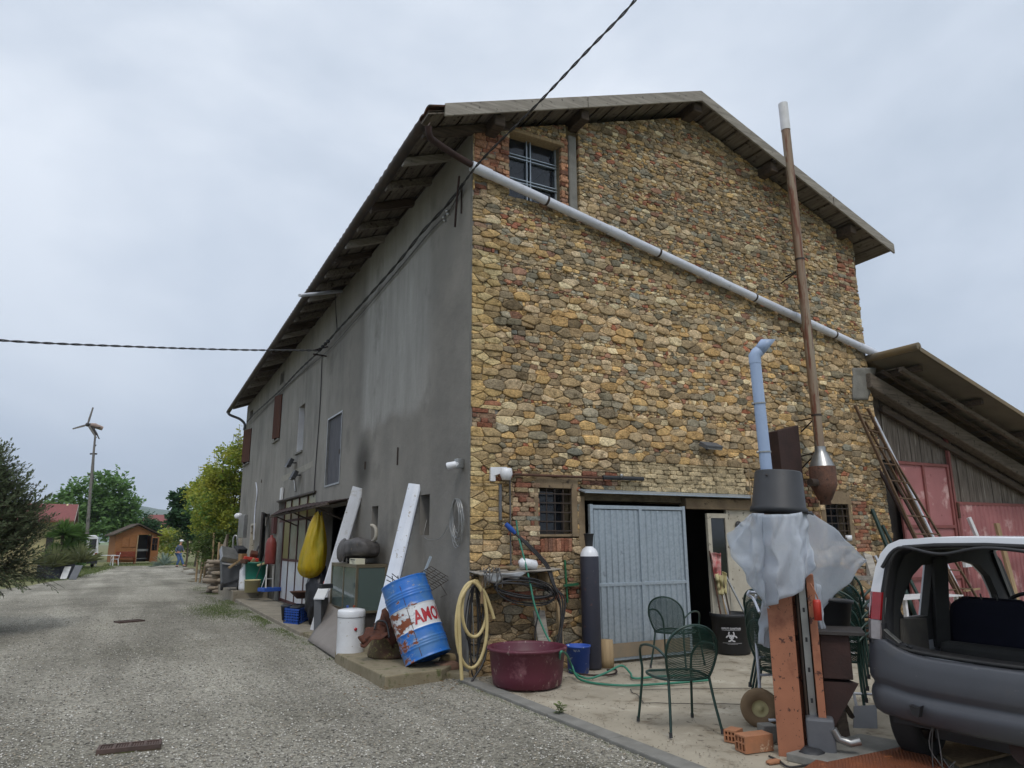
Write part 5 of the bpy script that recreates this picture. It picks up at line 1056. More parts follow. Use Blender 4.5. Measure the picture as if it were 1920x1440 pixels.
# small white bathtub-like corner piece behind the plywood
t = thing('white_sink', 'white rectangular basin with grey side standing behind the plywood', 'basin', G(600, 1195, .1)); mb = MB(); b0 = G(600, 1180, .08); mb.prism([D(588, 1190, 12.4), D(603, 1170, 12.9), D(603, 1120, 12.9), D(589, 1122, 12.4)], HR * .12); mb.build('side', M['grey'], t); MB().prism([D(588, 1124, 12.4), D(598, 1102, 13), D(618, 1102, 12.9), D(608, 1124, 12.3)], (0, 0, .02)).build('rim', M['whiteclean'], t)
tag(MB().obox(D(611, 1099, 12.0), (.22, .1, .07), (0, 0, 20)).build('black_box', M['black'], bevel=.008), 'small black box resting on the white basin', 'box')
# yellow rubbish bag hanging from the canopy
t = thing('yellow_bag', 'large translucent yellow rubbish bag hanging from the tin canopy', 'bag', (-.6, 6.1, .9))
m, nt, b = nodes('yellow_film'); f = ramp(nt, tex(nt, 'noise', 3.2, (1, 1, .35), 5), [(.35, lin((204, 172, 24))), (.55, lin((182, 162, 34))), (.75, lin((136, 136, 34)))]); nt.links.new(f, b.inputs['Base Color']); b.inputs['Roughness'].default_value = .25
tr = N(nt, 'ShaderNodeBsdfTranslucent'); nt.links.new(f, tr.inputs[0]); mx = N(nt, 'ShaderNodeMixShader'); mx.inputs[0].default_value = .35; nt.links.new(b.outputs[0], mx.inputs[1]); nt.links.new(tr.outputs[0], mx.inputs[2]); nt.links.new(mx.outputs[0], nt.nodes['Material Output'].inputs[0])
bp = N(nt, 'ShaderNodeBump', _Strength=1.0, _Distance=.05); nt.links.new(tex(nt, 'noise', 8, (1.4, 1.4, .25), 5, .6), bp.inputs['Height']); nt.links.new(bp.outputs[0], b.inputs['Normal']); M['yfilm'] = m
bc_ = V((-.5, 5.95, 0)); mb = MB()
def bag(u, v):
    z = 2.14 - 1.22 * v; R = .08 + .23 * math.sin(min(1, v * 1.35) * PI / 2) if v < .8 else .31 * math.sqrt(max(0, 1 - ((v - .8) / .2) ** 2)); a = 2 * PI * u
    R *= 1 + .16 * math.cos(a * 7 + 3 * v) * max(0, 1 - v * 1.3) + .12 * noise.noise(V((math.cos(a) * 2, math.sin(a) * 2, z * 2.2))); return bc_ + V((R * math.cos(a) * .8, R * math.sin(a), z - .0 + (.05 * math.cos(a * 3) if v < .02 else 0))) + HR * (-.10 * v)
mb.grid(bag, 56, 44, closeu=True); mb.build('bag_film', M['yfilm'], t)
mb = MB(); [mb.tube([bc_ + V((ru(-.04, .04), ru(-.1, .1), 2.1)), bc_ + V((0, ru(-.15, .15), 2.3))], .006, 5) for _ in range(3)]; mb.build('tie_string', M['black'], t)
# black bags, red tool, pots in the dark bay
M['bagblack'] = mat('black_film', (34, 36, 44), (28, 28, 32), .35, bump=.6, bscale=9, bd=.03)
mb = MB(); c = V((-.42, 6.05, .62))
mb.grid(lambda u, v: c + V((.2 * math.cos(2 * PI * u) * math.sin(PI * v), .24 * math.sin(2 * PI * u) * math.sin(PI * v), -.50 * math.cos(PI * v))) * (1 + .45 * abs(noise.noise(V((math.cos(2 * PI * u) * 3, math.sin(2 * PI * u) * 3, v * 7))))), 30, 20, closeu=True); tag(mb.build('black_bag', M['bagblack']), 'crumpled black rubbish bag standing below the yellow bag', 'bag')
M['redp'] = mat('red_plastic', (188, 56, 40), (168, 48, 36), .45, bump=0); mb = MB(); mb.lathe([(0, 0), (.12, 0), (.13, .3), (.10, .34), (.04, .36), (.04, .4), (0, .4)], V((-.35, 5.35, .58)), 18); tag(mb.build('red_can', M['redp']), 'orange red canister behind the black bag', 'can')
tag(MB().box(-.5, -.15, 5.2, 5.55, .1, .575).build('wooden_crate', M['lumber']), 'raw wooden box under the orange red canister', 'crate')
c = V((-.5, 7.0, .07)); tag(MB().lathe([(0, .42), (.10, .42), (.24, .55), (.25, .56), (.22, .55), (.1, .46), (0, .45)], c, 20).build('wicker_bowl', M['rust']), 'brown shallow bowl on top of black pots by the white panels', 'bowl')
for i, (y, z, r) in enumerate(((6.95, .07, .15), (6.72, .07, .13), (7.15, .07, .11))):
    tag(MB().lathe([(0, 0), (r * .7, 0), (r, .26 + .05 * (i == 0)), (r * 1.08, .27), (r * .95, .3), (0, .2)], V((-.52 - .12 * i, y, z)), 18).build('plant_pot', M['black']), ['black plant pot under the brown bowl', 'black plant pot nearest the blue crate', 'smallest black plant pot by the white panels'][i], 'plant pot')
# blue plastic crate
c0, c1_, c2_ = G(532, 1168, .07), G(560, 1171, .07), G(583, 1160, .07); t = thing('blue_crate', 'open blue plastic crate on the concrete path', 'crate', c1_); M['bluep'] = mat('blue_plastic', (28, 70, 150), (34, 78, 156), .45, bump=0); mb = MB()
a_, b_ = (c0 - c1_), V((.10, -.99, 0)) * -.0 + (c2_ - c1_); H = .27
for (o_, d_) in ((c1_, a_), (c1_, b_), (c1_ + a_, b_), (c1_ + b_, a_)):
    for i in range(7): mb.bar(o_ + d_ * (i / 6.), o_ + d_ * (i / 6.) + UP * H, .018, .018)
    for z in (.01, .07, .12, .17, .215, H - .01): mb.bar(o_ + UP * z, o_ + d_ + UP * z, .012, .022 if z < H - .02 else .035)
mb.build('crate_walls', M['bluep'], t); MB().prism([c1_, c1_ + a_, c1_ + a_ + b_, c1_ + b_], (0, 0, .01)).build('crate_base', M['bluep'], t)
mb = MB(); [mb.obox(c1_ + a_ * ru(.3, .7) + b_ * ru(.3, .7) + UP * ru(.06, .2), (.15, .1, .1), (ru(0, 90), ru(0, 90), ru(0, 90))) for _ in range(5)]; tag(mb.build('crate_contents', M['grey']), 'grey odds and ends inside the blue crate', 'scrap')
# ------------------------------------------------------------------ clutter on the raised step
SZ = .28
c = G(436, 1106, SZ); c = V((-.62, 14.7, SZ)); c = gp(436, 21.2, SZ); t = thing('wheelie_bin', 'grey wheelie bin heaped with scrap on the raised step', 'bin', c); mb = LM()
for (z0, z1, w0, w1) in ((.08, .85, .2, .27),):
    mb.prism([(-w0, -w0, z0), (w0, -w0, z0), (w0, w0, z0), (-w0, w0, z0)], (0, 0, .001)); mb.add([(s * (w0 if k == 0 else w1), q * (w0 if k == 0 else w1 * 1.1), z0 if k == 0 else z1) for k in (0, 1) for s, q in ((-1, -1), (1, -1), (1, 1), (-1, 1))], [(0, 1, 5, 4), (1, 2, 6, 5), (2, 3, 7, 6), (3, 0, 4, 7)])
mb.build('bin_body', M['grey'], t, solid=.015); LM().box(-.3, .3, -.33, .33, .83, .87).build('rim', M['grey'], t)
for s in (-1, 1): LM().lathe([(0, -.03), (.11, -.03), (.11, .03), (0, .03)], V((s * .22, -.22, .11)), 16, Euler((0, PI / 2, 0)).to_matrix()).build('wheel', M['rubber'], t)
LM().bar((-.2, -.24, .15), (.25, -.24, .3), .04, .04).build('axle_frame', M['black'], t)
def boxat(px, py, d, s, rot, name, label, cat, mt, bevel=.004): return tag(MB().obox(D(px, py, d), s, rot).build(name, mt, bevel=bevel), label, cat)
boxat(432, 1041, 21.0, (.55, .5, .16), (38, 12, 10), 'scrap_appliance', 'pale grey appliance casing tilted on top of the wheelie bin', 'appliance', M['alu']); boxat(450, 1033, 21.3, (.28, .3, .22), (20, 0, 20), 'monitor', 'dark box shaped scrap piece on the bin heap', 'scrap', M['black'])
boxat(455, 1045, 20.8, (.18, .16, .2), (0, 0, 25), 'cardboard_box', 'small brown cardboard box on the bin heap', 'box', mat('cardboard', (148, 118, 80), (132, 104, 70), .85)); boxat(443, 1055, 20.9, (.5, .1, .05), (0, -35, 10), 'scrap_board', 'brown board slanting across the bin heap', 'board', M['lumber'])
boxat(430, 1056, 21, (.4, .3, .04), (10, 8, 0), 'white_dish', 'white dish lying on the wheelie bin edge', 'lid', M['white'])
c = gp(463, 21.0, SZ); tag(MB().lathe([(0, 0), (.13, 0), (.14, .06), (.14, .55), (.09, .62), (.05, .66), (.05, .7), (0, .7)], c, 18).build('white_canister', M['whiteclean']), 'tall white plastic canister between grey bin and green tub', 'canister')
c = gp(484, 20.9, SZ); t = thing('green_tub', 'tall green plastic tub full of scrap by the dark door', 'tub', c); M['teal'] = mat('green_teal_plastic', (28, 108, 92), (34, 116, 98), .45, bump=0)
LM().lathe([(0, 0), (.24, 0), (.27, .3), (.31, .74), (.33, .74), (.33, .78), (.30, .78), (.28, .6), (0, .55)], n=26).build('tub_shell', M['teal'], t)
c = gp(479, 20.1, SZ); tag(MB().lathe([(0, 0), (.19, 0), (.21, .3), (.22, .3), (.22, .33), (.2, .33), (.19, .2), (0, .18)], c, 24).build('cream_pail', M['cream']), 'cream plastic pail in front of the green tub', 'pail')
for i, (px, py, d, s, rot, lb, mt) in enumerate(((470, 1048, 20.8, (.4, .3, .1), (0, 10, 0), 'orange plastic scrap piece heaped beside the green tub', 'redp'), (476, 1040, 20.9, (.2, .2, .16), (30, 10, 0), 'smaller orange scrap piece on top of the pile', 'orust'), (482, 1056, 20.8, (.4, .06, .15), (10, 30, 20), 'brown slab sticking out of the green tub', 'lumber'), (462, 1053, 20.7, (.3, .2, .12), (0, 5, 40), 'greyish brown scrap lump beside the orange pieces', 'rust'), (490, 1058, 20.7, (.25, .16, .06), (0, -15, 0), 'pale bottle shaped scrap in the green tub', 'cream'))): boxat(px, py, d, s, rot, 'scrap_piece', lb, 'scrap', M[mt], .02)
for i, (a, b_, r, lb, mt) in enumerate((((472, 1108, 20.3), (500, 1030, 20.6), .015, 'dark shovel handle leaning across the green tub', 'dark'), ((488, 1107, 20.2), (502, 1035, 20.6), .012, 'pale bent pipe leaning against the red cylinder', 'pvc'))): tag(MB().tube(smooth([D(*a), D((a[0] + b_[0]) / 2 + i * 5, (a[1] + b_[1]) / 2, 20.4), D(*b_)], 4), r, 6).build('leaning_rod', M[mt]), lb, 'rod')
tag(MB().tube(smooth([D(478, 1052, 21), D(484, 1026, 21.2), D(490, 1028, 21.2), D(478, 1052, 21.1)], 5), .03, 6).build('black_fender', M['black']), 'black curved plastic piece standing by the pale door frame', 'scrap')
c = D(506, 1053, 20.4); t = thing('red_cylinder', 'faded red gas cylinder standing upright beside the workshop front', 'gas cylinder', V((c.x, c.y, c.z))); c = D(506, 1058, 19.9)
LM2 = MB().lathe([(0, 0), (.13, 0), (.145, .05), (.145, .55), (.1, .68), (.04, .72), (.04, .78), (0, .78)], c, 20); M['redcyl'] = mat('faded_red', (128, 50, 42), (108, 44, 40), .55, spots=[((160, 150, 140), 8, .68, .03)], bump=0); LM2.build('cylinder', M['redcyl'], t)
mb = MB().bar(D(500, 1062, 19.8), D(498, 1106, 19.6), .03, .03).bar(D(512, 1062, 19.8), D(511, 1106, 19.6), .03, .03).bar(D(499, 1085, 19.7), D(511, 1085, 19.7), .03, .03); mb.build('stand', M['alu'], t)
tag(MB().obox(D(505, 1105, 19.7), (.5, .35, .1), (0, 0, 20)).build('blue_box', M['bluep'], bevel=.01), 'flat dark blue crate under the red cylinder stand', 'crate')
tag(MB().obox(L(503, 868, -.03) * 1.0, (.02, .02, .02)).build('wall_stud', M['iron']), 'tiny iron stud on the plaster wall', 'stud') if 0 else None
boxat(455, 987, 23.2, (.12, .95, .72), (0, 0, 2), 'meter_cabinet', 'light grey meter cabinet fixed on the far end of the plaster wall', 'meter cabinet', M['alu'], .01)
tag(MB().obox(L(514, 984, -.06), (.1, .35, .5)).build('letter_box', M['redbrown'], bevel=.01), 'dark red letter box beside the workshop front', 'letter box')
# stone pile
M['pile'] = mat('pile_stone', (150, 138, 120), (120, 108, 96), .95, 0, 5, bump=.5)
for i in range(46):
    k = i / 46.; px = 396 + 32 * rnd(); row = int(k * 9); d = 24.2 + ru(-.4, .8); c = gp(px + 4, d, .06 + row * .115); w2 = ru(.16, .3); mb = MB(); rockmesh(mb, c, (w2, ru(.12, .2), ru(.05, .08)), i * 3.3, 8)
    tag(mb.build('flat_stone', M['pile']), 'flat grey brown stone in the stacked pile by the far house corner', 'stone', 'stones in the pile by the far corner')
tag(MB().prism([gp(414, 26.5), gp(424, 26.0), gp(424, 26.0, 1.9), gp(418, 26.5, 1.5)], HF * .2).build('upright_slab', M['pile']), 'tall thin stone slab standing behind the pile', 'slab')
t = thing('chrome_chair_frame', 'old pale metal frame piece hooked beside the far corner', 'frame', gp(438, 25)); MB().tube(smooth([D(437, 1030, 25), D(438, 1008, 25), D(444, 1006, 25), D(446, 1030, 25)], 4), .03, 6).build('tubing', M['alu'], t)
# ------------------------------------------------------------------ cameras, lamps, wires on the wall
def seccam(name, label, base_pts, barrel, mt=M['whiteclean']): pass
t = thing('security_camera', 'white security camera reaching left from the plaster wall near the corner', 'camera', L(866, 871, -.02)); p0 = L(868, 870, -.0); MB().box(-.10, -.004, p0.y - .05, p0.y + .05, p0.z - .055, p0.z + .065).build('mount_box', M['alu'], t, bevel=.004)
p1 = L(856, 870, -.16); p2 = L(838, 874, -.26); MB().tube([V((-.08, p0.y, p0.z)), p1], .022, 10).build('arm', M['whiteclean'], t); MB().tube([p1, p1.lerp(p2, .1), p1.lerp(p2, .9), p2], [.028, .04, .046, .04], 14).build('barrel', M['whiteclean'], t); MB().tube([p2, p2 + (p2 - p1) * .06], .03, 12).build('lens', M['black'], t)
t = thing('dome_camera', 'white dome camera on a bracket on the stone gable', 'camera', W(928, 890)); p = W(925, 890); MB().box(p.x - .07, p.x + .0, -.07, -.03, p.z - .09, p.z + .09).build('back_plate', M['whiteclean'], t, bevel=.005)
MB().prism([(p.x - .03, -.07, p.z + .09), (p.x + .10, -.16, p.z + .09), (p.x + .10, -.16, p.z + .03), (p.x - .03, -.07, p.z - .02)], (.03, .02, 0)).build('bracket', M['whiteclean'], t); MB().lathe([(0, .08), (.07, .07), (.08, .02), (.08, -.01), (.055, -.075), (0, -.08)], V((p.x + .10, -.17, p.z)), 22).build('dome', M['whiteclean'], t)
tag(MB().lathe([(0, 0), (.12, .02), (.16, .12), (.1, .2), (0, .22)], L(447, 973, -.2), 14).build('dome_lamp', M['whiteclean']), 'small white round lamp high on the far corner', 'lamp')
for (px, py, lb) in ((543, 868, 'upper black floodlight on the plaster wall above the canopy'), (551, 891, 'lower floodlight pointing down on its post above the canopy')):
    t = thing('floodlight', lb, 'floodlight', L(px, py, -.05)); p = L(px, py, -.16); MB().obox(p, (.1, .34, .22), (0, 25, 0)).build('housing', M['black'], t, bevel=.01); MB().obox(p + V((-.055, 0, -.025)), (.01, .28, .16), (0, 25, 0)).build('lens', M['darkglass'], t); MB().bar(p, V((0, p.y - .1, p.z)), .03, .03).build('bracket', M['black'], t)
p = L(551, 895, -.03); tag(MB().tube([p, L(554, 921, -.03)], .02, 6).build('conduit', M['alu']), 'short grey conduit below the lower floodlight', 'conduit')
tag(MB().obox(L(528, 926, -.05), (.06, .2, .34)).build('junction_box', M['white'], bevel=.01), 'cream junction box left of the workshop fanlights', 'junction box')
# twisted overhead cables
def twisted(name, label, pts, r=.011, tw=14, n=2, mt='cabledark', ga=.35):
    P = smooth(pts, 40); t = thing(name, label, 'cable', P[0]); Ls = 0
    strands = [[] for _ in range(n)]
    for i, p in enumerate(P):
        if i: Ls += (p - P[i - 1]).length
        d = (P[min(i + 1, len(P) - 1)] - P[max(0, i - 1)]).normalized(); a = d.cross(UP).normalized(); b_ = a.cross(d)
        for k in range(n): th = Ls * tw + 2 * PI * k / n; strands[k].append(p + (a * math.cos(th) + b_ * math.sin(th)) * r * 1.05)
    for k in range(n): MB().tube(strands[k], r, 5).build('strand', M[mt], t)
    return t
anchor = L(868, 345, -.1); near = D(1215, -60, 2.6)
twisted('overhead_cable', 'twisted overhead power cable rising from the gable corner to the top edge', [anchor, D(905, 298, 8.4), D(1000, 203, 7.6), D(1100, 97, 6.8), D(1187, 5, 6.2), D(1225, -60, 5.8)], .0085, 16)
twisted('overhead_cable', 'twisted overhead power cable coming in from the left edge to the wall', [L(600, 657, -.3), D(450, 656, 17), D(250, 650, 15), D(0, 638, 13), D(-260, 610, 11.5)], .013, 12)
w1 = [(868, 345), (838, 385), (792, 435), (740, 500), (660, 590), (634, 618), (600, 657), (560, 695), (525, 732), (478, 775), (463, 792)]
twisted('wall_cable', 'bundled cable clipped along the top of the plaster wall', [L(x, y, -.09) for x, y in w1], .013, 6)
w2 = [(866, 352), (842, 395), (800, 442), (745, 508), (665, 602), (610, 662), (540, 722), (470, 795)]
tag(MB().tube(smooth([L(x, y, -.04) for x, y in w2], 12), .010, 5).build('thin_wall_cable', M['cable']), 'single grey cable running just under the bundled wall cable', 'cable')
tag(MB().tube(smooth([L(604, 665, -.03), L(600, 760, -.02), L(592, 870, -.02), L(588, 932, -.02)], 8), .012, 5).build('drop_cable', M['cabledark']), 'dark cable dropping down the plaster beside the loft door', 'cable')
tag(MB().tube(smooth([L(628, 545, -.3), L(630, 590, -.03), L(632, 618, -.05)], 8), .01, 5).build('eave_cable', M['cabledark']), 'short cable hanging from the eave to the bundled cable', 'cable')
tag(MB().tube(smooth([L(476, 1012, -.04), L(478, 960, -.03), L(482, 925, -.03), L(480, 905, -.03)], 6), .02, 6).build('meter_conduit', M['pvc']), 'thin pale conduit rising above the meter cabinet', 'conduit')
t = thing('insulator_bracket', 'iron bracket with pale insulators near the top of the gable corner', 'bracket', L(858, 380, -.05)); MB().tube([L(861, 330, -.12), L(856, 380, -.1), L(853, 426, -.06)], .016, 6).build('rod', M['rustdark'], t)
for k in range(4): MB().ball(L(838 - k * 3 + (k % 2) * 5, 396 + k * 6, -.1), .028, 8).build('insulator', M['alu'], t)
t = thing('insulator_bracket', 'iron anchor bracket with insulators where the left cable meets the wall', 'bracket', L(606, 660, -.05)); mb = MB().bar(L(588, 664, -.45), L(612, 668, 0), .03, .03).bar(L(592, 656, -.4), L(614, 650, 0), .03, .03); mb.build('rod', M['rustdark'], t)
for k in range(4): MB().ball(L(600 + k * 5, 655 - k * 5, -.2), .045, 8).build('insulator', M['black'], t)
# coil of cable hung on the plaster near the corner
t = thing('cable_coil', 'loose coil of thin grey cable hanging on the plaster near the corner', 'cable coil', L(855, 940, -.04)); mb = MB()
for k in range(11):
    top = L(858 + ru(-2, 2), 935, -.05); w_ = ru(.10, .2); h_ = ru(.4, .62); ph = ru(-.05, .05)
    mb.tube([top + V((-.01 * k * .3, w_ * math.sin(a) + ph * (1 - math.cos(a)) * 1.5, -h_ / 2 * (1 - math.cos(a)))) for a in np.linspace(0, 2 * PI, 26)], .0045, 5)
mb.build('loops', M['alu'], t); MB().tube(smooth([L(840, 985, -.05), L(826, 1008, -.05), L(805, 1012, -.04), L(795, 1003, .02), L(800, 975, .1)], 6), .0045, 5).build('loose_end', M['alu'], t)
# ------------------------------------------------------------------ in front of the stone gable
M['hose'] = mat('cream_hose', (196, 178, 128), (176, 158, 112), .5, bump=0); M['greenhose'] = mat('green_hose', (54, 124, 100), (46, 110, 90), .45, bump=0)
# shelf with odds and ends
t = thing('wall_shelf', 'sagging tin covered shelf on the stone wall above the hoses', 'shelf', W(960, 1075, -.15)); a, b_ = W(902, 1074, -.32), W(1045, 1072, -.30)
mb = MB(); loft(mb, [V((.0, -.0, 1.24)), V((1.15, -.0, 1.26))], [V((.0, -.33, 1.21)), V((1.15, -.30, 1.25))], 20, 5, lambda u, v: V((0, 0, .012 * noise.noise(V((u * 9, v * 3, 1)))))); mb.build('board', M['woodgrey'], t, solid=.02)
mb = MB(); loft(mb, [V((.02, -.33, 1.23)), V((.35, -.34, 1.22)), V((.6, -.32, 1.24))], [V((.10, -.34, 1.12)), V((.22, -.36, 1.10)), V((.3, -.33, 1.17)), V((.5, -.34, 1.14)), V((.62, -.33, 1.22))], 16, 4); mb.build('torn_sheet', M['alu'], t, solid=.003)
for x in (.12, .98): MB().box(x, x + .05, -.27, .02, 1.10, 1.20).build('bracket', M['lumber'], t)
p = W(990, 1058, -.2); t = thing('white_bottle', 'white plastic bottle lying on the wall shelf', 'bottle', p); MB().tube([p - V((.13, 0, -.03)), p - V((.11, 0, -.03)), p - V((.10, 0, -.02)), p + V((.10, 0, -.01)), p + V((.13, 0, -.01))], [.02, .04, .062, .062, .03], 16).build('bottle_body', M['whiteclean'], t)
mb = MB(); rockmesh(mb, W(959, 1065, -.2), (.06, .05, .03), 3); tag(mb.build('shelf_stone', M['rock']), 'small pale stone left of the bottle on the shelf', 'stone')
mb = MB()
for k in range(14): a_ = V((.03 + ru(0, .22), -.3 + ru(-.05, .1), 1.25)); mb.tube(smooth([a_, a_ + V((ru(-.05, .05), -.08, ru(-.02, .04))), a_ + V((ru(-.1, .1), -.1, ru(-.2, -.05)))], 4), .006, 5)
tag(mb.build('string_tangle', M['cable']), 'tangle of pinkish grey string at the left end of the shelf', 'string')
# coiled beige hose on its hook
def coil(mb, c, rx, rz, n, r, yy=0, ph=0, tilt=0):
    P = []
    for i in range(int(28 * n) + 1):
        a_ = ph + 2 * PI * i / 28; k = 1 - .06 * i / 28; P.append(c + V((rx * k * math.sin(a_) + tilt * (1 - math.cos(a_)), yy - .02 * i / 28, -rz * (1 - math.cos(a_)) * k)))
    mb.tube(P, r, 8); return P
t = thing('beige_hose', 'coiled beige hose hanging beside the stone corner', 'hose', W(885, 1090, -.2)); mb = MB(); P = coil(mb, W(889, 1089, -.22), .17, .33, 1.0, .021); coil(mb, W(884, 1091, -.26), .21, .50, 1.0, .021)
mb.tube(smooth([W(884, 1091, -.28), W(862, 1130, -.3), W(862, 1200, -.3), W(866, 1275, -.32)], 8), .021, 8); mb.tube(smooth([W(889, 1089, -.24), W(908, 1110, -.27), W(920, 1140, -.27), W(926, 1160, -.27)], 6), .021, 8); mb.build('hose_loops', M['hose'], t)
M['brownhose'] = mat('brown_hose', (128, 104, 72), (110, 90, 64), .5, bump=0); tag(MB().tube(smooth([W(903, 1132, -.28), W(906, 1090, -.26), W(925, 1068, -.26), W(955, 1064, -.26)], 8), .019, 8).build('brown_hose', M['brownhose']), 'short brown hose curling from the beige coil onto the shelf', 'hose')
MB().tube([W(886, 1084, 0), W(886, 1084, -.25), W(886, 1078, -.29)], .01, 6).build('hook', M['iron'], t)
t = thing('black_hose', 'thin black hoses hanging behind the beige hose coil', 'hose', W(890, 1095, -.12)); mb = MB()
for (x, z, k) in ((880, 1230, .07), (884, 1245, .05), (900, 1210, .10), (893, 1270, .04)): c = W(890, 1096, -.14); h_ = c.z - W(890, z, -.14).z; mb.tube([c + V((k * math.sin(a_) * (1.2 - .4 * math.cos(a_)), ru(-.005, .005), -h_ / 2 * (1 - math.cos(a_)))) for a_ in np.linspace(0, 2 * PI, 24)], .009, 6)
mb.tube(smooth([W(905, 1150, -.2), W(912, 1210, -.25), W(905, 1245, -.3), W(884, 1278, -.35)], 6), .013, 6); mb.build('hose_loops', M['cabledark'], t)
tag(MB().tube([W(886, 1130, -.15), W(889, 1240, -.15)], .008, 6).build('grey_rod', M['alu']), 'thin pale grey rod hanging amid the black hoses', 'rod')
# horizontal hank of black cable and the cables going to the tub
t = thing('welding_cable', 'sagging hank of black welding cable hung under the shelf', 'cable', W(1000, 1110, -.3)); mb = MB()
for k in range(8):
    xl, xr, y0 = 928 + ru(-3, 4), 1040 + ru(-8, 6), 1105 + ru(-6, 6); s = ru(10, 26); Q = []
    for a_ in np.linspace(0, 2 * PI, 26): Q.append(W((xl + xr) / 2 + (xr - xl) / 2 * math.cos(a_), y0 + s * math.sin(a_) + 7 * math.cos(a_), -.30 + .05 * math.sin(a_ + k)))
    mb.tube(Q, .009, 6)
mb.tube(smooth([W(1012, 1140, -.3), W(1003, 1190, -.3), W(1012, 1225, -.3), W(1040, 1215, -.3), W(1052, 1150, -.3), W(1040, 1110, -.3)], 7), .009, 6); mb.build('loops', M['cabledark'], t)
t = thing('black_hose', 'pair of black hoses running from the wall pipe down to the blue bucket', 'hose', W(960, 990, -.1)); mb = MB()
for k in range(3): o_ = k * 3; mb.tube(smooth([W(950 + o_, 985 + o_, -.1), W(985 + o_, 1020, -.18), W(1022 + o_, 1060, -.25), W(1036 + o_, 1095 + o_, -.32), W(1050 + k * 5, 1130, -.34), W(1054 - k * 4, 1215, -.36)], 8), .011, 7)
mb.build('hose_run', M['cabledark'], t); MB().tube([W(948, 982, -.12), W(958, 992, -.14), W(966, 1000, -.15)], [.03, .035, .02], 10).build('blue_clamp', M['bluep'], t)
t = thing('green_hose', 'green garden hose from the wall tap into the maroon tub and across the yard', 'hose', W(968, 980, -.1))
mb = MB().tube(smooth([W(968, 976, -.1), W(972, 1005, -.14), W(981, 1040, -.22), W(993, 1090, -.32), W(1004, 1140, -.4), W(1024, 1190, -.5), W(1040, 1216, -.62), W(1046, 1232, -.7)], 8), .012, 8)
mb.tube(smooth([G(1049, 1240, .30), G(1052, 1222, .42), G(1063, 1228, .32), G(1072, 1248, .16), G(1090, 1275, .045), G(1160, 1285, .04), G(1245, 1282, .04), G(1330, 1275, .04)], 8), .013, 8)
mb.tube(smooth([G(1068, 1256, .1), G(1100, 1272, .04), G(1135, 1262, .08), G(1165, 1248, .12), G(1182, 1262, .05), G(1190, 1272, .04), G(1240, 1268, .04), G(1300, 1266, .04)], 8), .013, 8); mb.build('hose_run', M['greenhose'], t)
tag(MB().tube(smooth([G(1075, 1262, .04), G(1110, 1266, .035), G(1150, 1264, .035), G(1155, 1256, .035), G(1138, 1256, .035)], 6), .011, 7).build('brown_pipe', M['rustdark']), 'short dark brown hose on the ground beside the green hose', 'hose')
# pipes and conduits on the wall
tag(MB().tube([W(938, 908, -.06), W(938, 975, -.06)], .022, 8).build('conduit', M['grey']), 'thick grey conduit below the dome camera', 'conduit')
tag(MB().tube([W(956, 890, -.05), W(957, 975, -.05), W(958, 1060, -.05)], .012, 8).build('thin_pipe', M['cable']), 'thin grey steel pipe running down to the shelf', 'pipe')
t = thing('rusty_pipe', 'rusty horizontal water pipe fixed above the barred window', 'pipe', W(950, 890, -.06)); MB().tube([W(952, 889, -.07), W(1206, 899, -.07)], .017, 8).build('pipe_run', M['rust'], t); MB().tube([W(1130, 895, -.09), W(1206, 898, -.09)], .03, 8).build('black_sleeve', M['black'], t)
MB().ball(W(1165, 892, -.12), .03, 8).build('valve', M['alu'], t)
t = thing('green_bracket', 'green painted cross shaped iron bracket on the stone wall', 'bracket', W(1066, 1090, -.06)); M['gpaint'] = mat('green_iron', (34, 112, 74), (46, 84, 60), .5); MB().bar(W(1059, 1050, -.05), W(1064, 1130, -.05), .02, .02).bar(W(1057, 1098, -.07), W(1084, 1095, -.07), .03, .03).build('cross', M['gpaint'], t)
tag(MB().bar(W(1010, 1145, -.12), W(1022, 1225, -.3), .16, .03, (0, 1, 0)).build('leaning_board', M['woodgrey']), 'narrow weathered board standing against the wall below the black cables', 'board')
tag(MB().bar(W(1046, 1130, -.1), W(1055, 1240, -.3), .05, .04, (0, 1, 0)).build('leaning_lath', M['lumber']), 'thin pale lath standing beside the blue bucket', 'lath')
tag(MB().tube([W(1402, 880, -.3), W(1409, 935, -.3), W(1411, 960, -.3)], .01, 6).build('hooked_cane', M['lumber']), 'thin pale cane hooked on the canopy beside the black pot', 'cane')
# maroon tub, blue bucket, cylinder, log
c = G(1000, 1270, 0); c = V((.35, -.82, .03)); M['maroon'] = mat('maroon_plastic', (90, 34, 50), (80, 30, 44), .5, 0, 3, spots=[((128, 84, 92), 5, .56, .14), ((150, 132, 122), 18, .62, .04, (1, 1, .4))], bump=.05)
t = thing('maroon_tub', 'large round maroon plastic tub on the concrete yard', 'tub', c); LM().lathe([(0, 0), (.36, 0), (.385, .02), (.40, .12), (.43, .375), (.455, .385), (.455, .41), (.43, .415), (.415, .39), (.38, .06), (0, .04)], n=48).build('tub_shell', M['maroon'], t)
M['water'] = mat('murky_water', (88, 62, 62), (80, 56, 58), .08, bump=.02, bscale=6); LM().lathe([(0, .30), (.405, .30)], n=40).build('water', M['water'], t)
c = V((1.30, -.42, .02)); M['bucketb'] = mat('scuffed_blue', (38, 74, 160), (48, 84, 166), .5, 0, 6, spots=[((170, 184, 206), 7, .60, .03), ((110, 112, 118), 4, .58, .12)], bump=0)
t = thing('blue_bucket', 'scuffed blue plastic bucket between the maroon tub and the tall cylinder', 'bucket', c); LM().lathe([(0, 0), (.125, 0), (.14, .22), (.146, .22), (.150, .30), (.158, .30), (.158, .32), (.147, .32), (.13, .03), (0, .02)], n=32).build('bucket_shell', M['bucketb'], t)
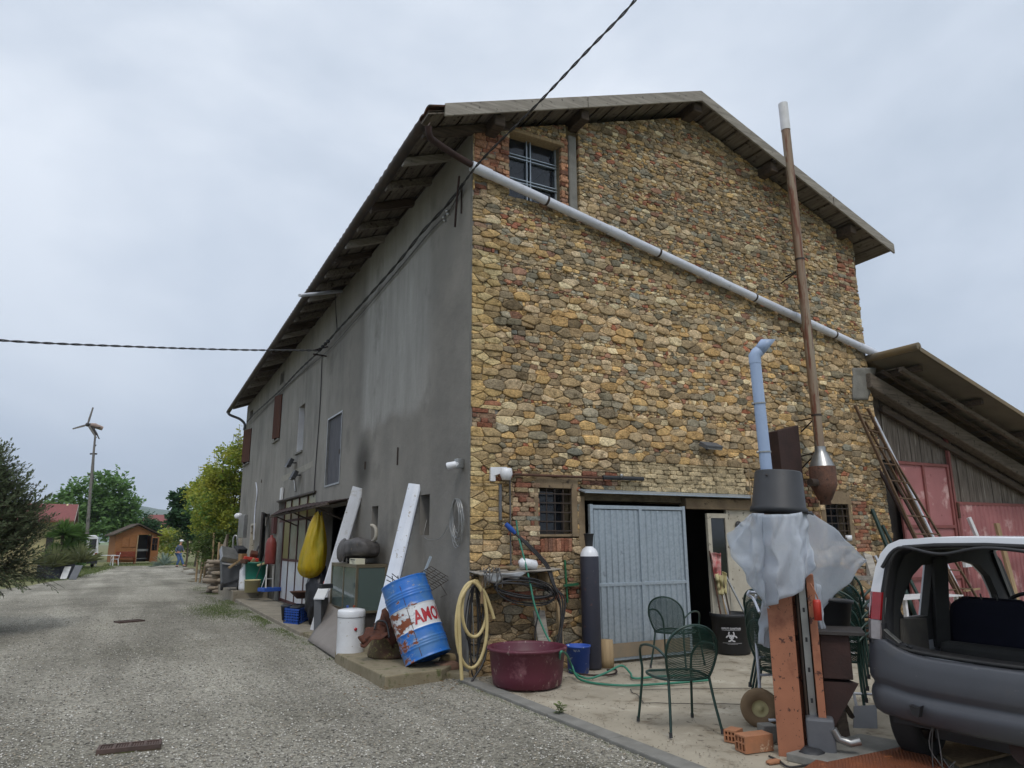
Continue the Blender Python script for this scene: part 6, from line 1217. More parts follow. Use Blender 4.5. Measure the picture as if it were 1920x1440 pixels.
LM().tube([V((.15 * math.cos(a_), .15 * math.sin(a_) * .5 - .05, .30 - .12 * math.sin(a_))) for a_ in np.linspace(0, PI, 14)], .003, 5).build('handle', M['iron'], t)
c = V((1.60, -.28, .02)); t = thing('tall_gas_cylinder', 'tall black gas cylinder with a white shoulder left of the corrugated door', 'gas cylinder', c, .0)
R2 = .122; LM().lathe([(0, 0), (R2 - .01, 0), (R2, .02), (R2, 1.38), (R2 - .002, 1.39)], n=36).build('body', M['navy'], t); LM().lathe([(R2 - .001, 1.385), (R2 * .93, 1.43), (R2 * .72, 1.475), (.05, 1.505), (.04, 1.52), (0, 1.52)], n=36).build('shoulder', M['whiteclean'], t)
LM().lathe([(.045, 1.50), (.05, 1.54), (.062, 1.66), (.07, 1.665), (.07, 1.675), (0, 1.675)], n=24).build('valve_cap', M['black'], t)
c = V((1.83, -.26, .02)); tag(MB().lathe([(0, 0), (.1, 0), (.105, .1), (.095, .33), (0, .335)], c, 14).build('log_stump', M['lumber']), 'short upright log at the foot of the corrugated door', 'log')
# bin with mops
c = V((4.07, -.22, .02)); t = thing('black_bin', 'black round bin with a white biohazard print at the doorway', 'bin', c); LM().lathe([(0, 0), (.23, 0), (.25, .02), (.275, .5), (.29, .5), (.295, .55), (.28, .555), (.262, .5), (.24, .05), (0, .04)], n=40).build('bin_body', M['black'], t)
th0 = math.atan2(CAM.y - c.y, CAM.x - c.x); M['wprint'] = mat('white_print', (190, 190, 192), (176, 176, 180), .6, bump=0)
def onbin(x, z): r = .252 + .046 * z / .5 + .006; return V((r * math.cos(th0 + x / r), r * math.sin(th0 + x / r), z))
pm = LM()
for k in range(3):
    a_ = PI / 2 + k * 2 * PI / 3; cx, cz = .042 * math.cos(a_), .25 + .042 * math.sin(a_); n_ = 18; g0, g1 = a_ + .75, a_ + 2 * PI - .75
    for (R1, w_) in ((.036, .009),):
        Q = [(cx + (R1 + s * w_) * math.cos(g0 + (g1 - g0) * i / n_ + PI * 0), cz + (R1 + s * w_) * math.sin(g0 + (g1 - g0) * i / n_)) for s in (-1, 1) for i in range(n_ + 1)]
        pm.add([onbin(*q) for q in Q], [(i, i + 1, n_ + 2 + i, n_ + 1 + i) for i in range(n_)])
n_ = 24; Q = [(.026 * s * math.cos(2 * PI * i / n_), .25 + .026 * s * math.sin(2 * PI * i / n_)) for s in (.8, 1.25) for i in range(n_)]; pm.add([onbin(*q) for q in Q], [(i, (i + 1) % n_, n_ + (i + 1) % n_, n_ + i) for i in range(n_)])
for (x0, x1, z0, z1) in ((-.13, .13, .338, .342), (-.13, .14, .165, .169), (-.06, .08, .150, .153)):
    pm.add([onbin(x0 + (x1 - x0) * i / 8, z) for z in (z0, z1) for i in range(9)], [(i, i + 1, 10 + i, 9 + i) for i in range(8)])
vs, fs = textmesh('RIFIUTI SANITARI', .035, .0012); wv = max(v.x for v in vs); pm.add([onbin(v.x - wv / 2, .352 + v.y) for v in vs], fs); pm.build('print', M['wprint'], t)
t = thing('mop', 'white shafted mop with a red cloth standing in the black bin', 'mop', V((4.1, -.2, .3))); MB().tube([V((4.25, -.15, .12)), V((4.03, -.06, 1.02))], .014, 8).build('shaft', M['whiteclean'], t) ; t.location = (4.1, -.2, .3)
M['redcloth'] = mat('red_white_cloth', (166, 36, 46), (196, 176, 168), .9, 0, 9, bump=0)
def rag(mb, c, w_, h_, seed): return mb.grid(lambda u, v: c + V(((u - .5) * w_ * (1 - .3 * v), -.03 * math.sin(u * 14 + seed) - .02, -h_ * v)) + V((.05 * noise.noise(V((u * 3, v * 3, seed))),) * 3), 14, 12)
mb = MB(); rag(mb, V((3.98, -.08, 1.42)), .2, .36, 2); mb.build('red_cloth', M['redcloth'], t, solid=.006); mb = MB(); rag(mb, V((4.03, -.10, 1.12)), .2, .3, 6); mb.build('dirty_mop_head', M['cream'], t, solid=.006)
for i, (x0, x1, z1, mt, lb) in enumerate(((3.98, 3.90, 1.45, 'rust', 'reddish wooden broom handle left of the white mop'), (4.1, 4.02, 1.2, 'lumber', 'pale broom handle between the other handles in the bin'), (4.18, 4.06, 1.35, 'wooddark', 'dark broom handle leaning on the white panel'))): tag(MB().tube([V((x0, -.2, .1)), V((x1, -.06, z1))], .012, 7).build('broom_handle', M[mt]), lb, 'broom')
tag(MB().tube([V((4.42, -.5, .03)), V((4.2, -.04, 1.1))], .016, 7).build('alu_rod', M['alu']), 'pale metal rod leaning right of the black bin', 'rod')
# ------------------------------------------------------------------ green metal mesh chairs
m, nt, b = nodes('green_mesh'); b.inputs['Base Color'].default_value = lin((24, 52, 44)); b.inputs['Roughness'].default_value = .45
tcn = nt.nodes.new('ShaderNodeTexCoord'); se = nt.nodes.new('ShaderNodeSeparateXYZ'); nt.links.new(tcn.outputs['Object'], se.inputs[0])
def sinx(o_, k):
    a_ = N(nt, 'ShaderNodeMath', operation='MULTIPLY'); nt.links.new(o_, a_.inputs[0]); a_.inputs[1].default_value = k; s = N(nt, 'ShaderNodeMath', operation='SINE'); nt.links.new(a_.outputs[0], s.inputs[0]); return s.outputs[0]
sx = sinx(se.outputs['X'], 2 * PI / .010); yz = N(nt, 'ShaderNodeMath', operation='ADD'); nt.links.new(se.outputs['Y'], yz.inputs[0]); nt.links.new(se.outputs['Z'], yz.inputs[1]); sz = sinx(yz.outputs[0], 2 * PI / .010)
pr_ = N(nt, 'ShaderNodeMath', operation='MAXIMUM'); nt.links.new(sx, pr_.inputs[0]); nt.links.new(sz, pr_.inputs[1]); gt = N(nt, 'ShaderNodeMath', operation='GREATER_THAN'); nt.links.new(pr_.outputs[0], gt.inputs[0]); gt.inputs[1].default_value = .25
trn = N(nt, 'ShaderNodeBsdfTransparent'); mx = N(nt, 'ShaderNodeMixShader'); nt.links.new(gt.outputs[0], mx.inputs[0]); nt.links.new(trn.outputs[0], mx.inputs[1]); nt.links.new(b.outputs[0], mx.inputs[2]); nt.links.new(mx.outputs[0], nt.nodes['Material Output'].inputs[0]); M['mesh'] = m
def make_chair(name, label, loc, rz, group):
    t = thing(name, label, 'chair', loc, rz, group); r = .0115
    hoop = []; B0 = V((.19, -.20, .43))
    half = [V((.185, -.20, .43)), V((.215, -.235, .52)), V((.235, -.27, .64)), V((.215, -.30, .76)), V((.13, -.325, .845)), V((0, -.335, .875))]
    H = smooth(half + [V((-p.x, p.y, p.z)) for p in half[-2::-1]], 6); LM().tube(H, r, 8).build('back_frame', M['green'], t)
    def back(u, v):
        i = int(round(v * (len(H) // 2))); p = H[i]; s = (u - .5) * 2; return V((p.x * s, p.y - .035 * (1 - s * s), p.z))
    LM().grid(back, 14, len(H) // 2).build('backrest', M['mesh'], t)
    seat = smooth([V((.19, -.2, .43)), V((.235, -.05, .425)), V((.235, .12, .43)), V((.17, .235, .43)), V((0, .26, .425)), V((-.17, .235, .43)), V((-.235, .12, .43)), V((-.235, -.05, .425)), V((-.19, -.2, .43)), V((0, -.225, .425)), V((.19, -.2, .43))], 5); LM().tube(seat, r, 8).build('seat_frame', M['green'], t)
    LM().grid(lambda u, v: V(((.19 + .045 * math.sin(PI * min(1, v * 1.1))) * (2 * u - 1) * (1 if v < .75 else math.sqrt(max(.02, 1 - ((v - .75) / .27) ** 2))), -.215 + .47 * v, .425 - .018 * math.sin(PI * v) * math.sin(PI * u))), 14, 16).build('seat', M['mesh'], t)
    for s in (-1, 1):
        LM().tube(smooth([V((s * .235, -.27, .62)), V((s * .275, -.18, .68)), V((s * .29, -.02, .69)), V((s * .285, .13, .655)), V((s * .255, .21, .56)), V((s * .24, .215, .44)), V((s * .25, .25, .22)), V((s * .265, .29, .01))], 6), r, 8).build('armrest', M['green'], t)
        LM().tube(smooth([V((s * .19, -.2, .43)), V((s * .205, -.235, .25)), V((s * .235, -.29, .01))], 5), r, 8).build('leg', M['green'], t)
        LM().tube([V((s * .265, .29, 0)), V((s * .265, .29, .04))], .015, 8).build('foot_cap', M['black'], t); LM().tube([V((s * .235, -.29, 0)), V((s * .235, -.285, .04))], .015, 8).build('foot_cap', M['black'], t)
    return t
GR = 'green metal mesh garden chairs'
ch = make_chair('mesh_chair', 'green mesh chair seen from behind, alone in the middle of the yard', (.60, -3.08, .025), math.radians(-14), GR)
c2 = dup(ch, (2.62, -.70, .025), math.radians(-62), 'green mesh chair facing right in front of the corrugated door')
for i in range(4): dup(ch, (1.62 + .015 * i, -3.45 + .02 * i, .025 + .085 * i + .0), math.radians(-100), ['lowest', 'second lowest', 'third', 'topmost'][i] + ' green chair in the stack left of the orange post')
for i in range(5): dup(ch, (2.45 + .02 * i, -3.35 - .01 * i, .06 + .10 * i), math.radians(-72), ['lowest', 'second lowest', 'middle', 'fourth', 'topmost'][i] + ' green chair in the stack between post and car')
# ------------------------------------------------------------------ orange lift post with hood and plastic
M['orange'] = mat('orange_lift_paint', (160, 104, 76), (138, 90, 66), .6, 0, 3, spots=[((116, 68, 48), 3.5, .52, .14), ((74, 42, 32), 10, .585, .02), ((56, 36, 30), 34, .62, .02)], bump=.05)
pb = D(1490, 1425, 5.77); PX, PY = pb.x, pb.y; t = thing('lift_post', 'orange car lift post with a screw spindle, rusty box and grey base', 'lift post', (PX, PY, 0))
LF2 = D(1490, 1015, 1) - CAM; LF2.z = 0; LF2.normalize(); LR2 = V((LF2.y, -LF2.x, 0))
def pq(a_, b_, z): return V((PX, PY, 0)) + LR2 * a_ * 1.1 + LF2 * b_ * 1.1 + UP * max(.012 + z * .1, 1.6 - (1.6 - z) * 1.1)         # a to the right of the post, b away from the camera
def pbox(mb, a0, a1, b0, b1, z0, z1): return mb.prism([pq(a0, b0, z0), pq(a1, b0, z0), pq(a1, b1, z0), pq(a0, b1, z0)], (0, 0, pq(0, 0, z1).z - pq(0, 0, z0).z))
mb = MB(); pbox(mb, -.10, .07, 0, .012, .02, 1.5); pbox(mb, -.10, -.088, .012, .22, .02, 1.5); pbox(mb, -.073, .20, .208, .22, .02, 1.5); mb.build('web', M['orange'], t, bevel=.003)
mb = MB(); pbox(mb, .175, .225, .03, .2, .02, 1.36); mb.build('right_flange', M['orange'], t, bevel=.003)
mb = MB(); pbox(mb, .09, .17, .15, .2, .05, 1.66); mb.build('inner_rail', M['black'], t); mb = MB(); pbox(mb, .12, .165, .08, .10, .2, 1.4); mb.build('spindle_strip', M['alu'], t)
[pbox(MB(), .135, .15, .076, .0795, z, z + .03).build('strip_slot', M['black'], t) for z in np.arange(.3, 1.3, .2)]
mb = MB(); mb.tube([pq(.105, .1, .25), pq(.105, .1, 1.45)], .014, 8); mb.build('screw', M['iron'], t)
mb = MB(); pbox(mb, .09, .27, -.01, .2, .05, .42); mb.build('gear_housing', M['grey'], t, bevel=.02); mb = MB(); mb.tube([pq(.26, .0, .36), pq(.29, .0, .30), pq(.36, .0, .28), pq(.42, .0, .30)], .028, 10); mb.build('elbow_joint', M['alu'], t)
mb = MB(); mb.prism([pq(-.05, -.1, .01), pq(.2, -.22, .01), pq(.8, .45, .01), pq(.45, .6, .01)], (0, 0, .06)); mb.build('base_plate', M['cement'], t, bevel=.008); mb = MB(); rockmesh(mb, pq(.12, -.03, .06), (.10, .08, .09), 4.4); mb.build('tar_lump', M['black'], t)
mb = MB(); pbox(mb, .23, .42, .10, .36, .66, .95); mb.build('rusty_box', M['rustdark'], t, bevel=.006); mb = MB(); pbox(mb, .22, .52, .06, .45, .955, .975); mb.build('dark_shelf', M['dark'], t)
mb = MB(); mb.prism([pq(.23, .10, .64), pq(.45, .10, .64), pq(.23, .10, .28)], HF * .25); mb.build('gusset', M['rustdark'], t)
mb = MB(); mb.tube(smooth([pq(.2, .0, 1.30), pq(.22, -.03, 1.26), pq(.24, -.04, 1.2)], 4), .006, 6); mb.build('cord', M['orange'], t); mb = MB(); mb.lathe([(0, 0), (.028, 0), (.03, .13), (.024, .15), (0, .15)], pq(.23, -.05, 1.06), 16); mb.build('pendant', M['redp'], t)
# black flower pot used as rain hood
top = D(1458, 968, 5.8); pc = V((PX, PY, 0)) + HR * -.00 + HF * .1; t = thing('black_pot_hood', 'large black plastic pot turned upside down as a hood on the orange post', 'pot', (pc.x, pc.y, 1.75)); po = D(1457, 925, 5.83); pc = V((po.x, po.y, 0))
z1_, z0_ = D(1457, 884, 5.83).z, D(1460, 962, 5.83).z
tm = Matrix.Rotation(math.radians(4), 3, HF)
MB().lathe([(0, z1_ - z0_), (.172, z1_ - z0_), (.182, z1_ - z0_ - .01), (.208, .05), (.222, .04), (.222, 0), (.2, 0), (.165, z1_ - z0_ - .02), (0, z1_ - z0_ - .03)], V((pc.x, pc.y, z0_)), 48, tm).build('pot_shell', M['black'], t)
hl = MB(); [hl.lathe([(0, 0), (.009, 0), (.009, .006), (0, .006)], V((pc.x, pc.y, z1_ - .04)) + (-HF * math.cos(a_) + HR * math.sin(a_)) * .177, 10, frame_m(-HF * math.cos(a_) + HR * math.sin(a_))) for a_ in (-.75, 0, .7)]; hl.build('drain_holes', M['dark'], t)
mb = MB(); crumple(mb, [pc + HR * .14 + V((0, 0, z0_ + .01)) - HF * .15, pc + HR * .19 + V((0, 0, z0_ + .03))], [pc + HR * .22 - HF * .12 + V((0, 0, z0_ - .02)), pc + HR * .27 + V((0, 0, z0_ - .01))], 6, 6, .03, 3); mb.build('tattered_tape', M['bagblack'], t, solid=.004)
# blue grey pipe above the hood
t = thing('flue_pipe', 'blue grey plastic pipe rising from the black pot with a bent mitred tip', 'pipe', (pc.x, pc.y, z1_)); a0 = D(1438, 890, 5.88); a1 = D(1421, 680, 5.88); a1 = V((a0.x - .02, a0.y + .01, a1.z)); a2 = 0; a3 = D(1447, 628, 5.84)
MB().tube([a0, a0.lerp(a1, .5), a1], .047, 20).build('straight_pipe', M['bluegrey'], t); mb = MB(); mb.tube([a1 + UP * -.01, a1 + UP * .06, a1 + UP * .085 + HR * .02, a1 + UP * .11 + HR * .05], [.050, .051, .051, .049], 20); mb.build('elbow', M['bluegrey'], t)
e0 = a1 + UP * .10 + HR * .04; ed = (a3 - e0).normalized(); mb = MB(); fm_ = frame_m(ed); ln = (a3 - e0).length; n_ = 20; vs = []
for k in range(2):
    for j in range(n_):
        a_ = 2 * PI * j / n_; o_ = fm_ @ V((.047 * math.cos(a_), .047 * math.sin(a_), 0)); side = o_.dot(-HR + UP * .6) / .05; vs.append(e0 + o_ + ed * (0 if k == 0 else ln * (.72 - .30 * side * .6)))
mb.add(vs, [(j, (j + 1) % n_, n_ + (j + 1) % n_, n_ + j) for j in range(n_)], True); mb.build('mitred_tip', M['bluegrey'], t, solid=.004)
for q in (.19, .62): MB().tube([a0.lerp(a1, q), a0.lerp(a1, q + .012)], .053, 20).build('pipe_clamp', M['alu'], t); MB().tube([a0.lerp(a1, q + .006), a0.lerp(a1, q + .006) + HR * -.065], .012, 8).build('clamp_screw', M['alu'], t)
# translucent plastic sheet wrapped around the post head
m, nt, b = nodes('blue_film'); f = mixc(nt, ramp(nt, tex(nt, 'noise', 2.5), [(.35, (0, 0, 0)), (.65, (1, 1, 1))]), lin((220, 226, 234)), lin((200, 208, 218))); nt.links.new(f, b.inputs['Base Color']); b.inputs['Roughness'].default_value = .3
tr = N(nt, 'ShaderNodeBsdfTranslucent'); nt.links.new(f, tr.inputs[0]); tp = N(nt, 'ShaderNodeBsdfTransparent'); mx = N(nt, 'ShaderNodeMixShader'); mx.inputs[0].default_value = .4; nt.links.new(b.outputs[0], mx.inputs[1]); nt.links.new(tr.outputs[0], mx.inputs[2])
mx2 = N(nt, 'ShaderNodeMixShader'); mx2.inputs[0].default_value = .26; nt.links.new(mx.outputs[0], mx2.inputs[1]); nt.links.new(tp.outputs[0], mx2.inputs[2]); nt.links.new(mx2.outputs[0], nt.nodes['Material Output'].inputs[0])
vv_ = tex(nt, 'voronoi', 4.5); vv_.feature = 'DISTANCE_TO_EDGE'; vr_ = ramp(nt, vv_.outputs['Distance'], [(0, (0, 0, 0)), (.35, (1, 1, 1))]); bp = N(nt, 'ShaderNodeBump', _Strength=.25, _Distance=.02); nt.links.new(vr_, bp.inputs['Height']); n2_ = N(nt, 'ShaderNodeTexNoise', _Scale=11., _Detail=3., _Roughness=.6, _Distortion=2.2); b2_ = N(nt, 'ShaderNodeBump', _Strength=.5, _Distance=.015); nt.links.new(n2_.outputs['Fac'], b2_.inputs['Height']); nt.links.new(bp.outputs[0], b2_.inputs['Normal']); bp = b2_; nt.links.new(bp.outputs[0], b.inputs['Normal']); M['film'] = m
m = m.copy(); m.name = 'thin_blue_film'; M['filmthin'] = m
for n_ in m.node_tree.nodes:
    if n_.type == 'MIX_SHADER' and n_.inputs[2].links and n_.inputs[2].links[0].from_node.type == 'BSDF_TRANSPARENT': n_.inputs[0].default_value = .5
t = thing('plastic_sheet', 'crumpled translucent bluish plastic sheet tied around the orange post head', 'plastic sheet', (pc.x, pc.y, 1.3))
def sheetp(A, B, d, nu, nv, amp, fr, seed, name='film_fold', mt='film', nz=.09):
    mb = MB(); loft(mb, [D(x, y, (d + dd) * 1.1) for x, y, dd in A], [D(x, y, (d + dd) * 1.1) for x, y, dd in B], nu, nv, lambda u, v: -HF * (amp * (1 - 2 * abs(math.sin(u * fr * .5 + seed + 1.6 * v))) * (.3 + .7 * v) + nz * abs(noise.noise(V((u * 4 + v * 1.5, v * 1.6, seed)))))
         + HR * .03 * noise.noise(V((u * 5, v * 5, seed + 3)))); mb.build(name, M[mt], t, solid=.0015)
sheetp([(1408, 962, .1), (1440, 965, -.1), (1480, 964, -.1), (1512, 958, .1)], [(1436, 1140, .12), (1462, 1125, -.06), (1490, 1118, -.08), (1512, 1095, -.02), (1521, 1060, .1)], 5.12, 40, 24, .05, 16, 0)
sheetp([(1405, 965, .0), (1412, 962, -.05), (1430, 963, -.05)], [(1362, 1003, .15), (1374, 1042, .12), (1402, 1090, .08), (1436, 1135, .05)], 5.15, 24, 24, .03, 9, 2, mt='filmthin', nz=.05)
sheetp([(1404, 978, .1), (1418, 1000, .1), (1430, 1060, .1), (1440, 1130, .1)], [(1364, 1004, .2), (1372, 1030, .15), (1398, 1085, .1), (1436, 1140, .1)], 5.2, 24, 14, .02, 6, 5)
sheetp([(1492, 958, .18), (1514, 956, .15), (1562, 990, .25), (1600, 1025, .32), (1624, 1050, .38)], [(1505, 1110, .2), (1538, 1150, .25), (1556, 1128, .3), (1590, 1092, .35), (1624, 1052, .38)], 5.25, 36, 24, .012, 9, 4, mt='filmthin', nz=.03)
sheetp([(1430, 1110, .15), (1450, 1110, .1), (1470, 1110, .12)], [(1417, 1205, .2), (1440, 1215, .2), (1465, 1216, .22)], 5.3, 18, 16, .03, 8, 1)
sheetp([(1505, 1085, .15), (1520, 1080, .12), (1535, 1100, .18)], [(1520, 1185, .2), (1540, 1232, .2), (1552, 1212, .22)], 5.22, 14, 18, .03, 6, 3)
tag(MB().lathe([(0, 0), (.17, 0), (.175, .02), (.2, .36), (.215, .36), (.215, .39), (0, .39)], D(1548, 1210, 6.3), 32, Matrix.Rotation(math.radians(6), 3, HF)).build('black_bucket', M['black']), 'black plastic bucket resting upside down behind the plastic sheet', 'bucket')
# ------------------------------------------------------------------ cyclone flue and steel box on the wall
t = thing('tall_flue', 'tall rusty flue pipe with a pale top and conical separator on the gable', 'flue', (6.05, -.45, 2.2)); fa, fb, fc_ = W(1468, 195, -.45), W(1473, 240, -.45), W(1537, 838, -.45); fc2 = V((fa.x * .0 + fc_.x, -.45, fc_.z)); bx_ = lambda z: fc_.x + (fa.x - fc_.x) * (z - fc_.z) / (fa.z - fc_.z)
def fp(z): return V((bx_(z), -.45, z))
M['flue'] = mat('streaked_rust_pipe', (142, 132, 114), (122, 92, 72), .6, .3, 1.6, (3, 3, .3), spots=[((106, 66, 48), 3, .52, .06, (4, 4, .4))], bump=.1)
MB().tube([fp(z) for z in np.linspace(fc_.z, fb.z, 20)], .076, 18).build('pipe', M['flue'], t); MB().tube([fp(fb.z - .05), fp(fa.z)], .083, 18).build('pale_top', M['white'], t)
for z in (W(1505, 490, -.45).z, W(1527, 780, -.45).z): MB().tube([fp(z), fp(z + .03)], .083, 18).build('pipe_band', M['iron'], t)
cy = V((fp(2.6).x, -.45, 0)); zt, za, zb_, zc, zd, ze = [W(1542, y, -.45).z for y in (838, 846, 875, 908, 938, 946)]
MB().lathe([(.085, zt), (.085, za), (.12, za - .06), (.20, zb_ + .0)], cy, 30).build('bright_cone', M['alu'], t); MB().lathe([(.20, zb_), (.205, zb_ - .005), (.205, zc), (.21, zc - .01), (.10, zd), (.085, zd), (.085, ze), (0, ze)], cy, 30).build('rusty_hopper', M['rust'], t)
MB().tube([cy + V((-.2, -.02, zc + .02)), cy + V((-.34, -.02, zc + .02))], .06, 12).build('side_port', M['iron'], t)
for (x, y, X2, Y2) in ((1500, 505, 1462, 533), (1500, 505, 1472, 520), (1527, 783, 1492, 790), (1527, 785, 1500, 812), (1530, 848, 1500, 856), (1530, 850, 1500, 882)): MB().tube([W(x, y, -.42), W(X2, Y2, 0)], .012, 6).build('stay_rod', M['iron'], t)
a_, b_ = W(1459, 806, -.2), W(1508, 912, -.2); t = thing('steel_wall_box', 'rust brown rectangular steel box hung on the stones beside the flue', 'box', (a_.x, -.1, b_.z)); MB().prism([W(1458, 808, -.25), W(1497, 797, -.25), W(1508, 912, -.25), W(1470, 922, -.25)], (0, .22, 0)).build('box_body', M['rustdark'], t, bevel=.01)
# ------------------------------------------------------------------ ladders, pipes and boards at the right corner
def ladder(name, label, a0, a1, b0, b1, nr, mt, r=.02):
    t = thing(name, label, 'ladder', b0); MB().bar(a0, b0, r * 1.6, r * 2.2, (0, 1, 0)).build('rail', mt, t); MB().bar(a1, b1, r * 1.6, r * 2.2, (0, 1, 0)).build('rail', mt, t)
    for i in range(nr): f_2 = (i + .5) / nr; MB().tube([a0.lerp(b0, f_2), a1.lerp(b1, f_2)], .013, 6).build('rung', mt, t)
M['ladder'] = mat('brown_ladder', (102, 80, 58), (76, 58, 44), .8, bump=.1)
ladder('wooden_ladder', 'long brown ladder leaning on the right end of the stone gable', W(1603, 760, -.08), W(1627, 766, -.08), V((8.15, -1.1, .03)), V((8.62, -1.1, .03)), 13, M['ladder'])
ladder('steel_ladder', 'narrower ladder with pale painted rungs leaning right of the brown one', W(1622, 790, -.06), W(1640, 800, -.06), V((8.8, -1.1, .03)), V((9.2, -1.1, .03)), 12, M['ladder'], .016)
for i, (p0_, p1_, r, mt, lb) in enumerate(((W(1635, 955, -.05), V((7.7, -.75, .1)), .035, 'green', 'left dark green pipe leaning in the corner by the red door'), (W(1655, 985, -.05), V((8.0, -.8, .1)), .03, 'green', 'right dark green pipe leaning in the corner by the red door'), (W(1648, 880, -.02), V((8.75, -.8, .05)), .028, 'rustdark', 'dark rusty pole leaning between the two ladders'), (W(1638, 780, .02), V((9.35, -.7, .05)), .025, 'pvc', 'pale flaking pole leaning in front of the red door'), (W(1665, 880, .05), V((9.0, -.9, .05)), .03, 'wooddark', 'dark timber pole behind the steel ladder'))):
    tag(MB().tube([p0_, p1_], r, 8).build('leaning_pole', M[mt]), lb, 'pole')
for i, (q0, q1, w_, mt, lb) in enumerate((((1626, 1040, 8.6), (1640, 1084, 8.3), .10, 'woodgrey', 'weathered grey plank standing against the stones by the car'), ((1600, 1083, 8.2), (1648, 1085, 8.2), .05, 'woodgrey', 'horizontal grey board behind the plastic sheet corner'), ((1612, 1090, 8.2), (1645, 1112, 8.2), .05, 'lumber', 'slanting raw timber below the horizontal board'), ((1592, 1100, 8.3), (1597, 1145, 8.3), .045, 'bluegrey', 'upright grey metal strip behind the white slatted bench'), ((1568, 1118, 7.4), (1582, 1168, 7.2), .07, 'lumber', 'leaning raw timber leg beside the black bucket'), ((1641, 1042, 8.7), (1649, 1058, 8.7), .02, 'pvc', 'small white stick leaning on the stones'), ((1583, 1106, 7.2), (1635, 1148, 7.0), .02, 'iron', 'long thin iron rod crossing the clutter'), ((1622, 1132, 7.1), (1598, 1162, 7.1), .02, 'woodgrey', 'short grey stick crossing the iron rod'))):
    tag(MB().bar(D(*q0), D(*q1), w_, .03, HF).build('loose_timber', M[mt]), lb, 'timber')
for (q0, q1, q2_, lb, mt) in (((1561, 1125, 7), (1567, 1140, 7), (1572, 1165, 7), 'white pipe with a tan end left of the raw timber leg', 'pvc'), ((1617, 1110, 7.4), (1627, 1122, 7.4), (1634, 1140, 7.4), 'pipe with an orange end beside the tail light', 'pvc')):
    t = thing('bent_pipe', lb, 'pipe', D(*q1)); MB().tube([D(*q0), D(*q1)], .035, 10).build('coloured_end', M['orange'], t); MB().tube([D(*q1), D(*q2_)], .03, 10).build('pale_length', M['pvc'], t)
t = thing('slatted_bench', 'white slatted bench against the stone wall behind the chair stack', 'bench', (6.2, -1.0, 0)); sl_ = MB(); [sl_.box(5.2, 8.0, -1.3 + i * .09, -1.3 + i * .09 + .08, .72, .74) for i in range(6)]; sl_.build('slats', M['white'], t)
for x in (5.3, 6.6, 7.9):
    for y in (-1.25, -.85): MB().box(x, x + .05, y, y + .05, .02, .72).build('leg', M['white'], t)
for i in range(10):
    x = ru(5.4, 7.8); mb = MB().obox((x, ru(-1.2, -.4), ru(.1, .4)), (ru(.15, .4), ru(.1, .3), ru(.1, .3)), (ru(-20, 20), ru(-20, 20), ru(0, 90))); tag(mb.build('scrap_block', M[random.choice(['rust', 'grey', 'lumber', 'black', 'rustdark', 'alu'])], bevel=.008), 'dim scrap block stored on or under the white slatted bench', 'scrap', 'scrap around the slatted bench')
for i in range(6): tag(MB().bar((5.6 + i * .35, -.12, .75), (5.6 + i * .35 + ru(-.2, .2), -.04, ru(1.0, 1.35)), .04, .03, (0, 1, 0)).build('wall_lath', M['woodgrey' if i % 2 else 'lumber']), 'short lath propped on the white bench against the stones', 'lath', 'laths on the slatted bench')
tag(MB().lathe([(0, 0), (.06, 0), (.065, .09), (0, .09)], V((7.15, .02, 1.585)), 16).build('white_cup', M['whiteclean']), 'small white cup on the sill of the right barred window', 'cup')
# wood and white frames seen through the car
for (x0, z0, x1, z1, w_, mt, lb) in ((9.6, 1.15, 10.9, 1.17, .09, 'white', 'white horizontal rail leaning on the red doors'), (10.9, .1, 10.3, 2.0, .08, 'white', 'white upright frame post leaning on the red doors'), (11.2, .1, 11.2, 1.9, .12, 'lumber', 'thick raw timber post seen through the car window'), (11.2, 1.6, 12.6, 1.6, .08, 'lumber', 'raw timber crosspiece seen through the car window'), (11.5, .2, 12.4, 1.35, .09, 'white', 'slanting pale brace seen through the car window'), (9.5, .7, 10.3, .7, .03, 'lumber', 'thin pale stick low before the red door')):
    tag(MB().bar((x0, -.45, z0), (x1, -.25, z1), w_, .05, (0, 1, 0)).build('leaning_frame_piece', M[mt]), lb, 'timber')
# hand truck wheel and frame
c = G(1428, 1366, 0); t = thing('hand_truck', 'white framed hand truck with a fat tan tyre beside the chair stack', 'hand truck', (c.x, c.y, .02)); M['tantyre'] = mat('tan_tyre', (126, 104, 78), (108, 88, 66), .85, bump=.2, bscale=80); wc = c + UP * .165; am = (HF * -.95 + HR * -.3).normalized(); wm = frame_m(am)
mb = MB(); mb.lathe([(.07, -.03), (.10, -.045), (.145, -.042), (.162, -.02), (.166, 0), (.162, .02), (.145, .042), (.10, .045), (.07, .03)], wc, 36, wm); mb.build('tyre', M['tantyre'], t); mb = MB(); mb.lathe([(0, .03), (.02, .03), (.025, .015), (.06, .012), (.075, .03), (.075, -.03), (0, -.03)], wc, 24, wm); mb.build('rim', M['cream'], t)
mb = MB(); b1, b2 = wc + HR * .05 + HF * .12, wc + HR * .42 + HF * .2
for p in (b1, b2): mb.tube([p + UP * -.08, p + UP * .75, p + UP * .95 - HF * .1], .014, 8)
for z in (.0, .25, .4, .6): mb.tube([b1 + UP * z, b2 + UP * z], .012, 8)
mb.tube([b1 + UP * -.08, b1 + UP * -.08 - HF * .2, b2 + UP * -.08 - HF * .2, b2 + UP * -.08], .012, 8); mb.build('frame', M['pvc'], t)
mb = MB(); mb.tube(smooth([D(1406, 1108, 6.6), D(1402, 1115, 6.6), D(1412, 1122, 6.6), D(1424, 1148, 6.5)], 5), .012, 8); mb.tube([D(1404, 1110, 6.6), D(1435, 1112, 6.7)], .012, 8); mb.build('handle', M['pvc'], t)
